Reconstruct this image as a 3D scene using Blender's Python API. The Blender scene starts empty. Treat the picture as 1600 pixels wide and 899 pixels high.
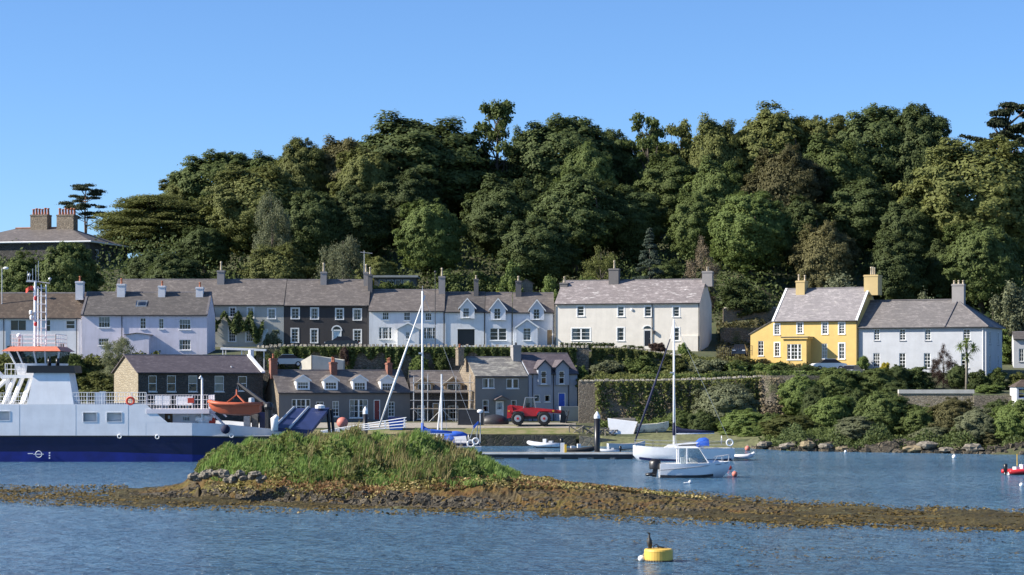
import bpy, math, random
import numpy as np
from mathutils import Vector, Matrix
R = math.radians
sc = bpy.context.scene
col = sc.collection
# ------------------------------------------------------------------ camera
F, CX, HY, H = 3375.0, 800.0, 590.0, 7.5      # focal length and horizon in photo pixels, eye height in metres
cam = bpy.data.cameras.new('camera'); cam_o = bpy.data.objects.new('camera', cam); col.objects.link(cam_o)
cam.sensor_width = 36; cam.lens = F / 1600 * 36
cam_o.location = (0, 0, H); cam_o.rotation_euler = (R(90), 0, 0)
cam.shift_y = (HY - 449.5) / 1600
cam.clip_start = 1; cam.clip_end = 20000
sc.camera = cam_o
# ------------------------------------------------------------------ sky, sun, exposure
SUN_EL, SUN_BACK = 33, -8                       # elevation; from the left, degrees behind the picture plane (negative: in front)
sd = Vector((-math.cos(R(SUN_BACK)) * math.cos(R(SUN_EL)), math.sin(R(SUN_BACK)) * math.cos(R(SUN_EL)), math.sin(R(SUN_EL))))
w = bpy.data.worlds.new('World'); sc.world = w; w.use_nodes = True
nt = w.node_tree; nt.nodes.clear()
sky = nt.nodes.new('ShaderNodeTexSky'); sky.sky_type = 'NISHITA'; sky.sun_disc = False
sky.sun_elevation = R(SUN_EL); sky.sun_rotation = math.atan2(sd.x, sd.y)
sky.altitude = 1800; sky.air_density = 1.0; sky.dust_density = 1.1; sky.ozone_density = 8.5
bg = nt.nodes.new('ShaderNodeBackground'); bg.inputs[1].default_value = 0.1
wo = nt.nodes.new('ShaderNodeOutputWorld')
nt.links.new(sky.outputs[0], bg.inputs[0]); nt.links.new(bg.outputs[0], wo.inputs[0])
sun = bpy.data.lights.new('sun', 'SUN'); sun.energy = 5.0; sun.angle = R(0.5); sun.color = (1, 0.93, 0.82)
sun_o = bpy.data.objects.new('sun', sun); col.objects.link(sun_o)
sun_o.rotation_euler = (-sd).to_track_quat('-Z', 'Y').to_euler(); sun_o.location = (-200, 250, 150)
sc.view_settings.view_transform = 'Standard'; sc.view_settings.look = 'None'
sc.view_settings.gamma = 1; sc.view_settings.use_curve_mapping = False
sc.view_settings.exposure = 0.88
sc.render.engine = 'CYCLES'
sc.cycles.max_bounces = 6; sc.cycles.transparent_max_bounces = 8
random.seed(7); RNG = np.random.default_rng(7)

# ------------------------------------------------------------------ helpers
def P(px, py, Y):
    return Vector(((px - CX) * Y / F, Y, H + (HY - py) * Y / F))
def WY(py):                                     # distance of a water-level point seen at row py
    return H * F / (py - HY)
def tag(o, label=None, cat=None, group=None, kind=None):
    if label: o['label'] = label
    if cat: o['category'] = cat
    if group: o['group'] = group
    if kind: o['kind'] = kind
    return o
def empty(name, loc=(0, 0, 0), rz=0):
    o = bpy.data.objects.new(name, None); col.objects.link(o)
    o.location = loc; o.rotation_euler = (0, 0, rz); o.empty_display_size = 0.2
    return o
def thing(name, label, cat, loc=(0, 0, 0), rz=0, group=None):
    return tag(empty(name, loc, rz), label, cat, group)
def link(name, me, mats, parent=None, loc=None, rot=None, scale=None):
    o = bpy.data.objects.new(name, me); col.objects.link(o)
    if parent: o.parent = parent
    if loc is not None: o.location = loc
    if rot is not None: o.rotation_euler = rot
    if scale is not None: o.scale = scale
    if mats is not None:
        if not isinstance(mats, (list, tuple)): mats = [mats]
        if not me.materials:
            for m in mats: me.materials.append(m)
    return o

class MB:
    """collects polygons and links them as one mesh"""
    def __init__(s): s.v = []; s.f = []; s.m = []; s.mi = 0
    def poly(s, pts):
        b = len(s.v); s.v += [tuple(p) for p in pts]; s.f.append(tuple(range(b, b + len(pts)))); s.m.append(s.mi); return s
    def mesh(s, verts, faces):
        b = len(s.v); s.v += [tuple(p) for p in verts]
        for f in faces: s.f.append(tuple(b + i for i in f)); s.m.append(s.mi)
        return s
    def box(s, x0, x1, y0, y1, z0, z1):
        return s.mesh([(x0,y0,z0),(x1,y0,z0),(x1,y1,z0),(x0,y1,z0),(x0,y0,z1),(x1,y0,z1),(x1,y1,z1),(x0,y1,z1)],
                      [(0,3,2,1),(4,5,6,7),(0,1,5,4),(1,2,6,5),(2,3,7,6),(3,0,4,7)])
    def hexa(s, a, b):                          # two quads, bottom and top rings in the same order
        return s.mesh(list(a) + list(b), [(3,2,1,0),(4,5,6,7),(0,1,5,4),(1,2,6,5),(2,3,7,6),(3,0,4,7)])
    def prism(s, prof, y0, y1):                 # profile [(x,z)...] counter-clockwise seen from -y, extruded along y
        n = len(prof); a = [(x, y0, z) for x, z in prof]; b = [(x, y1, z) for x, z in prof]
        return s.mesh(a + b, [tuple(range(n)), tuple(range(2*n-1, n-1, -1))] + [(i, i+n, (i+1) % n + n, (i+1) % n) for i in range(n)])
    def prismx(s, prof, x0, x1):                # profile [(y,z)...] extruded along x
        n = len(prof); a = [(x0, y, z) for y, z in prof]; b = [(x1, y, z) for y, z in prof]
        return s.mesh(a + b, [tuple(range(n-1, -1, -1)), tuple(range(n, 2*n))] + [((i+1) % n, (i+1) % n + n, i+n, i) for i in range(n)])
    def prismz(s, prof, z0, z1):
        n = len(prof); a = [(x, y, z0) for x, y in prof]; b = [(x, y, z1) for x, y in prof]
        return s.mesh(a + b, [tuple(range(n-1, -1, -1)), tuple(range(n, 2*n))] + [(i, (i+1) % n, (i+1) % n + n, i+n) for i in range(n)])
    def tube(s, pts, r, n=6, cap=True):
        pts = [Vector(p) for p in pts]; rs = r if isinstance(r, (list, tuple)) else [r] * len(pts)
        rings = []; up = None
        for i, p in enumerate(pts):
            d = (pts[min(i+1, len(pts)-1)] - pts[max(i-1, 0)])
            d = d.normalized() if d.length > 1e-9 else Vector((0, 0, 1))
            if up is None or abs(up.dot(d)) > 0.98: up = Vector((0, 0, 1)) if abs(d.z) < 0.9 else Vector((1, 0, 0))
            a = d.cross(up).normalized(); b = a.cross(d).normalized(); up = b
            rings.append([p + (a * math.cos(t) + b * math.sin(t)) * rs[i] for t in [2 * math.pi * k / n for k in range(n)]])
        return s.loft(rings, True, cap)
    def loft(s, rings, closed=True, cap=False):
        n = len(rings[0]); vs = [q for r_ in rings for q in r_]; fs = []
        for i in range(len(rings) - 1):
            for k in range(n if closed else n - 1):
                k2 = (k + 1) % n
                fs.append((i*n+k, i*n+k2, (i+1)*n+k2, (i+1)*n+k))
        if cap: fs.append(tuple(range(n-1, -1, -1))); fs.append(tuple((len(rings)-1)*n + k for k in range(n)))
        return s.mesh(vs, fs)
    def lathe(s, c, prof, n=12):                # profile [(r,z)...] about a vertical axis through c
        c = Vector(c)
        return s.loft([[c + Vector((r * math.cos(2*math.pi*k/n), r * math.sin(2*math.pi*k/n), z)) for k in range(n)] for r, z in prof], True, True)
    def ball(s, c, r, n=10, m=7, sq=(1, 1, 1)):
        c = Vector(c); rings = []
        for i in range(m):
            t = -math.pi/2 + math.pi * (i + 0.02) / (m - 1 + 0.04)
            rings.append([c + Vector((r*sq[0]*math.cos(t)*math.cos(2*math.pi*k/n), r*sq[1]*math.cos(t)*math.sin(2*math.pi*k/n), r*sq[2]*math.sin(t))) for k in range(n)])
        return s.loft(rings, True, True)
    def ring(s, c, R_, r, axis='y', n=16, m=6):
        c = Vector(c); rings = []
        for i in range(n + 1):
            t = 2*math.pi*i/n
            d = Vector((math.cos(t), 0, math.sin(t))) if axis == 'y' else (Vector((0, math.cos(t), math.sin(t))) if axis == 'x' else Vector((math.cos(t), math.sin(t), 0)))
            u = Vector((0,1,0)) if axis == 'y' else (Vector((1,0,0)) if axis == 'x' else Vector((0,0,1)))
            rings.append([c + d*R_ + (d*math.cos(2*math.pi*k/m) + u*math.sin(2*math.pi*k/m))*r for k in range(m)])
        return s.loft(rings, True)
    def data(s, name, smooth=False):
        me = bpy.data.meshes.new(name); me.from_pydata(s.v, [], s.f)
        if any(s.m): me.polygons.foreach_set('material_index', s.m)
        if smooth: me.polygons.foreach_set('use_smooth', [True] * len(s.f))
        if len(s.f) < 20000:                    # planar UVs in metres: u level, v up the slope
            uv = me.uv_layers.new(name='UVMap').data
            for p in me.polygons:
                n = p.normal
                if abs(n.z) > 0.999: u = Vector((1, 0, 0))
                else: u = Vector((-n.y, n.x, 0)).normalized()
                v = n.cross(u)
                for li in p.loop_indices:
                    q = me.vertices[me.loops[li].vertex_index].co
                    uv[li].uv = (q.dot(u), q.dot(v))
        me.update(); return me
    def build(s, name, mats, parent=None, smooth=False, loc=None, rot=None):
        return link(name, s.data(name, smooth), mats, parent, loc, rot)

# ------------------------------------------------------------------ materials
MATS = {}
def newmat(name):
    m = bpy.data.materials.new(name); m.use_nodes = True
    n = m.node_tree.nodes; l = m.node_tree.links
    b = n['Principled BSDF']; MATS[name] = m
    return m, n, l, b
def mixc(n, l, fac, a, b, mode='MIX'):
    x = n.new('ShaderNodeMix'); x.data_type = 'RGBA'; x.blend_type = mode
    for s_, v in ((0, fac), (6, a), (7, b)):
        if hasattr(v, 'is_linked') or hasattr(v, 'links'): l.new(v, x.inputs[s_])
        elif isinstance(v, (int, float)): x.inputs[s_].default_value = v
        else: x.inputs[s_].default_value = (*v[:3], 1)
    return x.outputs[2]
def noise(n, l, vec, scale, detail=4, rough=0.6, mapscale=None, out=0):
    t = n.new('ShaderNodeTexNoise'); t.inputs['Scale'].default_value = scale; t.inputs['Detail'].default_value = detail; t.inputs['Roughness'].default_value = rough
    if mapscale:
        mp = n.new('ShaderNodeMapping'); mp.inputs['Scale'].default_value = mapscale; mp.inputs['Location'].default_value = (137.3, 71.7, 3.1); l.new(vec, mp.inputs[0]); vec = mp.outputs[0]
    l.new(vec, t.inputs['Vector']); return t.outputs[out]
def ramp(n, l, v, a, b):
    r_ = n.new('ShaderNodeMapRange'); r_.inputs[1].default_value = a; r_.inputs[2].default_value = b; l.new(v, r_.inputs[0]); return r_.outputs[0]
def bumpn(n, l, b, h, strength, dist, prev=None):
    x = n.new('ShaderNodeBump'); x.inputs['Strength'].default_value = strength; x.inputs['Distance'].default_value = dist
    l.new(h, x.inputs['Height'])
    if prev is not None: l.new(prev, x.inputs['Normal'])
    l.new(x.outputs[0], b.inputs['Normal']); return x.outputs[0]
def coords(n, which='Object'):
    return n.new('ShaderNodeTexCoord').outputs[which]
def mul(c, k): return tuple(min(1, x * k) for x in c)

def plain(name, c, rough=0.5, var=0.15, scale=2.0, metal=0.0, bump=0.0, spec=0.5):
    m, n, l, b = newmat(name); co = coords(n)
    f = ramp(n, l, noise(n, l, co, scale), 0.3, 0.7)
    l.new(mixc(n, l, f, mul(c, 1 - var), mul(c, 1 + var)), b.inputs['Base Color'])
    b.inputs['Roughness'].default_value = rough; b.inputs['Metallic'].default_value = metal
    b.inputs['Specular IOR Level'].default_value = spec
    if bump: bumpn(n, l, b, noise(n, l, co, scale * 6), bump, 0.02)
    return m
def render_wall(name, c, dirt=(0.25, 0.23, 0.2), amt=0.5, bump=0.12):
    """painted or rendered wall: blotches, rain streaks, fine grain"""
    m, n, l, b = newmat(name); co = coords(n)
    f1 = ramp(n, l, noise(n, l, co, 0.7, 5), 0.35, 0.75)
    f2 = ramp(n, l, noise(n, l, co, 1.0, 4, 0.65, (2.6, 2.6, 0.22)), 0.5, 0.8)
    x = mixc(n, l, f1, mul(c, 0.9), mul(c, 1.06))
    ml = n.new('ShaderNodeMath'); ml.operation = 'MULTIPLY'; l.new(f2, ml.inputs[0]); ml.inputs[1].default_value = amt
    x = mixc(n, l, ml.outputs[0], x, mul(c, 0.55) if dirt is None else tuple(0.5*a+0.5*d for a, d in zip(c, dirt)))
    l.new(x, b.inputs['Base Color']); b.inputs['Roughness'].default_value = 0.85
    bumpn(n, l, b, noise(n, l, co, 14, 4), bump, 0.02)
    return m
def stone(name, c1, c2, mortar, sx=2.2, sy=3.6, bump=0.9, moss=None):
    """random rubble: cells of different stones with recessed joints"""
    m, n, l, b = newmat(name); uv = coords(n, 'UV'); co = coords(n)
    wob = noise(n, l, uv, 3.0, 3, out=1)
    mp = n.new('ShaderNodeMapping'); mp.inputs['Scale'].default_value = (sx, sy, 1); l.new(uv, mp.inputs[0])
    va = n.new('ShaderNodeVectorMath'); va.operation = 'MULTIPLY_ADD'; l.new(wob, va.inputs[0]); va.inputs[1].default_value = (0.35, 0.35, 0); l.new(mp.outputs[0], va.inputs[2])
    vo = n.new('ShaderNodeTexVoronoi'); vo.voronoi_dimensions = '2D'; vo.inputs['Scale'].default_value = 1; l.new(va.outputs[0], vo.inputs['Vector'])
    ve = n.new('ShaderNodeTexVoronoi'); ve.voronoi_dimensions = '2D'; ve.feature = 'DISTANCE_TO_EDGE'; ve.inputs['Scale'].default_value = 1; l.new(va.outputs[0], ve.inputs['Vector'])
    sep = n.new('ShaderNodeSeparateColor'); l.new(vo.outputs['Color'], sep.inputs[0])
    cc = mixc(n, l, sep.outputs[0], c1, c2)
    cc = mixc(n, l, ramp(n, l, noise(n, l, co, 5), 0.3, 0.75), mul(c1, 0.7), cc)
    e = ramp(n, l, ve.outputs['Distance'], 0.02, 0.12)
    cc = mixc(n, l, e, mortar, cc)
    if moss: cc = mixc(n, l, ramp(n, l, noise(n, l, co, 0.45, 5), 0.5, 0.66), cc, moss)
    l.new(cc, b.inputs['Base Color']); b.inputs['Roughness'].default_value = 0.9
    bumpn(n, l, b, e, bump, 0.06, bumpn(n, l, b, noise(n, l, co, 8, 5), 0.4, 0.03))
    return m
def slate(name, c1, c2, lichen=(0.35, 0.33, 0.29), amt=0.5, w_=0.42, h_=0.26, patch=0.56):
    """courses of slates, each its own tone, with pale lichen in patches"""
    m, n, l, b = newmat(name); uv = coords(n, 'UV')
    br = n.new('ShaderNodeTexBrick'); br.offset = 0.5; br.inputs['Scale'].default_value = 1
    br.inputs['Brick Width'].default_value = w_; br.inputs['Row Height'].default_value = h_
    br.inputs['Mortar Size'].default_value = 0.014; br.inputs['Mortar Smooth'].default_value = 0.2
    br.inputs['Color1'].default_value = (*mul(c1, 0.72), 1); br.inputs['Color2'].default_value = (*mul(c2, 1.2), 1); br.inputs['Mortar'].default_value = (*mul(c1, 0.4), 1); br.inputs['Bias'].default_value = 0
    l.new(uv, br.inputs['Vector'])
    big = ramp(n, l, noise(n, l, uv, 0.5, 6, 0.7), 0.3, 0.75)
    c = mixc(n, l, big, mul(c1, 0.6), br.outputs[0])
    c = mixc(n, l, ramp(n, l, noise(n, l, uv, 2.2, 6, 0.8, (0.6, 1.3, 1)), 0.36, 0.62), mul(c1, 0.5), c)
    li = ramp(n, l, noise(n, l, uv, 1.3, 6, 0.75, (0.6, 1.4, 1)), patch, patch + 0.16)
    k = n.new('ShaderNodeMath'); k.operation = 'MULTIPLY'; l.new(li, k.inputs[0]); k.inputs[1].default_value = min(1, amt*1.3)
    c = mixc(n, l, k.outputs[0], c, lichen)
    l.new(c, b.inputs['Base Color']); b.inputs['Roughness'].default_value = 0.62
    wv = n.new('ShaderNodeTexWave'); wv.wave_type = 'BANDS'; wv.bands_direction = 'Y'; wv.wave_profile = 'SAW'
    wv.inputs['Scale'].default_value = 1 / h_ / 3.1831 * 0.5 * 2 / 2; l.new(uv, wv.inputs['Vector'])
    n1 = bumpn(n, l, b, noise(n, l, uv, 3.0, 5), 0.5, 0.05)
    bumpn(n, l, b, br.outputs['Fac'], -0.6, 0.03, n1)
    return m
def leafmat(name, c1, c2, trans=0.36, rough=0.7):
    m, n, l, b = newmat(name); co = coords(n)
    oi = n.new('ShaderNodeObjectInfo'); ge = n.new('ShaderNodeNewGeometry')
    f = ramp(n, l, noise(n, l, co, 0.35, 3), 0.35, 0.65)
    x = mixc(n, l, f, c1, c2)
    x = mixc(n, l, ge.outputs['Random Per Island'], mul(x, 1) if False else x, mixc(n, l, 0.5, c2, mul(c2, 1.5)))
    hs = n.new('ShaderNodeHueSaturation'); l.new(x, hs.inputs['Color'])
    hs.inputs['Hue'].default_value = 0.5
    v = n.new('ShaderNodeMapRange'); v.inputs[3].default_value = 0.8; v.inputs[4].default_value = 1.2; l.new(oi.outputs['Random'], v.inputs[0]); l.new(v.outputs[0], hs.inputs['Value'])
    b.inputs['Roughness'].default_value = rough; b.inputs['Specular IOR Level'].default_value = 0.25
    l.new(hs.outputs[0], b.inputs['Base Color'])
    tr = n.new('ShaderNodeBsdfTranslucent'); l.new(hs.outputs[0], tr.inputs[0])
    mx = n.new('ShaderNodeMixShader'); mx.inputs[0].default_value = trans
    l.new(b.outputs[0], mx.inputs[1]); l.new(tr.outputs[0], mx.inputs[2]); l.new(mx.outputs[0], n['Material Output'].inputs[0])
    return m
def glass(name, tint=(0.75, 0.8, 0.82), ior=1.6):
    m, n, l, b = newmat(name); n.remove(b)
    t = n.new('ShaderNodeBsdfTransparent'); t.inputs[0].default_value = (*tint, 1)
    g = n.new('ShaderNodeBsdfGlossy'); g.inputs['Roughness'].default_value = 0.03
    fr = n.new('ShaderNodeFresnel'); fr.inputs[0].default_value = ior
    nz = noise(n, l, coords(n), 0.8, 2); bp = n.new('ShaderNodeBump'); bp.inputs['Strength'].default_value = 0.12; bp.inputs['Distance'].default_value = 0.1
    l.new(nz, bp.inputs['Height']); l.new(bp.outputs[0], g.inputs['Normal'])
    mx = n.new('ShaderNodeMixShader'); l.new(fr.outputs[0], mx.inputs[0]); l.new(t.outputs[0], mx.inputs[1]); l.new(g.outputs[0], mx.inputs[2])
    l.new(mx.outputs[0], n['Material Output'].inputs[0]); return m

M = MATS
plain('white_paint', (0.8, 0.8, 0.79), 0.45, 0.05)
plain('window_white', (0.82, 0.82, 0.8), 0.4, 0.04)
plain('dark_metal', (0.03, 0.03, 0.035), 0.5, 0.2)
plain('black_paint', (0.012, 0.012, 0.014), 0.35, 0.2)
plain('grey_metal', (0.35, 0.36, 0.38), 0.4, 0.1, metal=0.6)
plain('galvanised', (0.5, 0.51, 0.52), 0.45, 0.1, metal=0.5)
plain('blind', (0.55, 0.53, 0.48), 0.9, 0.1)
plain('terracotta', (0.36, 0.13, 0.07), 0.85, 0.2)
plain('buff_pot', (0.5, 0.42, 0.3), 0.85, 0.2)
plain('ridge_tile', (0.13, 0.12, 0.125), 0.8, 0.25)
plain('ridge_red', (0.3, 0.14, 0.08), 0.85, 0.25)
plain('room_shade', (0.06, 0.055, 0.05), 0.95, 0.2)  # near-black, stands in for the shade inside rooms
plain('rubber', (0.015, 0.015, 0.016), 0.75, 0.2)
plain('rope', (0.4, 0.36, 0.28), 0.9, 0.2)
plain('bark', (0.09, 0.075, 0.06), 0.95, 0.3, 3.0, bump=0.6)
plain('pine_bark', (0.14, 0.09, 0.06), 0.95, 0.3, 3.0, bump=0.6)
plain('wood_grey', (0.2, 0.18, 0.15), 0.9, 0.3, 4.0, bump=0.4)
plain('wood_brown', (0.17, 0.1, 0.055), 0.85, 0.3, 4.0)
glass('window_glass')
glass('boat_glass', (0.35, 0.42, 0.45))
# ------------------------------------------------------------------ terrain
TP = {
 -1400: [(150,-4),(226,-3.5),(236.2,-2),(236.9,1.25),(243,2.1),(262,2.6),(264,5),(268,9.0),(274,9.7),(284,11.2),(300,14),(318,19),(330,23),(345,24),(420,26),(700,20)],
 180:  [(150,-4),(226,-3.5),(236.2,-2),(236.9,1.25),(243,2.1),(262,2.6),(264,5),(268,9.2),(274,9.9),(284,11.3),(300,14),(318,20),(330,24.4),(345,26),(420,29),(700,20)],
 420:  [(150,-4),(226,-3.5),(236.2,-2),(236.9,1.25),(243,2.1),(263.4,2.6),(264.3,10.6),(268,10.9),(274,11.1),(290,11.8),(303,15),(318,21),(345,29),(395,34),(450,35),(700,20)],
 905:  [(150,-4),(226,-3.5),(236.2,-2),(236.9,1.25),(243,2.1),(263.4,2.6),(264.3,10.6),(268,10.9),(274,11.1),(290,11.8),(303,15),(318,21),(345,29),(395,36),(450,37),(700,20)],
 930:  [(150,-4),(226,-3.0),(234,-0.6),(238,1.2),(248.7,2.3),(249.6,6.9),(262.4,7.7),(264.2,10.6),(270,10.8),(276,11.0),(290,11.8),(303,15),(318,21),(345,29),(395,36),(450,37),(700,20)],
 1185: [(150,-4),(220,-3.0),(228,-0.6),(233,1.0),(248.6,2.0),(249.6,6.9),(258,7.7),(266,8.6),(276,10.4),(284,11.6),(292,15.2),(303,18.5),(318,23),(345,30),(395,36),(450,37),(700,20)],
 1250: [(150,-4),(214,-3.0),(219.5,-0.6),(221,0.9),(226,1.3),(243,2.2),(247.5,3.2),(249.4,7.4),(253,8.2),(258,8.5),(275,8.8),(290,10.5),(303,15),(318,21),(345,31),(395,38),(450,38),(700,20)],
 1395: [(150,-4),(210,-3.0),(215,-0.6),(216.5,0.9),(222,1.3),(238,2.4),(241,4.6),(243,5.7),(255,6.3),(259,8.1),(275,8.6),(290,10.5),(303,15),(318,21),(345,31),(395,37),(450,37),(700,20)],
 1600: [(150,-4),(204,-3.0),(209,-0.6),(210.5,0.9),(216,1.3),(236,2.4),(239,4.6),(242,5.7),(255,6.3),(259,8.0),(275,8.6),(290,10.5),(303,15),(318,21),(345,31),(395,36),(450,36),(700,20)],
 3000: [(150,-4),(204,-3.0),(209,-0.6),(210.5,0.9),(216,1.3),(237,2.6),(241,4.6),(243,5.4),(251,7.0),(253,7.8),(258,8.2),(275,8.6),(290,10.5),(303,15),(318,21),(345,31),(395,36),(450,36),(700,20)],
}
TK = sorted(TP)
def ground(X, Y):
    px = X * F / Y + CX
    px = min(max(px, TK[0]), TK[-1] - 0.01)
    for a, b in zip(TK, TK[1:]):
        if a <= px < b:
            t = (px - a) / (b - a)
            za = np.interp(Y, [q[0] for q in TP[a]], [q[1] for q in TP[a]]); zb = np.interp(Y, [q[0] for q in TP[b]], [q[1] for q in TP[b]])
            return float(za * (1 - t) + zb * t)
def groundp(px, Y): return ground((px - CX) * Y / F, Y)

m, n, l, b = newmat('earth'); co = coords(n)
c = mixc(n, l, ramp(n, l, noise(n, l, co, 0.25, 5), 0.35, 0.65), (0.05, 0.06, 0.025), (0.09, 0.08, 0.045))
c = mixc(n, l, ramp(n, l, noise(n, l, co, 1.7, 5), 0.4, 0.7), c, (0.06, 0.085, 0.025))
l.new(c, b.inputs['Base Color']); b.inputs['Roughness'].default_value = 0.95
bumpn(n, l, b, noise(n, l, co, 1.2, 6), 0.8, 0.2)
ys = sorted(set(list(np.linspace(150, 700, 60)) + [q[0] for k in TP for q in TP[k]]))
pxs = sorted(set(list(np.linspace(-1400, 3000, 90)) + TK))
mb = MB(); vs = []
for Y in ys:
    for px in pxs:
        X = (px - CX) * Y / F; z = ground(X, Y)
        if Y > 292: z += 0.8 * math.sin(X * 0.11) * math.sin(Y * 0.07)
        vs.append((X, Y, z))
nx = len(pxs)
mb.mesh(vs, [(j*nx+i, j*nx+i+1, (j+1)*nx+i+1, (j+1)*nx+i) for j in range(len(ys)-1) for i in range(nx-1)])
tag(mb.build('hillside_ground', M['earth'], smooth=False), kind='structure')

# grass strip and track on the quay
m, n, l, b = newmat('quay_grass'); co = coords(n)
c = mixc(n, l, ramp(n, l, noise(n, l, co, 0.8, 5), 0.4, 0.62), (0.13, 0.15, 0.035), (0.24, 0.2, 0.1))
l.new(c, b.inputs['Base Color']); b.inputs['Roughness'].default_value = 0.95; bumpn(n, l, b, noise(n, l, co, 9, 4), 0.9, 0.06)
def sheet(name, pts, mat, dz=0.03, step=6):
    """a thin strip that follows the ground between a near and a far line of (px, Y)"""
    mb = MB(); rows = []
    for (p0, Y0), (p1, Y1) in pts:
        rows.append([(lambda X, Y: (X, Y, ground(X, Y) + dz))((p0 + (p1-p0)*t - CX) * (Y0+(Y1-Y0)*t) / F, Y0+(Y1-Y0)*t) for t in [k/step for k in range(step+1)]])
    return mb.loft(rows, False).build(name, mat)
tag(sheet('quay_grass', [((p, 236.95), (p, 246 if p > 720 else 240)) for p in range(400, 921, 20)], M['quay_grass'], 0.03), kind='structure')
plain('quay_gravel', (0.3, 0.27, 0.22), 0.95, 0.25, 3.0, bump=0.5)
tag(sheet('quay_track', [((p, 241), (p, 249)) for p in range(380, 905, 20)], M['quay_gravel'], 0.05), kind='structure')
plain('road_tar', (0.09, 0.088, 0.085), 0.9, 0.2, 2.0)
tag(sheet('upper_road', [((p, 266.2), (p, 275)) for p in range(430, 1000, 30)], M['road_tar'], 0.04), kind='structure')
plain('foreshore_gravel', (0.125, 0.13, 0.058), 0.95, 0.35, 2.0, bump=0.8)
tag(sheet('foreshore', [((p, 232 - (p-920)*0.022), (p, 244 - (p-920)*0.015)) for p in range(925, 1200, 15)], M['foreshore_gravel'], 0.05), kind='structure')

# ------------------------------------------------------------------ water
m, n, l, b = newmat('sea_water'); co = coords(n)
big = noise(n, l, co, 0.045, 3, 0.5, (0.5, 1.6, 1))
c = mixc(n, l, ramp(n, l, big, 0.35, 0.65), (0.06, 0.145, 0.245), (0.1, 0.21, 0.325))
l.new(c, b.inputs['Base Color']); b.inputs['Roughness'].default_value = 0.16; b.inputs['IOR'].default_value = 1.33
n1 = bumpn(n, l, b, noise(n, l, co, 1.0, 5, 0.62, (0.55, 1.0, 1)), 1.0, 1.5)
n2 = bumpn(n, l, b, noise(n, l, co, 4.0, 4, 0.6, (0.5, 1.0, 1)), 1.0, 0.22, n1)
mb = MB()
gx = [-6000, -3000, -1200, -600, -300] + list(range(-217, 220, 15)) + [300, 600, 1200, 3000, 6000]; gy = list(range(-60, 300, 15)) + [400, 700, 1500, 3000, 6000]
mb.loft([[(x + 517.3, y + 533.7, 0) for x in gx] for y in gy], False)
tag(mb.build('sea_water', M['sea_water'], loc=(-517.3, -533.7, 0)), kind='structure')
plain('seabed', (0.05, 0.05, 0.04), 0.95)
tag(MB().poly([(-6000, -60, -4.5), (6000, -60, -4.5), (6000, 6000, -4.5), (-6000, 6000, -4.5)]).build('sea_bed', M['seabed']), kind='structure')
# ------------------------------------------------------------------ house kit
class Fac:
    """a house front: a vertical plane through (px0, Y), turned by rot degrees to face left; local x along it, y back, z up"""
    def __init__(s, px0, Y, rot, py_base):
        s.c, s.s = math.cos(R(rot)), math.sin(R(rot)); s.rot = rot
        o = P(px0, py_base, Y); s.o = o; s.root = None
    def x(s, px, d=0):
        u = (px - CX) / F
        return (u * (s.o.y + d * s.c) - s.o.x - d * s.s) / (s.c + u * s.s)
    def z(s, py, px, d=0):
        Yl = s.o.y - s.x(px, d) * s.s + d * s.c
        return H + (HY - py) * Yl / F - s.o.z
    def q(s, px, py, d=0): return s.x(px, d), s.z(py, px, d)
    def make(s, name, label, cat, group=None):
        s.root = thing(name, label, cat, s.o, R(-s.rot), group); return s.root

def wall_face(mb, o, u, v, nrm, w, h, ops, rev=0.16, x_lo=0.0):
    """rectangle w by h with openings (x0,z0,x1,z1); o corner, u along, v up, nrm outward; reveals go inward"""
    o, u, v, nrm = Vector(o), Vector(u), Vector(v), Vector(nrm)
    xs = sorted({x_lo, w, *[a for q in ops for a in (q[0], q[2])]}); zs = sorted({0.0, h, *[a for q in ops for a in (q[1], q[3])]})
    pt = lambda a, b_, d=0: o + u * a + v * b_ - nrm * d
    for i in range(len(xs) - 1):
        for j in range(len(zs) - 1):
            cx_, cz = (xs[i] + xs[i+1]) / 2, (zs[j] + zs[j+1]) / 2
            if any(q[0] < cx_ < q[2] and q[1] < cz < q[3] for q in ops): continue
            mb.poly([pt(xs[i], zs[j]), pt(xs[i+1], zs[j]), pt(xs[i+1], zs[j+1]), pt(xs[i], zs[j+1])])
    for a, b_, c_, d_ in [q[:4] for q in ops]:
        for p, q in (((a, b_), (a, d_)), ((a, d_), (c_, d_)), ((c_, d_), (c_, b_)), ((c_, b_), (a, b_))):
            mb.poly([pt(*p), pt(*q), pt(*q, rev), pt(*p, rev)])

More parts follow.
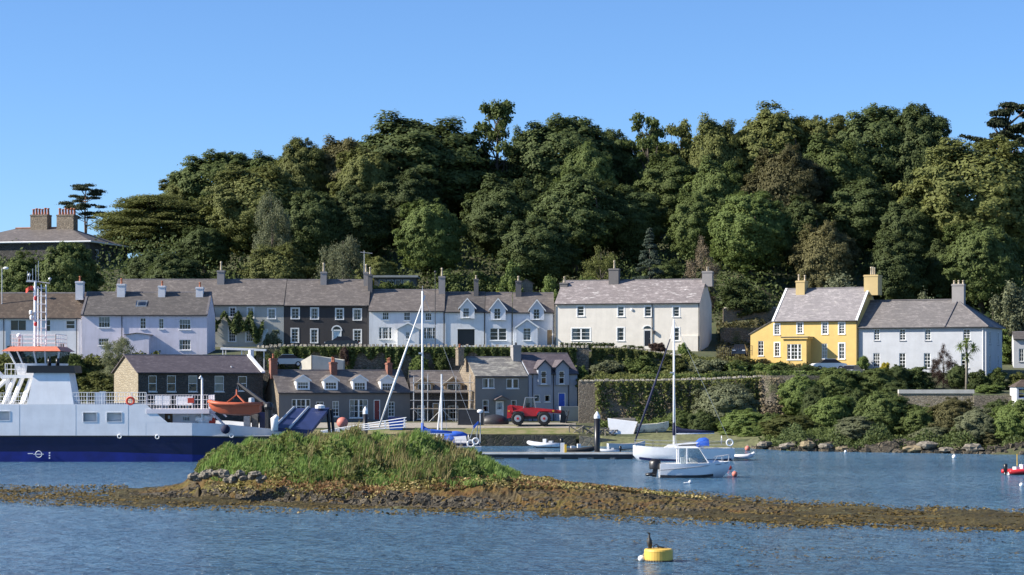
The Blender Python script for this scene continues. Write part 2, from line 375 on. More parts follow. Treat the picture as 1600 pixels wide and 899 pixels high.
def window(parent, x0, z0, x1, z1, y=0.0, cols=2, rows=3, opt='', frame='window_white', fw=0.07, rz=None, origin=None):
    """a sash in its opening: frame with bars, pane, sill (and surround or blind). x,z local to the wall plane"""
    w_, h_ = x1 - x0, z1 - z0
    if not set('bBcn') & set(opt): opt += random.choice(('', '', '', 'b', 'c', 'c'))
    mb = MB(); d0, d1 = 0.05, 0.11
    mb.box(0, fw, d0, d1, 0, h_); mb.box(w_ - fw, w_, d0, d1, 0, h_)
    mb.box(fw, w_ - fw, d0, d1, h_ - fw, h_); mb.box(fw, w_ - fw, d0, d1, 0, fw)
    bw = 0.042
    for k in range(1, cols):
        xx = fw + (w_ - 2*fw) * k / cols; mb.box(xx - bw/2, xx + bw/2, d0 + 0.008, d1 - 0.008, fw, h_ - fw)
    for k in range(1, rows):
        zz = fw + (h_ - 2*fw) * k / rows; t = bw if not (rows % 2 == 0 and k == rows // 2) else bw * 1.5
        mb.box(fw, w_ - fw, d0 + 0.012, d1 - 0.012, zz - t/2, zz + t/2)
    if 'm' in opt: mb.box(w_/2 - 0.09, w_/2 + 0.09, d0 - 0.02, d1 + 0.003, 0, h_)
    if 'v' in opt:                              # three-light: two mullions
        for xx in (w_*0.25, w_*0.75): mb.box(xx - 0.07, xx + 0.07, d0 - 0.02, d1 + 0.003, 0, h_)
    if 's' in opt:                              # painted surround standing proud of the wall
        s = 0.13
        mb.box(-s, 0, -0.025, 0.03, -0.02, h_ + s); mb.box(w_, w_ + s, -0.025, 0.03, -0.02, h_ + s); mb.box(0, w_, -0.025, 0.03, h_, h_ + s)
    o = mb.build('window', M[frame], parent)
    if origin is None: o.location = (x0, y, z0)
    else: o.location = origin; o.rotation_euler = (0, 0, rz)
    g = MB().poly([(fw*0.5, 0.085, fw*0.5), (w_ - fw*0.5, 0.085, fw*0.5), (w_ - fw*0.5, 0.085, h_ - fw*0.5), (fw*0.5, 0.085, h_ - fw*0.5)]).build('pane', M['window_glass'], o)
    if 'n' not in opt:
        e = 0.13 if 's' in opt else 0.06
        MB().prismx([(-0.09, -0.1), (0.06, -0.1), (0.06, 0.0), (-0.09, -0.03)], -e, w_ + e).build('sill', M['window_white'] if 'g' not in opt else M['sill_grey'], o)
    if 'b' in opt or 'B' in opt:
        hh = h_ * (0.45 if 'b' in opt else 0.97)
        MB().box(0.02, w_ - 0.02, 0.2, 0.215, h_ - hh, h_).build('blind', M['blind'], o)
    if 'c' in opt:
        for a, e2 in ((0.0, 0.28), (0.72, 1.0)):
            MB().prism([(w_*a, 0), (w_*e2, 0), (w_*e2, h_), (w_*a, h_)], 0.22, 0.25).build('curtain', M['blind'], o)
    return o
plain('sill_grey', (0.3, 0.3, 0.31), 0.7)

def door(parent, x0, z0, x1, z1, mat, y=0.0, panels=2, glazed=False, surround=None):
    w_, h_ = x1 - x0, z1 - z0
    f = MB(); t = 0.08
    f.box(0, t, 0.02, 0.14, 0, h_); f.box(w_ - t, w_, 0.02, 0.14, 0, h_); f.box(t, w_ - t, 0.02, 0.14, h_ - t, h_)
    if surround:
        f.box(-0.14, 0, -0.03, 0.02, 0, h_ + 0.14); f.box(w_, w_ + 0.14, -0.03, 0.02, 0, h_ + 0.14); f.box(0, w_, -0.03, 0.02, h_, h_ + 0.14)
    d = MB().box(t, w_ - t, 0.085, 0.13, 0.02, h_ - t)
    for k in range(2):
        for j in range(panels):
            xa = t + 0.06 + k * (w_/2 - t + 0.02); xb = xa + w_/2 - t - 0.14
            za = 0.12 + j * (h_ - t - 0.1) / panels; zb = za + (h_ - t - 0.1) / panels - 0.12
            if xb > xa: d.box(xa, xb, 0.068, 0.086, za, zb)
    o = d.build('door', mat, parent, loc=(x0, y, z0))
    f.build('door_frame', M[surround or 'window_white'], o)
    MB().ball((w_ - t - 0.1, 0.05, h_ * 0.45), 0.04, 6, 5).build('handle', M['galvanised'], o)
    if glazed: MB().box(t + 0.1, w_ - t - 0.1, 0.06, 0.072, h_ * 0.5, h_ - t - 0.1).build('pane', M['window_glass'], o)
    return o

def roof_gable(parent, W, D, ze, rise, mat, ov=0.22, vl=0.05, vr=0.05, t=0.11, ridge='ridge_tile', y0=0.0, verge=None, split=0.5, gutter=True):
    """slabs over a gabled body, ridge along x"""
    ym = D * split; k = rise / ym; kb = rise / (D - ym); mb = MB()
    for x0, x1 in ((-vl, W + vr),):
        mb.prismx([(-ov, ze - k*ov), (ym, ze + rise), (ym, ze + rise + t), (-ov, ze - k*ov + t)], x0, x1)
        mb.prismx([(D + ov, ze - kb*ov), (D + ov, ze - kb*ov + t), (ym + 0.002, ze + rise + t), (ym + 0.002, ze + rise)], x0, x1)
    o = mb.build('roof', mat, parent, loc=(0, y0, 0))
    r_ = MB(); nseg = max(2, int((W + vl + vr) / 0.45)); L = W + vl + vr
    for i in range(nseg):
        xa = -vl + L * i / nseg; xb = -vl + L * (i + 1) / nseg - 0.015; dz = random.uniform(0, 0.025)
        zz = ze + rise + t
        r_.prismx([(ym - 0.14, zz - 0.14*k + 0.02), (ym + 0.14, zz - 0.14*k + 0.02), (ym + 0.05, zz + 0.06 + dz), (ym - 0.05, zz + 0.06 + dz)], xa, xb)
    r_.build('ridge_tiles', M[ridge], o)
    if gutter:
        MB().tube([(-vl, -ov - 0.05, ze - k*ov + 0.03), (W + vr, -ov - 0.05, ze - k*ov + 0.01)], 0.065, 6).build('gutter', M['dark_metal'], o)
    if verge:
        for xx, side in ((-vl, -1), (W + vr, 1)):
            v = MB()
            xa, xb = (xx - 0.06, xx + 0.2) if side < 0 else (xx - 0.2, xx + 0.06)
            v.prismx([(-ov - 0.01, ze - k*ov + t*0.3), (ym, ze + rise + t*0.3), (ym, ze + rise + t + 0.09), (-ov - 0.01, ze - k*ov + t + 0.09)], xa, xb)
            v.build('verge', M[verge], o)
    return o

def body(parent, W, D, ze, rise, ops, mat, depth_below=1.2, right_ops=(), left_ops=(), name='wall', split=0.5, inset=0.004, skip_left=False):
    mb = MB(); z0 = -depth_below; e = inset
    sh = lambda q: (q[0], q[1] - z0, q[2], q[3] - z0)
    wall_face(mb, (0, 0, z0), (1, 0, 0), (0, 0, 1), (0, -1, 0), W - e, ze - z0, [sh(q) for q in ops], x_lo=e)
    wall_face(mb, (W - e, 0, z0), (0, 1, 0), (0, 0, 1), (1, 0, 0), D, ze - z0, [sh(q) for q in right_ops])
    wall_face(mb, (e, D, z0), (0, -1, 0), (0, 0, 1), (-1, 0, 0), D, ze - z0, [sh(q) for q in left_ops])
    mb.poly([(W - e, D, z0), (e, D, z0), (e, D, ze), (W - e, D, ze)])
    if rise:
        ym = D * split
        mb.poly([(W - e, 0, ze), (W - e, D, ze), (W - e, ym, ze + rise)]); mb.poly([(e, D, ze), (e, 0, ze), (e, ym, ze + rise)])
    return mb.build(name, mat, parent)

def chimney(parent, x, y, z0, z1, wx, wy, mat, pots=2, pot='buff_pot', ph=0.7, cap=True, along='y', pr=0.13):
    mb = MB(); mb.box(x - wx/2, x + wx/2, y - wy/2, y + wy/2, z0, z1 - 0.22)
    mb.box(x - wx/2 - 0.06, x + wx/2 + 0.06, y - wy/2 - 0.06, y + wy/2 + 0.06, z1 - 0.22, z1 - 0.06)
    mb.box(x - wx/2 - 0.01, x + wx/2 + 0.01, y - wy/2 - 0.01, y + wy/2 + 0.01, z1 - 0.06, z1)
    o = mb.build('chimney', mat, parent)
    L = (wy if along == 'y' else wx) - 0.36
    for i in range(pots):
        t = 0 if pots == 1 else (i / (pots - 1) - 0.5) * L
        px_, py_ = (x, y + t) if along == 'y' else (x + t, y)
        h_ = ph * random.uniform(0.9, 1.1)
        MB().lathe((px_, py_, z1), [(pr*1.05, -0.02), (pr, h_*0.15), (pr*0.8, h_*0.8), (pr*1.1, h_*0.84), (pr*1.1, h_*0.97), (pr*0.7, h_)], 8).build('chimney_pot', M[pot], o, True)
    return o

def gablet(parent, x0, x1, yf, yb, zb, ze, za, wmat, rmat, barge='window_white', name='dormer', ops=(), ov=0.16, t=0.09, skirt=True, vo=0.22):
    """small gabled box facing the viewer (dormer or porch): walls, own roof with bargeboards"""
    W = x1 - x0; mb = MB(); h_ = ze - zb
    wall_face(mb, (0, yf, zb), (1, 0, 0), (0, 0, 1), (0, -1, 0), W, h_, [(q[0]-x0, q[1]-zb, q[2]-x0, q[3]-zb) for q in ops], 0.1)
    mb.poly([(0, yf, ze), (W, yf, ze), (W/2, yf, za)])
    mb.poly([(W, yf, zb), (W, yb, zb), (W, yb, ze), (W, yf, ze)]); mb.poly([(0, yb, zb), (0, yf, zb), (0, yf, ze), (0, yb, ze)])
    o = mb.build(name, wmat, parent, loc=(x0, 0, 0))
    k = (za - ze) / (W / 2); r_ = MB()
    yo = yf - ov
    r_.prism([(-vo, ze - k*vo), (W/2, za), (W/2, za + t), (-vo, ze - k*vo + t)], yo, yb)
    r_.prism([(W/2 + 0.001, za), (W + vo, ze - k*vo), (W + vo, ze - k*vo + t), (W/2 + 0.001, za + t)], yo, yb)
    r_.build(name + '_roof', rmat, o)
    if barge:
        b_ = MB(); d = 0.17
        b_.prism([(-vo - 0.02, ze - k*vo - d*0.6), (W/2, za - d*0.6), (W/2, za + t + 0.02), (-vo - 0.02, ze - k*vo + t + 0.02)], yo - 0.045, yo - 0.002)
        b_.prism([(W/2 + 0.001, za - d*0.6), (W + vo + 0.02, ze - k*vo - d*0.6), (W + vo + 0.02, ze - k*vo + t + 0.02), (W/2 + 0.001, za + t + 0.02)], yo - 0.045, yo - 0.002)
        b_.build('bargeboard', M[barge], o)
    return o

class House:
    def __init__(s, name, label, px0, px1, Y, rot, py_base, py_eave, py_ridge, D, wall, roof, wins=(), doors=(), cat='house', group=None,
                 vl=0.05, vr=0.05, verge=None, ridge='ridge_tile', extra_ops=(), right_wins=(), depth_below=1.2, ov=0.22, split=0.5, rise=None, gutter=True, rev=0.16):
        f = Fac(px0, Y, rot, py_base); s.f = f; s.root = f.make(name, label, cat, group)
        s.W = f.x(px1); pm = (px0 + px1) / 2
        s.ze = f.z(py_eave, pm); s.D = D
        s.rise = rise if rise else f.z(py_ridge, pm, D * split) - s.ze
        s.split = split
        ops = []; wl = []
        for wn in wins:
            a, b_ = f.q(wn[0], wn[3]); c_, d_ = f.x(wn[2]), f.z(wn[1], wn[0])
            ops.append((a, b_, c_, d_)); wl.append((a, b_, c_, d_, *wn[4:]))
        dl = []
        for dn in doors:
            a = f.x(dn[0]); c_ = f.x(dn[2]); b_ = f.z(dn[3], dn[0]); d_ = f.z(dn[1], dn[0])
            ops.append((a, b_, c_, d_)); dl.append((a, b_, c_, d_, *dn[4:]))
        for q in extra_ops:
            ops.append((f.x(q[0]), f.z(q[3], q[0]), f.x(q[2]), f.z(q[1], q[0])))
        s.wall = body(s.root, s.W, D, s.ze, s.rise, ops, M[wall], depth_below, [q[:4] for q in right_wins], split=split)
        s.roof = roof_gable(s.root, s.W, D, s.ze, s.rise, M[roof], ov, vl, vr, ridge=ridge, verge=verge, split=split, gutter=gutter) if roof else None
        for q in wl: window(s.root, *q[:4], 0.0, *q[4:])
        for q in right_wins:
            window(s.root, q[0], q[1], q[2], q[3], 0, *q[4:], origin=(s.W - 0.004, q[0], q[1]), rz=R(90))
        for q in dl: door(s.root, *q[:4], M[q[4]], 0.0, *q[5:])
        # near-black sheet behind the windows; shade of the rooms put into its colour
        MB().box(0.3, s.W - 0.3, 0.9, 1.0, -0.5, s.ze - 0.05).build('room_dark_backing', M['room_shade'], s.root)
    def chim(s, px, wpx, py_top, mat, pots=2, pot='buff_pot', ph=0.7, wy=1.1, dy=-0.35, along='y', pr=0.13):
        f = s.f; d = s.D * s.split + dy; py_top -= 3; ph *= 1.25; x = f.x(px, d); z1 = f.z(py_top, px, d); wx = wpx * 1.12 * (f.o.y) / F
        return chimney(s.root, x, d, s.ze + s.rise - 0.9, z1, wx, wy, M[mat], pots, pot, ph, along=along, pr=pr)
    def pipe(s, px, py0=None, r=0.05):
        x = s.f.x(px); z0 = -0.3
        MB().tube([(x, -0.26, s.ze - 0.06), (x, -0.08, s.ze - 0.3), (x, -0.08, z0)], r, 6).build('downpipe', M['dark_metal'], s.root)
    def dorm(s, px0, px1, py_b, py_e, py_a, yf, wall, roof, win=None, name='dormer', back=None, barge='window_white', ov=0.16, vo=0.22):
        f = s.f; x0, x1 = f.x(px0, yf), f.x(px1, yf); pm = (px0 + px1) / 2
        zb, ze, za = f.z(py_b, pm, yf), f.z(py_e, pm, yf), f.z(py_a, pm, yf)
        k = s.rise / (s.D * s.split)
        yb = back if back is not None else (za + 0.1 - s.ze) / k + 0.05
        ops = []
        if win: ops = [(f.x(win[0], yf), f.z(win[3], pm, yf), f.x(win[2], yf), f.z(win[1], pm, yf))]
        o = gablet(s.root, x0, x1, yf, yb, zb, ze, za, M[wall], M[roof], barge, name, ops, ov, vo=vo)
        if win:
            q = ops[0]; window(o, q[0] - x0, q[1], q[2] - x0, q[3], yf, *win[4:])
            if -0.6 < yf < 0: MB().box(q[0] - x0, q[2] - x0, yf + 0.13, yf + 0.16, q[1], q[3]).build('dormer_dark_backing', M['room_shade'], o)  # added dark backing, room shade painted behind the dormer pane
        return o
# ------------------------------------------------------------------ house materials
render_wall('white_wall', (0.82, 0.82, 0.82)); render_wall('white_wall_b', (0.72, 0.75, 0.8), amt=0.45)
render_wall('lavender_wall', (0.74, 0.69, 0.76)); render_wall('pebble_wall', (0.5, 0.49, 0.44), amt=0.5)
render_wall('dark_wall', (0.055, 0.05, 0.05), (0.03, 0.03, 0.03), 0.5); render_wall('cream_wall', (0.73, 0.68, 0.6), amt=0.25)
render_wall('yellow_wall', (0.68, 0.47, 0.16), (0.42, 0.3, 0.14), 0.45); render_wall('grey_wall', (0.5, 0.515, 0.54), amt=0.3)
render_wall('chimney_buff', (0.52, 0.39, 0.18), amt=0.6); render_wall('chimney_grey', (0.3, 0.28, 0.27), amt=0.6); render_wall('chimney_white', (0.68, 0.68, 0.7), amt=0.3)
render_wall('chimney_dark', (0.15, 0.14, 0.135), amt=0.5); render_wall('cement_wall', (0.2, 0.2, 0.19), amt=0.5)
render_wall('bluegrey_wall', (0.33, 0.36, 0.42), amt=0.35); render_wall('cottage_wall', (0.17, 0.165, 0.16), amt=0.5)
stone('rubble', (0.24, 0.19, 0.135), (0.4, 0.33, 0.24), (0.25, 0.21, 0.16)); stone('rubble_dark', (0.07, 0.066, 0.06), (0.14, 0.13, 0.115), (0.08, 0.075, 0.07))
stone('rubble_gold', (0.33, 0.27, 0.18), (0.48, 0.42, 0.31), (0.3, 0.26, 0.2)); stone('brick_red', (0.3, 0.1, 0.06), (0.36, 0.15, 0.1), (0.2, 0.16, 0.13), 4, 12, 0.4)
stone('rubble_mossy', (0.17, 0.145, 0.11), (0.3, 0.26, 0.2), (0.11, 0.1, 0.08), moss=(0.07, 0.085, 0.03))
slate('slate_warm', (0.2, 0.172, 0.155), (0.27, 0.235, 0.21), (0.38, 0.33, 0.28), 0.45)
slate('slate_dark', (0.14, 0.125, 0.115), (0.19, 0.17, 0.155), (0.3, 0.27, 0.23), 0.35)
slate('slate_pale', (0.33, 0.285, 0.275), (0.42, 0.365, 0.35), (0.68, 0.64, 0.61), 0.75, patch=0.55)
slate('slate_mossy', (0.3, 0.28, 0.25), (0.42, 0.39, 0.34), (0.55, 0.52, 0.42), 0.6, patch=0.5)
slate('slate_yellow', (0.36, 0.33, 0.33), (0.44, 0.4, 0.39), (0.6, 0.56, 0.5), 0.4)
slate('slate_violet', (0.16, 0.13, 0.14), (0.2, 0.17, 0.175), (0.3, 0.26, 0.25), 0.25)
slate('tile_brown', (0.12, 0.085, 0.06), (0.19, 0.14, 0.1), (0.3, 0.27, 0.2), 0.3, 0.33, 0.33)
plain('door_black', (0.015, 0.015, 0.02), 0.3); plain('door_blue', (0.02, 0.1, 0.55), 0.4); plain('door_red', (0.2, 0.02, 0.02), 0.45)
plain('door_white', (0.75, 0.77, 0.78), 0.4); plain('door_pale', (0.55, 0.66, 0.72), 0.4); plain('timber', (0.36, 0.25, 0.14), 0.8, 0.25)

# ------------------------------------------------------------------ upper terrace
h = House('white_house', 'white house with brown tiled roof at the far left edge', -90, 127.5, 272, 0, 566, 496, 459, 7.5, 'white_wall', 'tile_brown',
  wins=[(16,500,41,517,2,1,'n'),(71,500,79,518,1,2,'n'),(103,501,117,514,1,2,'n'),(92,537,101,548,1,2,'n'),(10,540,24,552,2,1,'n'),(55,540,64,551,1,2,'n')], depth_below=3, vr=-0.01)
h.pipe(120); h.pipe(6)
h = House('lavender_house', 'long lavender painted house behind the stone boathouse', 128, 323.5, 271, 0, 557, 491.5, 458, 7.5, 'lavender_wall', 'slate_dark',
  wins=[(154,495,172,512,4,2,''),(219,497,228,514,2,3,''),(248,498,256,514,2,3,''),(280,499,298,515,4,2,''),(280,531,298,547,4,2,''),(154,529,170,540,4,2,'')], depth_below=3, verge='ridge_tile')
h.chim(125, 10.5, 443, 'chimney_white', 1, 'terracotta', 0.6); h.chim(190, 11, 447, 'chimney_white', 1, 'terracotta', 0.6)
h.chim(253.5, 9.5, 450, 'chimney_white', 1, 'terracotta', 0.55); h.chim(312.5, 10, 452, 'chimney_white', 1, 'terracotta', 0.55)
h.pipe(190.5)
f = h.f; x, z = f.q(221, 478, 1.6); k = h.rise / (h.D/2)
sk = MB().mesh([(x-0.7,1.2,h.ze+1.2*k+0.13),(x+0.7,1.2,h.ze+1.2*k+0.13),(x+0.7,2.1,h.ze+2.1*k+0.13),(x-0.7,2.1,h.ze+2.1*k+0.13),(x-0.7,1.2,h.ze+1.2*k+0.24),(x+0.7,1.2,h.ze+1.2*k+0.24),(x+0.7,2.1,h.ze+2.1*k+0.24),(x-0.7,2.1,h.ze+2.1*k+0.24)],
   [(0,3,2,1),(0,1,5,4),(1,2,6,5),(2,3,7,6),(3,0,4,7)]).build('skylight', M['galvanised'], h.root)
MB().mesh([(x-0.6,1.26,h.ze+1.26*k+0.235),(x+0.6,1.26,h.ze+1.26*k+0.235),(x+0.6,2.04,h.ze+2.04*k+0.235),(x-0.6,2.04,h.ze+2.04*k+0.235)],[(0,1,2,3)]).build('pane', M['window_glass'], sk)
g = gablet(h.root, f.x(200), f.x(236), -1.6, 0.0, -1, f.z(524, 218), f.z(521.5, 218), M['lavender_wall'], M['slate_dark'], None, 'lean_to')

h = House('pebbledash_house', 'creeper-covered buff terrace house left of the dark house', 176, 443.5, 285, 0, 538, 475.5, 438, 8, 'pebble_wall', 'slate_warm',
  wins=[(322,480,329.5,494,2,3,'s'),(359,481,368,495,2,3,'s'),(387,481,396,497,2,3,'sb'),(419,483,430,498,2,3,'sB'),(322,513,331,532,2,4,'s'),(357.5,513,368,534,3,4,'s'),(384.5,513,395,534,3,4,'s')],
  doors=[(410,514,419,538,'door_pale',2)], vr=-0.006)
h.chim(345.5, 10, 426, 'chimney_grey', 1, 'buff_pot', 0.9)
h = House('dark_house', 'dark charcoal terrace house with white framed windows and arched door', 444, 576, 285, 0, 539, 476.5, 438.5, 8, 'dark_wall', 'slate_warm',
  wins=[(455.5,482,467,498,2,3,'s'),(486,482,497,498.5,2,3,'s'),(525,483,536,499,2,3,'s'),(552.5,483.5,564,500,2,3,'s'),(455.5,514,466,535,2,4,'s'),(486,515,496,535.5,2,4,'s'),(553,516,564,536,2,4,'s')],
  doors=[(520.5,517,532,540,'door_pale',2,False,'window_white')], vl=-0.006)
f = h.f; x0, x1 = f.x(519.5), f.x(533); zc = f.z(517, 526); r0 = (x1 - x0) / 2
a = MB(); n_ = 10
for i in range(n_):
    t0, t1 = math.pi*i/n_, math.pi*(i+1)/n_
    q = [(x0+r0+rr*math.cos(t), zc+rr*math.sin(t)) for rr, t in ((r0,t0),(r0+0.16,t0),(r0+0.16,t1),(r0,t1))]
    a.hexa([(x_, 0.001, z_) for x_, z_ in q], [(x_, -0.05, z_) for x_, z_ in q])
fa = a.build('fanlight', M['window_white'], h.root)
MB().poly([(x0+r0+r0*math.cos(math.pi*i/n_), -0.01, zc+r0*math.sin(math.pi*i/n_)) for i in range(n_+1)]).build('pane', M['window_glass'], fa)
h.chim(506, 8.5, 428, 'chimney_grey', 2, 'buff_pot', 0.9, along='y'); h.chim(572, 6.5, 428.5, 'chimney_grey', 1, 'buff_pot', 0.8, 0.9, -0.6)
h.pipe(574.5)
# television aerial on the roof
t = thing('roof_aerial', 'tall television aerial pole on the ridge of the dark house', 'aerial', h.root.location); t.location = P(569, 440, 289)
MB().tube([(0,0,-0.3),(0,0,4.1)], 0.04, 6).build('pole', M['galvanised'], t)
MB().tube([(-0.5,0,3.9),(1.1,0,3.75)], 0.05, 6).build('boom', M['galvanised'], t)
for i in range(7): MB().tube([(-0.4+i*0.2,-0.35,3.9-i*0.018),(-0.4+i*0.2,0.35,3.9-i*0.018)], 0.02, 5).build('rod', M['galvanised'], t)

h = House('white_cottage', 'white cottage with gabled porch and pale wide windows beside the dark house', 576.5, 694.5, 284, 0, 540, 485.5, 454, 8, 'white_wall', 'slate_warm',
  wins=[(597.5,488,607.5,500,3,2,''),(631,488,641,501,3,2,''),(664.5,489,674.5,501,3,2,''),(592,511.5,612,530,6,3,'v'),(662,512,680,530,5,3,'v')], vr=-0.006)
h.chim(578.5, 6, 432, 'chimney_dark', 1, 'buff_pot', 0.8); h.chim(690.5, 9, 435, 'chimney_grey', 1, 'buff_pot', 0.9)
g = h.dorm(621, 654.5, 542, 513, 504.5, -1.5, 'white_wall', 'slate_dark', (634,519,640,530,2,2,''), 'porch', back=-0.005, barge='window_white')
h.pipe(693.5)
h2 = House('white_gabled_cottage', 'white cottage with open dark archway under a steep gablet', 695, 757.5, 284, 0, 540, 487, 458, 8, 'white_wall', 'slate_dark',
  wins=[], vl=-0.006, vr=-0.006, extra_ops=[(715,514.5,741.5,540)])
h2.chim(744, 6.5, 439, 'chimney_dark', 1, 'buff_pot', 0.35)
h2.dorm(719, 741.5, 498, 480, 467, -0.34, 'white_wall', 'slate_dark', (723.5,481.5,733,496,3,3,''))
x0, x1, z0, z1 = h2.f.x(715), h2.f.x(741.5), h2.f.z(540,720), h2.f.z(514.5,720)
MB().box(x0-0.1, x1+0.1, -0.02, 0.12, z1, z1+0.14).build('lintel', M['window_white'], h2.root)
MB().box(x0, x1, 0.8, 0.85, z0, z1).build('archway_panel', M['door_black'], h2.root)  # black panel set back inside the archway opening
h2.pipe(757)
h3 = House('pale_blue_cottage', 'pale blue white cottage with gablet over a wide double window', 758, 800.5, 284, 0, 540, 487.5, 458.5, 8, 'white_wall_b', 'slate_warm',
  wins=[(765.5,513,791.5,532,2,3,'m')], vl=-0.006, vr=-0.006)
h3.dorm(766.5, 790, 500.5, 482, 467, -0.34, 'white_wall_b', 'slate_dark', (772,482,782,499,2,3,''))
h3.pipe(800)
h4 = House('pale_porch_cottage', 'pale cottage with gablet and white gabled porch next to the cream house', 801, 866, 284, 0, 540, 488, 459, 8, 'white_wall_b', 'slate_warm',
  wins=[], doors=[(854,515,863.5,539,'timber',2)], vl=-0.006, vr=-0.006)
h4.dorm(828, 850, 500.5, 483, 469, -0.34, 'white_wall_b', 'slate_dark', (833.5,483,843,499,2,3,''))
h4.dorm(807, 840, 541, 511, 499, -1.5, 'white_wall_b', 'slate_dark', (817.5,513,829.5,532,2,4,''), 'porch', back=-0.005)
h4.chim(810, 8, 442, 'chimney_dark', 1, 'buff_pot', 0.5)
h4.pipe(865)

CR = 15
h = House('cream_house', 'large cream house with pale lichened roof and black door', 866.8, 1093.5, 283, CR, 545, 473.5, 439, 9, 'cream_wall', 'slate_pale',
  wins=[(902,478.5,912.5,494,1,3,'s'),(965.5,479,975,494.5,1,3,'s'),(1007.5,479,1017.5,494.5,1,3,'s'),(1051.5,479.5,1061.5,495,1,3,'s'),(893.5,513.5,922,532,2,3,'ms'),(964.5,512.5,975,532.5,1,3,'s'),(1051.5,512.5,1061.5,532.5,1,3,'s')],
  doors=[(1006,516,1017.5,541,'door_black',3)], vl=0.0, depth_below=2)
h.chim(882, 11, 445, 'chimney_dark', 1, 'buff_pot', 0.7, dy=-0.8); h.chim(960, 14, 423, 'chimney_dark', 1, 'buff_pot', 0.9); h.chim(1106, 14, 427, 'chimney_grey', 2, 'buff_pot', 0.45, 1.1)
h.pipe(1092); h.pipe(868); h.pipe(1019)
f = h.f
a = MB(); x0, x1 = f.x(1005.5), f.x(1018); zc = f.z(514, 1012); r0 = (x1-x0)/2
for i in range(8):
    t0, t1 = math.pi*i/8, math.pi*(i+1)/8
    q = [(x0+r0+rr*math.cos(t), zc+0.7*rr*math.sin(t)) for rr, t in ((r0,t0),(r0+0.14,t0),(r0+0.14,t1),(r0,t1))]
    a.hexa([(x_, 0.001, z_) for x_, z_ in q], [(x_, -0.05, z_) for x_, z_ in q])
fa = a.build('fanlight', M['window_white'], h.root)
MB().poly([(x0+r0+r0*math.cos(math.pi*i/8), -0.01, zc+0.7*r0*math.sin(math.pi*i/8)) for i in range(9)]).build('pane', M['boat_glass'], fa)
cg = MB().box(0, 2.2, -2.4, -2.15, -0.8, 1.6); g = cg.build('garden_wing_wall', M['cream_wall'], h.root, loc=(h.W - 2.4, 2.2, 0))
al = MB(); xx, zz = f.q(987, 484); al.ball((xx, -0.1, zz), 0.2, 8, 5, (1, 0.4, 1)); al.build('alarm_box', M['white_paint'], h.root)
al = MB(); xx, zz = f.q(1022, 519); al.box(xx-0.12, xx+0.12, -0.35, 0, zz-0.2, zz+0.2); al.build('porch_lamp', M['dark_metal'], h.root)

# ------------------------------------------------------------------ yellow house and grey house
YR = 27
h = House('yellow_house', 'bright yellow house with porch and stone slate roof', 1208, 1340, 268, YR, 577, 500, 452, 9.5, 'yellow_wall', 'slate_yellow',
  wins=[(1210,507,1218,523,2,4,'s'),(1246,504,1254,521,2,4,'s'),(1285,504,1293,522,2,4,'s'),(1311,504.5,1319.5,522,2,4,'s'),(1210.5,536,1218,557,2,4,'s'),(1311,537,1319.5,561,2,4,'s'),(1284,537,1292.5,560,2,4,'B')],
  vl=0.02, vr=0.02, verge='white_paint', ov=0.25, depth_below=2)
f = h.f
h.chim(1253, 13, 442, 'chimney_buff', 2, 'buff_pot', 0.6, 1.3, along='x'); h.chim(1364, 20, 433, 'chimney_buff', 3, 'buff_pot', 0.8, 1.7, 0.2)
# lower wing with its roof falling to the left
x0, xe = f.x(1172.5), -0.01; zl, zr = f.z(522, 1172.5), f.z(501.5, 1208)
mb = MB(); ops = [(f.x(1184.5), f.z(556, 1184), f.x(1193), f.z(533, 1184))]
wall_face(mb, (x0, 0.02, -2), (1,0,0), (0,0,1), (0,-1,0), xe - x0, zl + 2, [(ops[0][0]-x0, ops[0][1]+2, ops[0][2]-x0, ops[0][3]+2)])
mb.poly([(x0,0.02,zl),(xe,0.02,zl),(xe,0.02,zr)]); mb.poly([(x0,6,-2),(x0,0.02,-2),(x0,0.02,zl),(x0,6,zl)]); mb.poly([(xe,6,-2),(x0,6,-2),(x0,6,zl),(xe,6,zr)])
wg = mb.build('side_wing', M['yellow_wall'], h.root); k = (zr - zl) / (xe - x0)
MB().prism([(x0-0.25, zl-0.25*k), (xe, zr), (xe, zr+0.12), (x0-0.25, zl-0.25*k+0.12)], -0.08, 6.1).build('wing_roof', M['slate_dark'], wg)
q = ops[0]; window(wg, q[0], q[1], q[2], q[3], 0.02, 2, 4, '')
# porch: flat roofed, big glazed front
x0, x1 = f.x(1224, -1.9), f.x(1260, -1.9); zt = f.z(530, 1240, -1.9); wo = (f.x(1230,-1.9), f.z(562,1240,-1.9), f.x(1252,-1.9), f.z(538,1240,-1.9))
mb = MB(); wall_face(mb, (x0,-1.9,-2), (1,0,0), (0,0,1), (0,-1,0), x1-x0, zt+2, [(wo[0]-x0, wo[1]+2, wo[2]-x0, wo[3]+2)])
mb.poly([(x1,-1.9,-2),(x1,-0.003,-2),(x1,-0.003,zt),(x1,-1.9,zt)]); mb.poly([(x0,-0.003,-2),(x0,-1.9,-2),(x0,-1.9,zt),(x0,-0.003,zt)])
pc = mb.build('porch', M['yellow_wall'], h.root)
MB().box(x0-0.22, x1+0.22, -2.12, -0.003, zt, zt+0.22).build('cornice', M['yellow_wall'], pc)
MB().box(x0-0.3, x1+0.3, -2.2, -0.003, zt+0.222, zt+0.3).build('lead_roof', M['ridge_tile'], pc)
window(pc, *wo, -1.9, 4, 4, 'v'); 
h.pipe(1339)

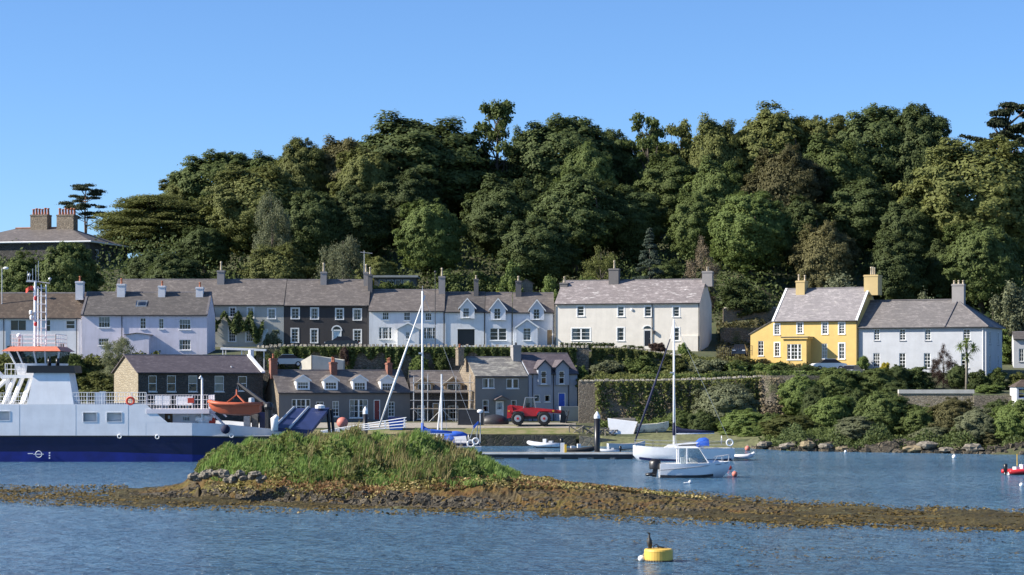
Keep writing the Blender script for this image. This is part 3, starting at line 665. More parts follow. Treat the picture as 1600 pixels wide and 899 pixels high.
f = Fac(1341.5, 263.3, 24, 580); root = f.make('grey_house', 'pale grey house with hipped roof right of the yellow house', 'house')
W = f.x(1541); D = 9.5; ze = f.z(512, 1441); rise = f.z(469.5, 1441, D/2) - ze
wins = [(1365.5,514.5,1374.5,532,2,4,'g'),(1405.5,514.5,1415,532,2,4,'g'),(1445,514.5,1454.5,532,2,4,'g'),(1505,514.5,1516,532,2,4,'g'),(1364.5,552,1375,574,3,4,'g'),(1405,552,1415,575,2,4,'g'),(1443.5,552,1454,575,2,4,'g'),(1502,552,1514,575,2,4,'g')]
ops = [(f.x(a), f.z(d, a), f.x(c), f.z(b_, a)) for a, b_, c, d, *_ in wins]
rops = [(1.8,3.2,2.7,4.7),(1.8,0.2,2.7,1.9),(6.8,3.2,7.5,4.7),(6.8,0.2,7.5,1.9)]
body(root, W, D, ze, 0, ops, M['grey_wall'], 2.5, rops)
for q, wn in zip(ops, wins): window(root, *q, 0.0, *wn[4:])
for q in rops: window(root, *q, 0, 2, 4, 'g', origin=(W - 0.004, q[0], q[1]), rz=R(90))
MB().box(0.3, W-1.0, 1.0, 1.1, -0.5, ze).build('room_dark_backing', M['room_shade'], root)  # dark backing, indoor shade given as colour
mb = MB(); o_ = 0.3; hr = W - 4.6; zt = ze + 0.02; tp = ze + rise
mb.poly([(0,-o_,zt),(W+o_,-o_,zt),(hr,D/2,tp),(0,D/2,tp)]); mb.poly([(W+o_,-o_,zt),(W+o_,D+o_,zt),(hr,D/2,tp)]); mb.poly([(W+o_,D+o_,zt),(0,D+o_,zt),(0,D/2,tp),(hr,D/2,tp)])
mb.poly([(0,D+o_,zt),(W+o_,D+o_,zt),(W+o_,-o_,zt),(0,-o_,zt)]); mb.poly([(0,-o_,zt),(0,D/2,tp),(0,D+o_,zt)])
slate('slate_grey', (0.24, 0.22, 0.21), (0.3, 0.27, 0.26), (0.42, 0.38, 0.34), 0.4)
rf = mb.build('roof', M['slate_grey'], root)
for a, b_ in (((W+o_,-o_,zt),(hr,D/2,tp)), ((hr,D/2,tp),(0,D/2,tp)), ((W+o_,D+o_,zt),(hr,D/2,tp)), ((f.x(1477),-o_,zt),(f.x(1497,D/2),D/2,tp))):
    MB().tube([Vector(a)+Vector((0,0,0.03)), Vector(b_)+Vector((0,0,0.05))], 0.1, 6).build('ridge_tiles', M['ridge_tile'], rf)
MB().tube([(0,-o_-0.05,zt-0.04),(W+o_,-o_-0.05,zt-0.04),(W+o_+0.05,D,zt-0.04)], 0.07, 6).build('gutter', M['dark_metal'], rf)
x, z = f.x(1498, D/2), f.z(444, 1498, D/2); chimney(root, x, D/2, tp-0.9, z, 1.45, 1.0, M['chimney_grey'], 3, 'buff_pot', 0.45, along='x')
MB().tube([(f.x(1536),-0.3,ze-0.05),(f.x(1536),-0.08,ze-0.3),(f.x(1536),-0.08,-1)], 0.05, 6).build('downpipe', M['white_paint'], root)
# small lean-to beyond it
ho = House('far_outbuilding', 'low grey outbuilding with slate roof at the right edge', 1584, 1680, 276, 10, 572, 530, 520, 5, 'grey_wall', 'slate_dark', wins=[(1592,545,1600,565,2,3,'g')])

# ------------------------------------------------------------------ mansion on the hill, far left
fr = Fac(-70, 332, 12, 425); root = fr.make('hill_mansion', 'large hip-roofed mansion with two rows of red chimney pots on the hill', 'house')
D = 15; W = fr.x(140); ze = fr.z(379, 60); rise = fr.z(357, 60, D/2) - ze
rops = [(2.2,ze-3.2,3.5,ze-1.0),(6.8,ze-3.2,8.1,ze-1.0),(11.2,ze-3.2,12.5,ze-1.0)]
body(root, W, D, ze, 0, [], M['rubble_dark'], 6, rops)
for q in rops: window(root, *q, 0, 2, 4, '', origin=(W - 0.004, q[0], q[1]), rz=R(90), fw=0.14)
MB().box(0.3, W-1.2, 1.0, D-0.5, -0.5, ze-0.1).build('room_dark_backing', M['room_shade'], root)  # dark block filling the house, its colour standing in for indoor shade
mb = MB(); o_ = 0.4; hl, hr = 6.5, W - 6.5; zt = ze + 0.02; tp = ze + rise
mb.poly([(-o_,-o_,zt),(W+o_,-o_,zt),(hr,D/2,tp),(hl,D/2,tp)]); mb.poly([(W+o_,-o_,zt),(W+o_,D+o_,zt),(hr,D/2,tp)]); mb.poly([(W+o_,D+o_,zt),(-o_,D+o_,zt),(hl,D/2,tp),(hr,D/2,tp)])
mb.poly([(-o_,D+o_,zt),(-o_,-o_,zt),(hl,D/2,tp)]); mb.poly([(-o_,D+o_,zt),(W+o_,D+o_,zt),(W+o_,-o_,zt),(-o_,-o_,zt)])
rf = mb.build('roof', M['slate_warm'], root)
MB().tube([(hl,D/2,tp+0.04),(hr,D/2,tp+0.04)], 0.16, 6).build('ridge_tiles', M['ridge_red'], rf)
MB().tube([(-o_,-o_-0.1,zt),(W+o_,-o_-0.1,zt),(W+o_+0.1,D,zt)], 0.14, 6).build('gutter', M['white_paint'], rf)
for pxc in (64, 105):
    x = fr.x(pxc, D/2); z = fr.z(336, pxc, D/2)
    chimney(root, x, D/2, tp - 1.5, z, 2.8, 1.7, M['rubble'], 6, 'terracotta', 1.0, along='x', pr=0.21)

# ------------------------------------------------------------------ lower row on the quay
h = House('stone_boathouse', 'long dark stone boathouse with sunlit golden left gable behind the ferry', 216, 411, 245, -30, 662, 581.5, 556.5, 8.0, 'rubble_dark', 'slate_violet',
  wins=[(232,587,245,612,1,2,''),(261,587,275,612,1,2,''),(294.5,587,308.5,612,1,2,'b'),(335.5,587.5,350,612,1,2,'B'),(372,588,386,611,1,2,''),(232,630,246,655,1,2,''),(280,630,294,655,1,2,'')],
  vl=0.25, vr=0.1, verge=None, ov=0.35)
e = 0.02
MB().mesh([(0-e,8.0,-1),(0-e,0,-1),(0-e,0,h.ze),(0-e,4.0,h.ze+h.rise),(0-e,8.0,h.ze)], [(0,1,2,3,4)]).build('sunlit_gable', M['rubble_gold'], h.root)  # left gable overlaid in golden stone, sunlight put into the colour
k = h.rise / 4.0
MB().prismx([(-0.36,h.ze-0.36*k+0.05),(4.0,h.ze+h.rise+0.05),(4.0,h.ze+h.rise+0.25),(-0.36,h.ze-0.36*k+0.25)], h.W-0.35, h.W+0.12).build('white_verge', M['white_paint'], h.root)
x, z = h.f.q(359, 577, 1.5); MB().tube([(x,1.0,z-0.6),(x,1.0,z+0.35)], 0.09, 8).build('vent_pipe', M['white_paint'], h.root)
x = h.f.x(392, 4); MB().box(x-0.2,x+0.25,3.7,4.3,h.ze+h.rise-0.4,h.ze+h.rise+0.75).build('chimney', M['chimney_white'], h.root)

hc = House('dormer_cottages', 'low row of dark stone cottages with four white dormers', 436, 641, 249.5, -18, 666, 613, 580, 7.5, 'cottage_wall', 'slate_warm',
  wins=[(456,624,485,646,4,2,'v'),(494,628,506,642,2,2,''),(519.5,627,529.5,651,2,4,''),(546,624.5,575,653,4,3,'m'),(606.5,628,616.5,651,2,4,'')],
  doors=[(584,625,594,656,'door_red',2)], vl=0.15, vr=-0.006)
for pa, pb, wi in ((463,484,(465,597,482,608,4,2,'')), (506.5,528,(508.5,597.5,526,608.5,4,2,'')), (551.5,573,(553.5,598,571,609.5,4,2,'')), (595,616,(597,599,614.5,610,4,2,''))):
    hc.dorm(pa, pb, 614.5, 594, 587, 0.25, 'white_paint', 'slate_warm', wi, ov=0.12, vo=0.15)
hc.chim(424+3, 9.5, 563, 'brick_red', 1, 'terracotta', 0.4); hc.chim(520.5, 9, 569, 'brick_red', 2, 'terracotta', 0.45); hc.chim(607.5, 7, 570, 'brick_red', 2, 'terracotta', 0.45)
MB().mesh([(-0.02,7.5,-1),(-0.02,0,-1),(-0.02,0,hc.ze),(-0.02,3.75,hc.ze+hc.rise),(-0.02,7.5,hc.ze)], [(0,1,2,3,4)]).build('sunlit_gable', M['rubble'], hc.root)  # paler sheet over the left gable, sunlit side put into its colour

hr_ = House('renovated_cottage', 'unfinished cottage with bare timber dormers wrapped in scaffolding', 641.5, 741, 254.3, -6, 666, 613, 581, 7.5, 'rubble_dark', 'slate_warm',
  wins=[(652,634,664,655,2,2,''),(700,634,716,655,2,2,'')], doors=[(676,630,686,658,'timber',2)], vl=-0.006, vr=-0.3)
for pa, pb in ((649,676), (695,722)):
    hr_.dorm(pa, pb, 615, 600, 590, 0.3, 'timber', 'slate_mossy', (pa+4,600,pb-3,612,2,1,'n'), barge='timber')
# scaffolding stands in front of it
sf = thing('scaffolding', 'tube scaffolding with plank decks around the unfinished cottage', 'scaffolding', P(646, 666, 252.2))
L = 6.6
for i in range(5):
    for y in (0.0, 1.1):
        MB().tube([(i*L/4, y, -0.3), (i*L/4, y, 5.6 + 0.5*((i*7+int(y))%3)*0.5)], 0.035, 6).build('standard', M['galvanised'], sf)
for z in (2.0, 3.0, 4.1, 5.1):
    for y in (0.0, 1.1): MB().tube([(-0.4, y-0.04, z), (L+0.4, y-0.04, z)], 0.03, 6).build('ledger', M['galvanised'], sf)
for i in range(4): MB().tube([(i*L/4, -0.05, 0.3 if i%2 else 2.0), ((i+1)*L/4, -0.05, 2.0 if i%2 else 0.3)], 0.028, 6).build('brace', M['galvanised'], sf)
for z in (2.03, 4.13):
    for k in range(4): MB().box(-0.3, L+0.2, 0.03+k*0.27, 0.27+k*0.27, z, z+0.05).build('plank', M['timber'], sf)

h = House('grey_slate_house', 'grey stone house with mossy pale roof in front of the white cottages', 742.5, 825, 252, -17, 662, 587.5, 559.5, 7.5, 'cement_wall', 'slate_mossy',
  wins=[(754,591.5,772.5,606.5,2,1,'m'),(791.5,592,810.5,607,2,1,'m'),(754,625,763.5,644,1,2,''),(798.5,625.5,807.5,643,1,2,'')],
  doors=[(774.5,627,787,652,'door_white',2,True)], vl=0.1, vr=-0.05)
x0, x1 = h.f.x(772), h.f.x(790); z = h.f.z(627, 780)
g = gablet(h.root, x0, x1, -0.9, -0.003, z+0.15, z+0.2, z+0.55, M['cement_wall'], M['slate_violet'], 'chimney_grey' if False else None, 'door_canopy', vo=0.1)
h.chim(718.5, 8.5, 546, 'rubble', 1, 'terracotta', 0.3, 1.2); h.chim(806, 12, 542.5, 'chimney_grey', 1, 'dark_metal', 0.25, 1.1)
MB().mesh([(-0.02,7.5,-1),(-0.02,0,-1),(-0.02,0,h.ze),(-0.02,3.75,h.ze+h.rise),(-0.02,7.5,h.ze)], [(0,1,2,3,4)]).build('sunlit_gable', M['rubble'], h.root)  # left gable drawn paler than the front, sunlight painted in

h = House('bluegrey_house', 'bluish grey house with two peaked wall dormers and a blue door', 825.8, 902, 254, -17, 656, 583.5, 553.5, 8, 'bluegrey_wall', 'slate_violet',
  wins=[(834,617,844,628,1,1,''),(851,617.5,860,628,1,1,'')], doors=[(872,614,883.5,635,'door_blue',2)], vl=-0.05, vr=0.1)
for pa, pb in ((841, 861), (869, 889)):
    h.dorm(pa, pb, 602, 574, 563.5, -0.34, 'bluegrey_wall', 'slate_violet', (pa+4.5,580,pa+13,600,1,2,''), barge='dark_metal')
h.pipe(832); h.pipe(864.5); h.pipe(888)
MB().box(h.f.x(868), h.f.x(902), -2.0, -0.01, -1.2, h.f.z(635, 880)).build('door_step_terrace', M['bluegrey_wall'], h.root)

# ------------------------------------------------------------------ small buildings around
f = Fac(585, 306, 0, 452); root = f.make('flat_roofed_house', 'modern flat roofed glazed house behind the white cottage roof', 'house')
W = f.x(650); zt = f.z(434, 620)
plain('cladding', (0.09, 0.1, 0.1), 0.6); plain('render_light', (0.32, 0.34, 0.33), 0.8)
mb = MB(); wn = [(0.6 + i*1.15, 0.1, 1.6 + i*1.15, zt - 0.3) for i in range(4)]
wall_face(mb, (0,0,-2), (1,0,0), (0,0,1), (0,-1,0), W, zt+2, [(a,b_+2,c,d+2) for a,b_,c,d in wn]); mb.poly([(W,0,-2),(W,6,-2),(W,6,zt),(W,0,zt)]); mb.poly([(0,6,-2),(0,0,-2),(0,0,zt),(0,6,zt)])
mb.build('wall', M['cladding'], root)
for q in wn: window(root, *q, 0, 1, 1, 'n', 'grey_metal')
MB().box(-0.4, W+0.3, -0.7, 6.2, zt, zt+0.3).build('roof', M['render_light'], root)
f = Fac(811, 300, 0, 462); root = f.make('garden_shed', 'small timber garden shed behind the cottage ridge', 'shed')
gablet(root, 0, 1.9, 0, 2.5, -1, 1.7, 2.2, M['wood_grey'], M['slate_dark'], None, 'shed_body', vo=0.25)
f = Fac(468, 258.5, 0, 578); root = f.make('canvas_shelter', 'cream canvas boat shelter behind the dormer cottages', 'shelter')
W = f.x(536); z1, z2 = f.z(566, 470), f.z(555, 490); plain('canvas_cream', (0.62, 0.58, 0.48), 0.9, 0.12, 1.0)
MB().mesh([(0,0,0),(1.5,-0.6,0),(W,0.2,0),(W,2.6,0),(0,2.6,0),(0,0,z1),(1.5,-0.6,z2),(W,0.2,z1+0.2),(W,2.6,z1+0.3),(0,2.6,z1)],
  [(0,1,6,5),(1,2,7,6),(2,3,8,7),(3,4,9,8),(4,0,5,9),(5,6,7,8,9)]).build('canvas', M['canvas_cream'], root)
MB().tube([(1.5,-0.63,-0.5),(1.5,-0.63,z2+0.1)], 0.05, 6).build('pole', M['dark_metal'], root)
plain('tarp_blue', (0.03, 0.12, 0.4), 0.7)
root = thing('carport', 'flat pale roofed carport between boathouse and cottages', 'carport', P(346, 560, 262))
for x in (0.1, 2.4, 5.1): MB().box(x, x+0.12, 0, 0.12, -2.4, 1.1).build('post', M['white_paint'], root)
for x in (0.1, 2.4, 5.1): MB().box(x, x+0.12, 2.6, 2.72, -2.4, 1.1).build('post', M['white_paint'], root)
MB().hexa([(-0.1,-0.2,1.05),(5.4,-0.2,0.85),(5.4,2.9,0.9),(-0.1,2.9,1.1)], [(-0.1,-0.2,1.3),(5.4,-0.2,1.1),(5.4,2.9,1.15),(-0.1,2.9,1.35)]).build('roof', M['white_paint'], root)
f = Fac(1588, 236, 0, 622); root = f.make('edge_cabin', 'small white cabin with slate roof at the right edge below the grey house', 'cabin')
mb = MB(); wall_face(mb, (0,0,-1.5), (1,0,0), (0,0,1), (0,-1,0), 4, 2.7, [(0.25,1.5,0.95,2.5)]); mb.poly([(0,3,-1.5),(0,0,-1.5),(0,0,1.2),(0,3,1.2)]); mb.build('wall', M['white_wall'], root)
window(root, 0.25, 0.0, 0.95, 1.0, 0, 1, 2, 'n', 'tarp_blue')
MB().hexa([(-0.2,-0.2,1.2),(4.2,-0.2,1.2),(4.2,3.2,1.2),(-0.2,3.2,1.2)], [(0.9,1.4,2.0),(4.2,1.4,2.0),(4.2,1.6,2.0),(0.9,1.6,2.0)]).build('roof', M['tile_brown'], root)
# ------------------------------------------------------------------ foliage
def leaf_mesh(name, c, nrm, size, aspect=0.6, rng=RNG):
    """one diamond-shaped leaf spray per centre"""
    N = len(c); nrm = nrm / (np.linalg.norm(nrm, axis=1, keepdims=True) + 1e-9)
    rv = rng.normal(size=(N, 3)); t = np.cross(nrm, rv); t /= (np.linalg.norm(t, axis=1, keepdims=True) + 1e-9); bt = np.cross(nrm, t)
    s = size[:, None]
    v = np.empty((N, 4, 3)); v[:, 0] = c - t*s; v[:, 1] = c + bt*s*aspect + nrm*s*0.15; v[:, 2] = c + t*s; v[:, 3] = c - bt*s*aspect + nrm*s*0.15
    me = bpy.data.meshes.new(name); me.vertices.add(4*N); me.loops.add(4*N); me.polygons.add(N)
    me.vertices.foreach_set('co', v.reshape(-1).astype(np.float32)); me.loops.foreach_set('vertex_index', np.arange(4*N, dtype=np.int32))
    me.polygons.foreach_set('loop_start', np.arange(0, 4*N, 4, dtype=np.int32)); me.polygons.foreach_set('loop_total', np.full(N, 4, dtype=np.int32))
    me.update(calc_edges=True); me.validate(); return me
def clump_leaves(centers, radii, per, rng, flat=0.75, low=-0.45, size=0.3, fill=0.35, sub=0):
    C_, N_, S_ = [], [], []
    if sub:                                     # break each clump into smaller uneven sprays
        c2, r2 = [], []
        for c, r in zip(centers, radii):
            for _ in range(sub):
                d = rng.normal(size=3); d /= np.linalg.norm(d); d[2] = d[2]*0.7 + 0.15
                c2.append(c + d * r * rng.uniform(0.45, 0.85)); r2.append(r * rng.uniform(0.32, 0.62))
        centers, radii = c2, r2
    for c, r in zip(centers, radii):
        k = max(12, int(per * r * r)); d = rng.normal(size=(k*2, 3)); d /= np.linalg.norm(d, axis=1, keepdims=True)
        d = d[d[:, 2] > low][:k]; k = len(d)
        rr = r * (1 - fill * rng.random(k) ** 1.6) * (1 + 0.2 * rng.normal(size=k))
        p = d * rr[:, None]; p[:, 2] *= flat
        C_.append(c + p); N_.append(d * 0.8 + rng.normal(size=(k, 3)) * 0.6 + np.array([0, 0, 0.35])); S_.append(size * (0.6 + 0.7 * rng.random(k)))
    return np.concatenate(C_), np.concatenate(N_), np.concatenate(S_)
TREES = {}
def limb(mb, a, b, r0, r1, rng, n=5, bend=0.12):
    a, b = np.array(a), np.array(b); L = np.linalg.norm(b - a); pts = []; rs = []
    off = rng.normal(size=3) * L * bend
    for i in range(n + 1):
        t = i / n; pts.append(a + (b - a) * t + off * math.sin(math.pi * t)); rs.append(r0 + (r1 - r0) * t)
    mb.tube(pts, rs, 6)
def make_tree(kind, seed):
    """crown and trunk data, nominal height 16 and crown radius 6"""
    rng = np.random.default_rng(seed); mb = MB(); cs, rs = [], []
    if kind == 'broad' or kind == 'dense':
        n = 190 if kind == 'broad' else 230; lob = rng.uniform(0, 6.28, 6)
        while len(cs) < n:
            p = rng.normal(size=3); p /= np.linalg.norm(p); q = rng.uniform(0.55, 1.0) ** 0.45
            az = math.atan2(p[1], p[0]); q *= 0.88 + 0.1*math.sin(2*az + lob[0])*math.sin(4*p[2] + lob[1]) + 0.08*math.sin(4*az + lob[2] + 5*p[2]) + 0.06*math.sin(7*az + lob[3] - 6*p[2])
            zz = p[2]*q
            if zz < -0.97: continue
            wd = 1.0 if zz > -0.35 else 1.0 - 0.35*(-0.35 - zz)
            cs.append(np.array([p[0]*q*5.7*wd, p[1]*q*5.7*wd, 8.2 + zz*(7.1 if zz > 0 else 7.4)])); rs.append(rng.uniform(0.7, 1.5) * (1.0 if kind == 'broad' else 0.85))
        lv = clump_leaves(cs, rs, 300 if kind == 'broad' else 400, rng, 0.8, -0.7, 0.165 if kind == 'broad' else 0.14, 0.6, 5)
        ax = np.array([5.7, 5.7, 7.2]); cc_ = np.array([0, 0, 8.2]); k = 13000
        d = rng.normal(size=(k, 3)); d /= np.linalg.norm(d, axis=1, keepdims=True); d = d[d[:, 2] > -0.85]
        pin = cc_ + d * ax * (0.66 + 0.2 * rng.random((len(d), 1)))
        C0 = np.concatenate([lv[0], pin]); rad = (C0 - cc_) / ax; rad /= (np.linalg.norm(rad, axis=1, keepdims=True) + 1e-6)
        N0 = np.concatenate([lv[1] * 0.45, rng.normal(size=(len(d), 3)) * 0.3]) + rad * 1.0 + rng.normal(size=C0.shape) * 0.25
        lv = (C0, N0, np.concatenate([lv[2], 0.2 * (0.7 + 0.6 * rng.random(len(d)))]))
        tr = [(0,0,-2),(0.2,0,2),(0,0.2,6),(0.1,0,10)]; mb.tube(tr, [0.55,0.45,0.35,0.15], 8)
        for c in cs[::9]: limb(mb, (0,0,rng.uniform(3,8)), c, 0.17, 0.04, rng)
        gap = None
    elif kind == 'sparse':
        for i in range(34):
            z = rng.uniform(5, 15.6); r_ = 4.6 * (1 - abs(z - 10) / 9) * math.sqrt(rng.random()); a = rng.uniform(0, 6.28)
            cs.append(np.array([r_*math.cos(a), r_*math.sin(a), z])); rs.append(rng.uniform(0.55, 1.15))
        lv = clump_leaves(cs, rs, 210, rng, 0.8, -0.7, 0.24, 0.6)
        mb.tube([(0,0,-2),(0.2,0,4),(-0.2,0.1,9),(0.2,0,14.5)], [0.4,0.33,0.22,0.06], 8)
        for c in cs: limb(mb, (0,0,max(3, c[2]-rng.uniform(2,4))), c, 0.1, 0.03, rng)
    elif kind == 'layered':
        for i in range(300):
            t = rng.random()**0.9; z = 2.5 + 12 * t; rm = 6 * math.sqrt(max(0.02, 1 - (t*0.98)**2.2)); r_ = rm * (0.55 + 0.45 * rng.random()); a = rng.uniform(0, 6.28)
            cs.append(np.array([r_*math.cos(a), r_*math.sin(a), z])); rs.append(rng.uniform(0.9, 1.7))
        lv = clump_leaves(cs, rs, 170, rng, 0.45, -0.6, 0.17, 0.8)
        d = rng.normal(size=(16000, 3)); d /= np.linalg.norm(d, axis=1, keepdims=True); d[:, 2] = np.abs(d[:, 2]); pin = np.array([0, 0, 2.0]) + d * [5.2, 5.2, 12.6] * (0.75 + 0.2 * rng.random((len(d), 1)))
        lv = (np.concatenate([lv[0], pin]), np.concatenate([lv[1], d + rng.normal(size=d.shape)*0.4]), np.concatenate([lv[2], np.full(len(d), 0.2)]))
        mb.tube([(0,0,-2),(0,0,5),(0.3,0,14)], [0.7,0.5,0.1], 8)
        for c in cs[::5]: limb(mb, (0,0,max(2,c[2]-2)), c, 0.15, 0.04, rng)
    elif kind == 'pine':
        for i in range(26):
            z = rng.uniform(8.5, 15.4); r_ = rng.uniform(1.0, 5.0) * (1 - max(0, (z - 13)) / 5); a = rng.uniform(0, 6.28)
            cs.append(np.array([r_*math.cos(a), r_*math.sin(a), z])); rs.append(rng.uniform(0.9, 1.9))
        lv = clump_leaves(cs, rs, 330, rng, 0.26, -0.3, 0.2, 0.8)
        mb.tube([(0,0,-2),(0.3,0,4),(-0.1,0,9),(0.3,0,15)], [0.35,0.28,0.22,0.06], 8); mb.tube([(0.1,0,3),(1.6,0.2,8),(2.2,0.3,13)], [0.22,0.16,0.05], 7)
        for c in cs: limb(mb, (0,0,c[2]-rng.uniform(0.5,2.0)), c, 0.09, 0.03, rng)
    elif kind == 'cypress':                     # wind-combed plates of foliage reaching sideways
        for i in range(30):
            z = rng.uniform(7, 15.8); r_ = rng.uniform(1.0, 6.0) * (0.55 + 0.45*math.sin((z-6)/10*3.14)); a = rng.uniform(0, 6.28); d = np.array([math.cos(a), math.sin(a), 0.22])
            for k in range(5): cs.append(np.array([0,0,z-1.5]) + d * (r_ * (0.5 + 0.13*k))); rs.append(1.1 - 0.15*k)
        lv = clump_leaves(cs, rs, 200, rng, 0.26, -0.4, 0.22, 0.7)
        mb.tube([(0,0,-2),(0.3,0,6),(0,0,14)], [0.6,0.45,0.1], 8)
        for c in cs[4::5]: limb(mb, (0,0,c[2]-2.5), c, 0.16, 0.03, rng)
    elif kind == 'spruce':
        for i in range(150):
            t = rng.random() ** 0.8; z = 1.5 + 14.3 * t; rm = 5.4 * (1 - t) + 0.15; a = rng.uniform(0, 6.28)
            for q in (0.55, 0.8, 1.0): cs.append(np.array([rm*q*math.cos(a), rm*q*math.sin(a), z - 0.9*q*(1-t)])); rs.append(0.75 - 0.3*t)
        lv = clump_leaves(cs, rs, 220, rng, 0.35, -0.6, 0.17, 0.8)
        mb.tube([(0,0,-1),(0,0,15.6)], [0.3,0.03], 7)
    elif kind == 'feathery':
        for i in range(70):
            a = rng.uniform(0, 6.28); r_ = 4.4 * math.sqrt(rng.random()); z = 2.5 + 12.6 * rng.random() * (1 - (r_/6.2)**2); cs.append(np.array([r_*math.cos(a), r_*math.sin(a), z])); rs.append(rng.uniform(0.7, 1.4))
        lv = clump_leaves(cs, rs, 200, rng, 1.1, -0.9, 0.17, 0.9)
        mb.tube([(0,0,-2),(0.1,0,4),(0,0.2,13)], [0.3,0.2,0.04], 7)
        for c in cs[::3]: limb(mb, (0,0,max(1,c[2]-3)), c, 0.07, 0.02, rng)
    elif kind == 'bush':                        # nominal height 16 radius 8, leafy to the ground
        for i in range(60):
            p = rng.normal(size=3); p /= np.linalg.norm(p); p[2] = abs(p[2]); q = rng.uniform(0.55, 0.92)
            cs.append(np.array([p[0]*6*q, p[1]*6*q, 0.6 + p[2]*13.2*q])); rs.append(rng.uniform(1.5, 2.9))
        lv = clump_leaves(cs, rs, 95, rng, 0.9, -0.7, 0.34, 0.6, 5)
        for c in cs[::5]: limb(mb, (c[0]*0.1,c[1]*0.1,-2), c, 0.2, 0.06, rng)
    elif kind == 'spiky':                       # upright twiggy shrub
        for i in range(46):
            a = rng.uniform(0, 6.28); r_ = 5.0 * rng.random(); z = rng.uniform(4, 14.5) - r_*0.5; cs.append(np.array([r_*math.cos(a), r_*math.sin(a), max(1,z)])); rs.append(rng.uniform(1.1, 2.0))
        lv = clump_leaves(cs, rs, 90, rng, 1.5, -0.9, 0.36, 0.9)
        for c in cs[::3]: limb(mb, (0,0,-2), c, 0.16, 0.04, rng)
    cr = leaf_mesh(kind + '_crown', *lv, 0.6 if kind not in ('spruce','pine','cypress','feathery','layered') else 0.42, rng)
    return cr, mb.data(kind + '_trunk', True)
def tree(name, kind, seed, px, py_top, half_px, Y, leaf, label, cat='tree', bark='bark', group=None, sink=0.0, yscale=1.0, py_base=None):
    key = (kind, seed % 4)
    if key not in TREES: TREES[key] = make_tree(kind, 100 + seed % 4 + sum(map(ord, kind)))
    cr, tr = TREES[key]
    X = (px - CX) * Y / F; zg = ground(X, Y) - sink if py_base is None else P(px, py_base, Y).z
    zt = P(px, py_top, Y).z; s = (zt - zg) / 16.2; r_ = half_px * Y / F / 6.3
    t = thing(name, label, cat, (X, Y, zg), seed * 1.37, group); t.scale = (r_, r_ * yscale, max(0.02, s))
    for nm, me, mt in (('crown', cr, leaf), ('trunk', tr, bark)):
        if not me.materials: me.materials.append(M[mt])
        o = link(nm, me, None, t)
        o.material_slots[0].link = 'OBJECT'; o.material_slots[0].material = M[mt]
    return t
leafmat('leaf_dark', (0.052, 0.074, 0.026), (0.088, 0.115, 0.038)); leafmat('leaf_mid', (0.066, 0.094, 0.028), (0.115, 0.148, 0.044))
leafmat('leaf_olive', (0.088, 0.104, 0.03), (0.145, 0.158, 0.048)); leafmat('leaf_bright', (0.095, 0.14, 0.038), (0.16, 0.21, 0.06))
leafmat('leaf_brown', (0.078, 0.08, 0.036), (0.125, 0.115, 0.048)); leafmat('leaf_greygreen', (0.11, 0.125, 0.065), (0.18, 0.195, 0.11))
leafmat('leaf_blue', (0.05, 0.075, 0.055), (0.095, 0.125, 0.09)); leafmat('leaf_pine', (0.02, 0.028, 0.013), (0.035, 0.045, 0.018), 0.1)
leafmat('leaf_yellow', (0.3, 0.27, 0.03), (0.42, 0.36, 0.05)); leafmat('leaf_red', (.055,.04,.034), (.085,.055,.045)); leafmat('leaf_twig', (0.13, 0.1, 0.065), (0.2, 0.16, 0.1), 0.1)
leafmat('leaf_grass', (0.075, 0.13, 0.028), (0.18, 0.26, 0.07), 0.35)

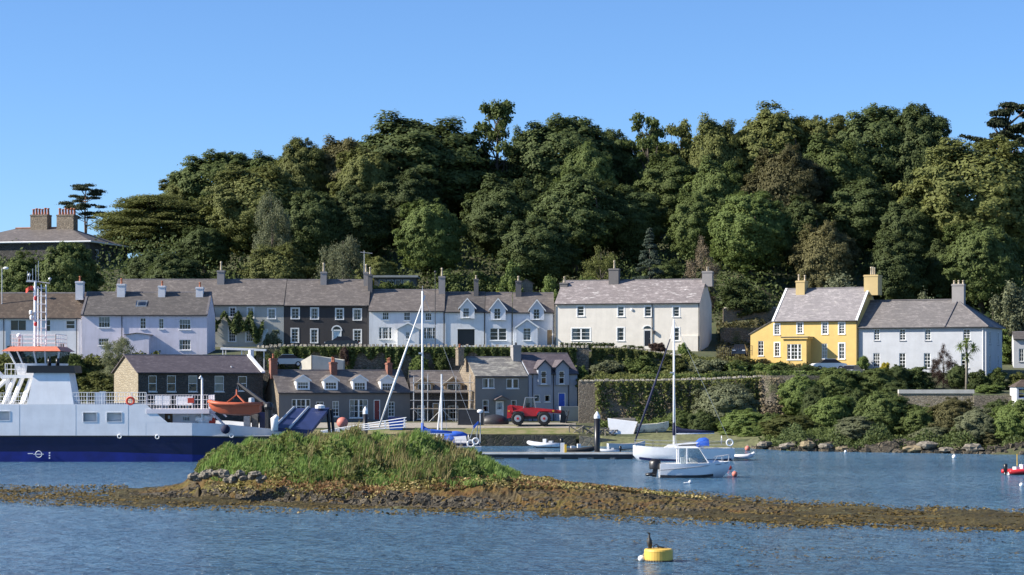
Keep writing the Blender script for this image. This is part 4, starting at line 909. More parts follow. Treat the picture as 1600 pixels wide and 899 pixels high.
B = 'broad'; Dn = 'dense'
WOOD = [
 # skyline, back to front: name, kind, seed, px, py_top, half width px, Y, leaf, label
 ('pine_tree','pine',1,133,284,40,356,'leaf_pine','slim flat-topped pine with bare trunks right of the mansion chimneys','pine_bark'),
 ('broadleaf_tree',B,1,40,366,54,345,'leaf_mid','low broad tree behind the mansion chimneys at far left'),
 ('layered_tree','layered',1,240,297,98,352,'leaf_olive','wide dome-shaped dark tree with flat layered foliage beside the mansion'),
 ('broadleaf_tree',B,3,345,226,96,364,'leaf_mid','dark tree on the left shoulder of the wooded skyline'),
 ('broadleaf_tree',Dn,1,405,245,94,330,'leaf_olive','tall olive tree catching sun right of the flat-layered tree'),
 ('broadleaf_tree',B,4,474,209,58,345,'leaf_olive','rounded olive tree standing proud on the left skyline'),
 ('broadleaf_tree',B,5,545,205,78,348,'leaf_brown','brownish green skyline tree left of the highest dark crowns'),
 ('broadleaf_tree',Dn,2,575,215,64,340,'leaf_olive','yellowish olive tree with loose crown left of centre skyline'),
 ('broadleaf_tree',B,1,655,171,148,352,'leaf_dark','broad dark crown topping the skyline left of the sparse tree'),
 ('sparse_tree','sparse',1,778,156,69,350,'leaf_mid','tall open-crowned tree with sky showing through on the skyline'),
 ('broadleaf_tree',B,2,745,235,67,356,'leaf_dark','dark tree below and left of the open-crowned tree'),
 ('broadleaf_tree',B,3,880,168,105,352,'leaf_dark','big dark rounded crown right of the open-crowned tree'),
 ('broadleaf_tree',B,5,830,190,56,356,'leaf_dark','narrow dark crown touching the open-crowned tree'),
 ('broadleaf_tree',Dn,3,918,206,51,334,'leaf_mid','lighter green dome in front of the big dark centre crown'),
 ('sparse_tree','sparse',2,1012,176,63,352,'leaf_mid','thin crowned tree in the dip of the skyline at centre right'),
 ('broadleaf_tree',B,4,962,196,54,358,'leaf_dark','dark crown filling the skyline left of the dip'),
 ('sparse_tree','sparse',3,1066,183,51,356,'leaf_olive','small loose olive tree in the skyline dip'),
 ('broadleaf_tree',B,1,1118,172,62,352,'leaf_olive','olive crown on the skyline right of the dip'),
 ('broadleaf_tree',B,5,1050,235,70,344,'leaf_mid','green tree below the skyline dip'),
 ('broadleaf_tree',B,2,1205,158,88,354,'leaf_olive','tall olive green crown on the right half of the skyline'),
 ('broadleaf_tree',Dn,4,1290,163,83,356,'leaf_olive','flat-topped olive crown between the two tallest right hand crowns'),
 ('broadleaf_tree',B,3,1368,152,88,354,'leaf_dark','highest crown of the right skyline beside open sky'),
 ('broadleaf_tree',B,4,1438,155,67,350,'leaf_dark','crown at the right end of the wood above the open sky gap'),
 ('broadleaf_tree',B,1,1300,205,82,338,'leaf_mid','green tree beneath the flat-topped olive crown'),
 ('broadleaf_tree',Dn,5,1230,215,70,330,'leaf_brown','brownish tree in the middle of the right hand wood'),
 ('cypress_tree','cypress',1,1572,138,77,345,'leaf_pine','dark cypress with flat sideways plates against the sky at right','pine_bark'),
 ('cypress_tree','cypress',2,1625,150,70,350,'leaf_pine','dark cypress partly cut by the right edge','pine_bark'),
 ('broadleaf_tree',Dn,1,1530,200,130,322,'leaf_olive','huge round olive tree below the cypress at right'),
 ('broadleaf_tree',Dn,3,1640,215,106,328,'leaf_olive','olive tree cut by the right edge below the cypress'),
 ('broadleaf_tree',Dn,1,610,222,69,356,'leaf_mid','tree filling the skyline between the olive and the broad dark crown'),
 ('broadleaf_tree',Dn,2,715,212,57,358,'leaf_mid','crown just left of the open-crowned tree on the skyline'),
 ('broadleaf_tree',B,3,1030,210,64,360,'leaf_mid','low crown closing the skyline dip'),
 ('broadleaf_tree',Dn,3,1160,190,57,358,'leaf_mid','crown between the olive crowns right of the dip'),
 ('broadleaf_tree',B,2,1250,185,57,360,'leaf_mid','crown behind the tall olive green crown'),
 ('broadleaf_tree',Dn,2,300,262,69,364,'leaf_olive','olive tree on the rising left skyline'),
 ('broadleaf_tree',B,1,425,232,64,354,'leaf_mid','tree between the left shoulder and the rounded olive tree'),
 # middle of the slope
 ('slender_tree','feathery',1,425,275,40,318,'leaf_greygreen','tall grey-green willowy tree in front of the olive tree'),
 ('broadleaf_tree',B,3,490,290,59,326,'leaf_dark','dark tree in the wood above the buff terrace house'),
 ('broadleaf_tree',B,4,560,285,63,328,'leaf_dark','dark tree above the rounded grey-green tree'),
 ('broadleaf_tree',B,5,640,255,66,338,'leaf_dark','dark tree under the broad left crown of the skyline'),
 ('broadleaf_tree',Dn,2,672,299,60,318,'leaf_bright','rounded mid green tree above the white cottage roofs'),
 ('broadleaf_tree',B,1,790,268,77,330,'leaf_dark','large dark tree at the centre of the wood'),
 ('broadleaf_tree',B,2,900,262,84,326,'leaf_dark','large dark tree above the cream house chimney'),
 ('broadleaf_tree',B,3,840,330,70,314,'leaf_dark','dark low crown behind the pale cottage chimneys'),
 ('broadleaf_tree',B,4,985,285,63,330,'leaf_dark','dark tree above the blue-green conifer'),
 ('broadleaf_tree',B,5,1085,290,46,322,'leaf_mid','green tree behind the sparse birch'),
 ('broadleaf_tree',B,1,1120,240,59,336,'leaf_mid','mid green tree over the bright green rounded tree'),
 ('broadleaf_tree',Dn,4,1172,284,76,312,'leaf_bright','bright green rounded tree above the cream house gable'),
 ('broadleaf_tree',B,2,1250,305,60,322,'leaf_dark','dark tree right of the bright green rounded tree'),
 ('broadleaf_tree',B,5,1345,270,77,328,'leaf_dark','dark tree over the yellow house chimneys'),
 ('broadleaf_tree',Dn,5,1290,336,56,306,'leaf_brown','brown-leaved tree behind the yellow house'),
 ('broadleaf_tree',B,3,1420,300,60,322,'leaf_dark','shaded tree left of the huge round olive tree'),
 ('broadleaf_tree',B,4,1400,360,60,305,'leaf_dark','shaded tree just behind the grey house ridge'),
 ('broadleaf_tree',Dn,2,1535,330,74,304,'leaf_mid','dense dark tree behind the hipped roof of the grey house'),
 ('broadleaf_tree',B,1,1475,370,46,308,'leaf_dark','small shaded tree beside the grey house chimney'),
 # behind the roofs
 ('broadleaf_tree',B,2,35,392,55,300,'leaf_mid','leafy tree hiding the mansion front at far left'),
 ('broadleaf_tree',B,3,108,368,58,298,'leaf_mid','leafy tree in front of the mansion roof'),
 ('broadleaf_tree',Dn,2,322,345,48,326,'leaf_dark','dark rounded tree at the right foot of the dome-shaped tree'),
 ('broadleaf_tree',Dn,3,240,385,50,312,'leaf_dark','shaded low tree under the dome-shaped tree'),
 ('bush_tree','bush',1,190,428,34,292,'leaf_mid','low shrub mass above the lavender house roof'),
 ('broadleaf_tree',B,4,275,390,60,304,'leaf_dark','shaded tree above the long terrace ridge'),
 ('broadleaf_tree',Dn,1,438,371,64,302,'leaf_olive','yellow-green rounded tree above the buff terrace ridge'),
 ('broadleaf_tree','feathery',2,537,342,54,300,'leaf_greygreen','grey-green rounded tree between the terrace chimneys'),
 ('broadleaf_tree',B,5,590,395,40,312,'leaf_olive','small olive tree behind the aerial pole'),
 ('spruce_tree','spruce',1,1015,354,46,300,'leaf_blue','blue-green conifer behind the cream house roof'),
 ('broadleaf_tree','feathery',3,938,366,46,302,'leaf_olive','feathery olive tree left of the blue-green conifer'),
 ('birch_tree','feathery',4,1096,362,36,300,'leaf_twig','thin twiggy pale birch beside the cream house gable chimney'),
 ('broadleaf_tree',B,1,1040,400,40,310,'leaf_dark','shaded tree between conifer and birch'),
]
for r_ in WOOD:
    nm, kd, sd_, px, pt, hp, Y, lf, lb = r_[:9]
    tree(nm, kd, sd_, px, pt, hp, Y, lf, lb, 'tree', r_[9] if len(r_) > 9 else 'bark', sink=0.5)
SHRUBS = [
 # garden shrubs behind the roofs
 ('shrub','bush',2,620,425,44,304,'leaf_mid','green shrub above the flat roofed house'),('shrub','bush',3,700,412,44,300,'leaf_mid','green shrub above the white cottage chimney'),
 ('shrub','bush',1,752,402,36,302,'leaf_mid','rounded shrub left of the golden bush'),('shrub','bush',2,797,396,26,300,'leaf_bright','upright green shrub above the golden bush'),
 ('golden_bush','bush',3,778,437,14,295,'leaf_yellow','small rounded golden bush behind the cottage ridge'),('hedge_bush','bush',1,858,420,26,296,'leaf_bright','clipped rounded hedge beside the cream house left chimney'),
 ('shrub','bush',2,912,412,24,298,'leaf_bright','leafy yellow-green shrub behind the cream house left chimney'),('shrub','spiky',1,1312,427,42,294,'leaf_greygreen','grey-green shrub between the yellow house chimneys'),
 ('shrub','spiky',2,1446,449,22,288,'leaf_greygreen','small grey-green shrub above the grey house roof'),('shrub','spiky',3,1582,440,36,284,'leaf_greygreen','grey-green shrub behind the right end of the grey house'),
 ('shrub','bush',3,1160,430,40,296,'leaf_dark','dark shrub on the slope right of the cream house'),('shrub','bush',1,1560,500,34,282,'leaf_bright','bright shrub low behind the grey house right end'),
 # on the upper terrace and its wall
 ('small_tree','bush',2,427,499,18,276,'leaf_greygreen','round grey-green tree in front of the buff house',575),('palm_like_shrub','spiky',4,432,545,16,262,'leaf_mid','spiky green shrub below the round grey-green tree',585),
 ('apple_tree','feathery',1,185,512,42,262,'leaf_greygreen','loose fruit tree in front of the lavender house',602),('shrub','bush',1,110,548,30,266,'leaf_mid','shrub below the white house at left',590),('shrub','bush',3,160,575,40,256,'leaf_olive','dry shrub on the bank left of the boathouse',625),
 ('red_cordyline','spiky',3,538,541,9,262.5,'leaf_red','dark red spiky plant on the wall above the cottages',566),
 ('shrub','bush',2,655,548,16,262,'leaf_bright','light green shrub on the wall behind the yacht mast',582),('shrub','bush',3,690,545,12,262.5,'leaf_mid','green shrub beside the mossy roofed house chimney',578),
 ('clipped_bush','bush',1,911,566,9,258,'leaf_bright','clipped ball shaped bush right of the bluish house',588),
 ('red_shrub','bush',2,1028,530,14,272,'leaf_red','dark reddish shrub beside the black door of the cream house',552),('hedge_bush','bush',3,1069,529,12,270,'leaf_bright','squared green bush at the right of the cream house front',560),
 ('shrub','bush',1,985,535,22,271,'leaf_dark','low border shrub under the cream house windows',552),('shrub','bush',2,935,535,26,273,'leaf_dark','low dark border shrub left on the cream house front',547),
 ('terrace_shrub','bush',1,952,553,34,262,'leaf_greygreen','grey-green shrub on the terrace left of the yacht forestay',597),('terrace_shrub','bush',2,1006,545,36,262,'leaf_mid','large round green shrub on the terrace below the cream house',600),
 ('terrace_shrub','bush',3,1060,556,30,262,'leaf_olive','olive shrub on the terrace behind the yacht mast',595),('terrace_shrub','bush',1,1105,552,34,261,'leaf_greygreen','pale green shrub on the terrace right of the yacht mast',592),
 ('terrace_shrub','bush',2,1150,556,34,261,'leaf_mid','green shrub on the terrace near the yellow house',590),('terrace_shrub','bush',3,1195,560,30,260,'leaf_bright','bright shrub beneath the left wing of the yellow house',592),
 ('terrace_shrub','bush',1,920,580,24,256,'leaf_olive','olive shrub at the top of the bank wall beside the bluish house',606),
 ('hedge_bush','bush',2,1225,563,22,258,'leaf_dark','dark clipped shrub left below the yellow porch',585),('hedge_bush','bush',3,1262,564,26,257,'leaf_dark','dark clipped shrub below the yellow porch',588),('hedge_bush','bush',1,1297,569,22,257,'leaf_mid','green hedge in front of the parked white car',588),
 ('climber_bush','bush',2,1348,549,11,262,'leaf_bright','tall leafy bush on the corner between yellow and grey house',580),('golden_bush','bush',3,1383,562,8,261,'leaf_yellow','small golden ball bush before the grey house',578),
 ('dark_shrub','bush',1,1432,563,30,252,'leaf_dark','dark round shrub in front of the grey house',608),('red_leaved_tree','feathery',2,1474,533,26,254,'leaf_red','dark brownish purple tree left of the palm',608),
 ('shrub',Dn,1,1402,566,22,251,'leaf_dark','dark rounded shrub left before the grey house windows',608),('shrub',Dn,2,1497,566,20,252,'leaf_dark','shaded shrub between purple tree and palm',608),('shrub',Dn,3,1375,572,20,254,'leaf_mid','green rounded shrub below the golden ball bush',600),
 ('shrub','bush',2,1530,570,20,250,'leaf_dark','dark shrub right of the palm trunk',608),('shrub','bush',3,1556,570,18,250,'leaf_mid','upright green shrub right of the palm',606),('shrub','bush',1,1545,596,24,244,'leaf_bright','yellow-green shrub low beside the pale garden wall',616),
 ('shrub','bush',2,1590,575,20,250,'leaf_olive','olive shrub above the small white cabin',606),
 # bank down to the water
 ('bank_bush',Dn,3,1135,588,60,243,'leaf_greygreen','big pale green bush standing below the bank wall',690),('bank_bush',Dn,2,1165,634,48,238,'leaf_bright','bright green bush at the foot of the big pale bush',692),
 ('bank_bush',Dn,1,1062,634,31,243,'leaf_mid','green bush behind the old boat',692),('bank_bush',Dn,2,1100,634,31,241,'leaf_dark','dark bush between the yacht mast and the pale bush',694),
 ('bank_bush',Dn,1,1250,578,38,246,'leaf_bright','tall yellow-green bush at the left of the right hand bank',658),('bank_bush',Dn,2,1310,568,47,247,'leaf_mid','leafy hedge mass under the yellow house',640),
 ('bank_bush',Dn,3,1370,570,44,247,'leaf_mid','leafy hedge mass under the grey house corner',640),('bank_bush',Dn,1,1400,590,34,243,'leaf_dark','dark ivy mass left of the pale garden wall',650),
 ('bank_bush',Dn,2,1300,610,43,236,'leaf_bright','bright green round bush halfway down the right bank',690),('bank_bush',Dn,3,1380,600,51,224.2,'leaf_mid','large dark-centred bush above the pale boulders',702),
 ('bank_bush',Dn,1,1340,645,47,222.5,'leaf_greygreen','grey twiggy bush overhanging the water',704),('bank_bush',Dn,2,1440,625,47,222.3,'leaf_mid','bush with sprays hanging to the water',700),
 ('bank_bush',Dn,3,1490,615,47,220.6,'leaf_brown','brownish bush below the pale garden wall',700),('bank_bush',Dn,1,1530,630,44,216.3,'leaf_greygreen','pale green bush near the right end of the bank',704),
 ('bank_bush',Dn,2,1585,620,44,214.5,'leaf_bright','bright bush at the right edge of the bank',704),('bank_bush',Dn,3,1455,662,36,218.8,'leaf_greygreen','small grey-green bush at the waterline',706),
 ('bank_bush',Dn,1,1555,662,36,215.5,'leaf_brown','brown twiggy bush at the waterline near the right edge',708),('bank_bush',Dn,2,1235,645,51,233,'leaf_olive','low olive scrub above the rocky shore',690),('bank_bush',Dn,3,1185,656,40,236,'leaf_bright','low green scrub beside the upturned boats',692),
 ('bank_bush',Dn,2,1275,594,30,238,'leaf_dark','dark upright bush left of the leafy hedge mass',690),('bank_bush',Dn,1,1335,598,34,237,'leaf_dark','dark bush under the hedge mass at mid bank',690),
 ('bank_bush',Dn,3,1415,622,32,231,'leaf_dark','dark tall bush below the left end of the pale garden wall',700),('bank_bush',Dn,2,1470,628,30,229,'leaf_mid','green bush below the middle of the pale garden wall',702),
 ('bank_bush',Dn,1,1560,618,36,228,'leaf_dark','dark bush below the mossy wall at the right',702),('bank_bush',Dn,3,1205,640,26,236,'leaf_mid','upright green bush beside the brown wall',690),
 ('bank_bush',Dn,1,1640,590,61,212.7,'leaf_mid','bush just beyond the right edge',704),
 ('bank_bush',Dn,2,1690,590,60,226,'leaf_mid','large bush beyond the right edge of the picture',704),('bank_bush',Dn,3,1760,585,70,228,'leaf_dark','second large bush beyond the right edge',704),('bank_bush',Dn,1,1700,545,60,252,'leaf_mid','garden tree beyond the outbuilding at right',604),
]
for r_ in SHRUBS:
    nm, kd, sd_, px, pt, hp, Y, lf, lb = r_[:9]
    tree(nm, kd, sd_ + int(px), px, pt, hp, Y, lf, lb, 'tree' if 'tree' in nm else 'bush', py_base=(r_[9] + 6 if len(r_) > 9 else None), sink=0.3)

# cabbage palm in front of the grey house
rt = thing('cabbage_palm', 'cabbage palm with pale trunk in front of the grey house', 'palm', P(1510, 612, 250)); rng = np.random.default_rng(5)
MB().tube([(0,0,-1),(0.05,0,3.2),(0,0,5.2)], [0.2,0.15,0.12], 8).build('trunk', M['wood_grey'], rt, True)
for hd, (hx, hz) in enumerate(((0, 5.6), (-0.7, 5.1), (0.8, 5.0), (0.1, 4.0))):
    mb = MB()
    for k in range(60):
        d = rng.normal(size=3); d /= np.linalg.norm(d); d[2] = d[2]*0.8 + 0.2; L = rng.uniform(0.8, 1.2); s_ = np.cross(d, [0,0,1]); s_ = s_ / (np.linalg.norm(s_)+1e-6) * 0.05
        o_ = np.array([hx, 0, hz]); e1 = o_ + d*L*0.6; e2 = o_ + d*L + np.array([0,0,-0.3*L])
        mb.mesh([o_-s_, o_+s_, e1+s_, e1-s_, e2], [(0,1,2,3),(3,2,4)])
    mb.build('leaf_head', M['leaf_bright'], rt)

# dark undergrowth under the wood, and ivy on the walls
def leaf_patch(name, pts_fn, n, size, mat, label=None, cat=None, kind=None, seed=1):
    rng = np.random.default_rng(seed); c, nn = pts_fn(rng, n)
    o = link(name, leaf_mesh(name, c, nn, size * (0.6 + 0.8 * rng.random(len(c))), 0.65, rng), M[mat])
    return tag(o, label, cat, kind=kind)
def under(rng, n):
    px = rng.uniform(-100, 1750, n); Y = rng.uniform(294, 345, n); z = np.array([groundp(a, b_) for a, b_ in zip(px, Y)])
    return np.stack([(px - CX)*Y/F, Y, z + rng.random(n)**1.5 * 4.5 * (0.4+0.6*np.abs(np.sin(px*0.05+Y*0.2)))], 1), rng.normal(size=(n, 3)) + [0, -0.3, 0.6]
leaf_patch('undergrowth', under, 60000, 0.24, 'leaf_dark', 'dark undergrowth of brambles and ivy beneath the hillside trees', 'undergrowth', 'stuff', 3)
def slope_cover(px0, px1, Y0, Y1, hmax, seed_=0):
    def fn(rng, n):
        px = rng.uniform(px0, px1, n); Y = rng.uniform(Y0, Y1, n); z = np.array([groundp(a, b_) for a, b_ in zip(px, Y)])
        hh = hmax * (0.35 + 0.65 * np.abs(np.sin(px*0.09 + seed_) * np.cos(Y*0.5 + px*0.03)))
        return np.stack([(px - CX)*Y/F, Y, z + rng.random(n)**1.3 * hh], 1), rng.normal(size=(n, 3)) + [0, -0.4, 0.6]
    return fn
leaf_patch('ground_cover', slope_cover(1190, 1700, 219, 237, 0.8), 20000, 0.14, 'leaf_mid', 'mixed ground cover between the bushes of the right bank', 'ground cover', 'stuff', 4)
def shore_fringe(rng, n):
    px = rng.uniform(1185, 1680, n); Y = np.interp(px, [1180, 1250, 1640], [228, 220.2, 209.2]) + rng.random(n)*4; z = np.array([groundp(a, b_) for a, b_ in zip(px, Y)])
    return np.stack([(px - CX)*Y/F, Y, z + rng.random(n) * (0.25 + 1.7 * np.clip(np.sin(px*0.07) * np.sin(px*0.023 + 1) + 0.35, 0, 1))], 1), rng.normal(size=(n, 3)) + [-0.3, -0.4, 0.5]
leaf_patch('bank_fringe', shore_fringe, 10000, 0.13, 'leaf_dark', 'overhanging sprays along the edge of the right hand shore', 'ground cover', 'stuff', 9)
leaf_patch('ground_cover', slope_cover(925, 1200, 250, 270, 0.8, 2), 16000, 0.15, 'leaf_olive', 'low garden planting on the terrace below the cream house', 'ground cover', 'stuff', 5)
leaf_patch('ground_cover', slope_cover(930, 1200, 243.5, 248.2, 0.9, 3), 7000, 0.15, 'leaf_mid', 'weeds and brambles at the foot of the bank wall', 'ground cover', 'stuff', 6)
leaf_patch('ground_cover', slope_cover(-60, 250, 256, 270, 1.2, 1), 12000, 0.25, 'leaf_olive', 'scrub on the slope behind the ferry at left', 'ground cover', 'stuff', 7)
leaf_patch('ground_cover', slope_cover(1120, 1260, 262, 292, 0.9, 1), 8000, 0.25, 'leaf_brown', 'brown scrub on the slope between cream and yellow houses', 'ground cover', 'stuff', 8)
# ------------------------------------------------------------------ walls
def long_wall(name, label, pts, zfun_base, ztop, mat, thick=0.5, coping=None, cat='wall', group=None, parts_name='coping'):
    """wall following points (px, Y); ztop(px) the row of its top edge"""
    rt = thing(name, label, cat, (0, 0, 0), 0, group); mb = MB(); rows = []
    for px, Y in pts:
        X = (px - CX)*Y/F; zt = P(px, ztop(px), Y).z; zb = zfun_base(px, Y)
        rows.append([(X, Y, zb), (X, Y, zt), (X, Y + thick, zt), (X, Y + thick, zb)])
    mb.loft([list(reversed(r_)) for r_ in rows], True, True); rt_o = rows[0][0]
    mb.build('wall_face', mat, rt)
    if coping:
        cb = MB(); rng = random.Random(3)
        for a, b_ in zip(pts, pts[1:]):
            n_ = max(1, int(abs(b_[0]-a[0]) / coping[1]))
            for i in range(n_):
                px = a[0] + (b_[0]-a[0])*(i+0.5)/n_; Y = a[1] + (b_[1]-a[1])*(i+0.5)/n_; c = P(px, ztop(px), Y); w_ = coping[1]*Y/F/2*rng.uniform(0.75, 0.98); h_ = coping[2]*rng.uniform(0.6, 1.2)
                j = lambda: rng.uniform(-0.05, 0.05)
                x, y, z = c
                cb.hexa([(x-w_,y-0.06+j(),z-0.02),(x+w_,y-0.06+j(),z-0.02),(x+w_,y+thick+0.05,z-0.02),(x-w_,y+thick+0.05,z-0.02)],
                        [(x-w_*0.8+j(),y+0.02,z+h_+j()),(x+w_*0.8+j(),y+0.02,z+h_+j()),(x+w_*0.8,y+thick-0.02,z+h_+j()),(x-w_*0.8,y+thick-0.02,z+h_+j())])
        tag(cb.build(parts_name, M[coping[0]], rt), kind='stuff')
    return rt
stone('coping_stone', (0.36, 0.32, 0.25), (0.5, 0.46, 0.38), (0.3, 0.27, 0.2), 1.5, 1.5)
gb = lambda d: (lambda px, Y: groundp(px, Y - 1.2) - d)
up_t = lambda px: np.interp(px, [340, 420, 440, 900, 985, 1060], [546, 543, 541.5, 543, 545, 556])
long_wall('retaining_wall', 'long ivy-hung stone retaining wall below the white cottages', [(p, 263.2) for p in range(400, 921, 20)], gb(0.5), up_t, M['rubble_mossy'], 0.6, ('coping_stone', 5.5, 0.3), parts_name='coping_stones')
long_wall('retaining_wall', 'stone garden wall in front of the cream house', [(p, 264.0 + (p-925)*0.0) for p in range(925, 1066, 20)], lambda px, Y: groundp(px, Y) - 0.5, up_t, M['rubble_mossy'], 0.5, ('coping_stone', 6, 0.25), parts_name='coping_stones')
bt = lambda px: np.interp(px, [900, 1000, 1110, 1190, 1300], [596, 595, 593, 589, 589])
long_wall('bank_wall', 'high rough stone bank wall behind the old boat', [(p, 248.4) for p in range(904, 1200, 16)], gb(0.6), bt, M['rubble'], 0.6, ('coping_stone', 8, 0.2), parts_name='coping_stones')
long_wall('bank_wall', 'brown stone retaining wall below the yellow house', [(1185, 248.4), (1205, 247.5), (1240, 247), (1300, 247)], lambda px, Y: groundp(px, Y - 2) - 1.5, lambda px: 587, M['rubble_mossy'], 0.6)
m_ = plain('mortar_pale', (0.55, 0.53, 0.48), 0.85, 0.15, 1.0)
w_ = long_wall('garden_wall', 'low pale capped garden wall below the palm', [(1404, 239.6), (1440, 239.4), (1480, 239.2), (1520, 239)], lambda px, Y: groundp(px, Y) - 2, lambda px: 615, M['rubble_gold'], 0.4)
mb = MB(); a = P(1404, 615, 239.6); b_ = P(1522, 615, 239)
mb.hexa([a + Vector((0,-0.1,0)), b_ + Vector((0,-0.1,0)), b_ + Vector((0,0.5,0)), a + Vector((0,0.5,0))], [a + Vector((0,-0.1,0.42)), b_ + Vector((0,-0.1,0.42)), b_ + Vector((0,0.5,0.42)), a + Vector((0,0.5,0.42))]); mb.build('coping', M['mortar_pale'], w_)
long_wall('garden_wall', 'mossy garden wall at the right edge beside the cabin', [(1522, 238.6), (1560, 238.2), (1640, 238)], lambda px, Y: groundp(px, Y) - 2, lambda px: 618, M['rubble_mossy'], 0.4)
long_wall('terrace_wall', 'stepped stone wall on the slope right of the cream house', [(1126, 284), (1175, 284.5), (1215, 285)], lambda px, Y: groundp(px, Y) - 1, lambda px: 512, M['rubble_mossy'], 0.5)
long_wall('terrace_wall', 'upper pale stone terrace wall right of the cream house', [(1130, 293), (1180, 294), (1235, 295)], lambda px, Y: groundp(px, Y) - 1, lambda px: 482, M['rubble'], 0.5, ('coping_stone', 9, 0.2), parts_name='coping_stones')
# quay wall with dark weed line
stone('quay_stone', (0.07, 0.065, 0.05), (0.13, 0.12, 0.09), (0.05, 0.045, 0.04), 1.6, 2.4, moss=(0.03, 0.035, 0.015))
long_wall('quay_wall', 'dark weedy stone quay wall below the telehandler', [(p, 236.0) for p in range(380, 905, 20)], lambda px, Y: -2.5, lambda px: np.interp(px, [380, 740, 905], [678, 679, 681]), M['quay_stone'], 0.7)
stone('quay_stone_dry', (0.27, 0.23, 0.16), (0.4, 0.35, 0.25), (0.2, 0.17, 0.12), 1.6, 2.4)
long_wall('quay_wall', 'dry golden stone end of the quay by the old boat', [(905, 236.0), (930, 236), (960, 236.3), (985, 237)], lambda px, Y: -2.5, lambda px: np.interp(px, [905, 985], [681, 690]), M['quay_stone_dry'], 0.7)
long_wall('quay_wall', 'quay wall behind the ferry at left', [(-300, 236.0), (0, 236), (200, 236), (378, 236)], lambda px, Y: -2.5, lambda px: 662, M['quay_stone'], 0.7)
def ivy(px0, px1, Y, top, bot, dens=1.0):
    def fn(rng, n):
        px = rng.uniform(px0, px1, n); t = rng.random(n)**1.3; zt = np.array([P(0, top(p) if callable(top) else top, Y).z for p in px]); zb = P(0, bot, Y).z
        d = 0.45 + 0.55*np.sin(px*0.13)*np.sin(px*0.047+1); keep = t < np.clip(d, 0.15, 1)
        z = zt - 0.1 - (zt - zb)*t
        out = 0.08 + 0.45*rng.random(n)*np.abs(np.sin(px*0.21))
        return np.stack([(px-CX)*Y/F, Y - out, z], 1)[keep], (rng.normal(size=(n, 3))*0.6 + [0, -0.8, 0.5])[keep]
    return fn
leaf_patch('ivy', ivy(440, 900, 263.2, up_t, 585), 13000, 0.2, 'leaf_mid', 'ivy hanging over the retaining wall below the white cottages', 'ivy', 'stuff', 11)
leaf_patch('ivy', ivy(930, 1190, 248.4, bt, 664), 4500, 0.17, 'leaf_olive', 'ivy on the high bank wall behind the old boat', 'ivy', 'stuff', 12)
leaf_patch('ivy', ivy(925, 1065, 264, up_t, 590), 7000, 0.2, 'leaf_olive', 'ivy over the garden wall in front of the cream house', 'ivy', 'stuff', 13)
leaf_patch('ivy', ivy(324, 412, 284.75, lambda p: 494 + 8*math.sin(p*0.3) + (12 if p > 395 else 0), 538), 3000, 0.2, 'leaf_dark', 'dark creeper climbing the front of the buff house', 'creeper', 'stuff', 14)
def wall_cover(px0, px1, Y, top, bot, ph):
    def fn(rng, n):
        px = rng.uniform(px0, px1, n); t = rng.random(n); z = P(0, bot, Y).z + t*(P(0, top, Y).z - P(0, bot, Y).z)
        k = np.sin(px*0.11 + ph)*np.sin(z*1.1 + px*0.05 + ph) + rng.normal(size=n)*0.4 > 0.15
        return np.stack([(px-CX)*Y/F, Y - 0.05 - 0.3*rng.random(n), z], 1)[k], (rng.normal(size=(n, 3))*0.6 + [-0.2, -0.8, 0.4])[k]
    return fn
leaf_patch('dry_creeper', wall_cover(935, 1195, 248.4, 600, 664, 0), 9000, 0.12, 'leaf_twig', 'dry brown creeper over the high bank wall', 'creeper', 'stuff', 15)
leaf_patch('ivy', wall_cover(935, 1195, 248.4, 600, 664, 2), 8000, 0.13, 'leaf_mid', 'green ivy spread over the face of the bank wall', 'ivy', 'stuff', 16)
leaf_patch('dry_creeper', wall_cover(1186, 1255, 247.2, 590, 655, 1), 4000, 0.12, 'leaf_twig', 'dry brown creeper on the wall below the yellow house', 'creeper', 'stuff', 17)
# clipped hedge on top of the bank wall
def hedge(name, label, px0, px1, Y, pt, pb, depth, mat, seed):
    rng = np.random.default_rng(seed); a, b_ = P(px0, pb, Y), P(px1, pt, Y); W = b_.x - a.x; Hh = b_.z - a.z
    rt = thing(name, label, 'hedge', a); n = int(W * (Hh + depth) * 90)
    f = rng.random(n) < Hh / (Hh + depth); c = np.stack([rng.random(n)*W, np.where(f, rng.normal(size=n)*0.06, rng.random(n)*depth), np.where(f, rng.random(n)*Hh, Hh + rng.normal(size=n)*0.06)], 1)
    c += rng.normal(size=c.shape)*0.05
    link('foliage', leaf_mesh('hedge', c, np.where(f[:, None], [0, -1, 0.3], [0, 0, 1.0]) + rng.normal(size=c.shape)*0.5, 0.16*(0.6+0.7*rng.random(n)), 0.6, rng), M[mat], rt)
    MB().box(0.08, W-0.08, 0.1, depth-0.05, -0.4, Hh-0.1).build('twigs', M['bark'], rt)
hedge('clipped_hedge', 'straight clipped hedge above the bank wall', 1000, 1112, 252.5, 587, 596, 1.2, 'leaf_bright', 1)
hedge('clipped_hedge', 'taller clipped hedge block next to the yellow house bank', 1114, 1180, 252, 583, 596, 1.3, 'leaf_mid', 2)
hedge('clipped_hedge', 'level clipped hedge top below the yellow house', 1200, 1345, 252, 582, 592, 1.3, 'leaf_bright', 3)
hedge('clipped_hedge', 'thin clipped hedge under the cream house windows', 876, 960, 269.5, 538, 543, 0.8, 'leaf_dark', 4)
hedge('clipped_hedge', 'small light green box hedge left of the yellow house', 1139, 1168, 259, 571, 580, 1.0, 'leaf_bright', 5)

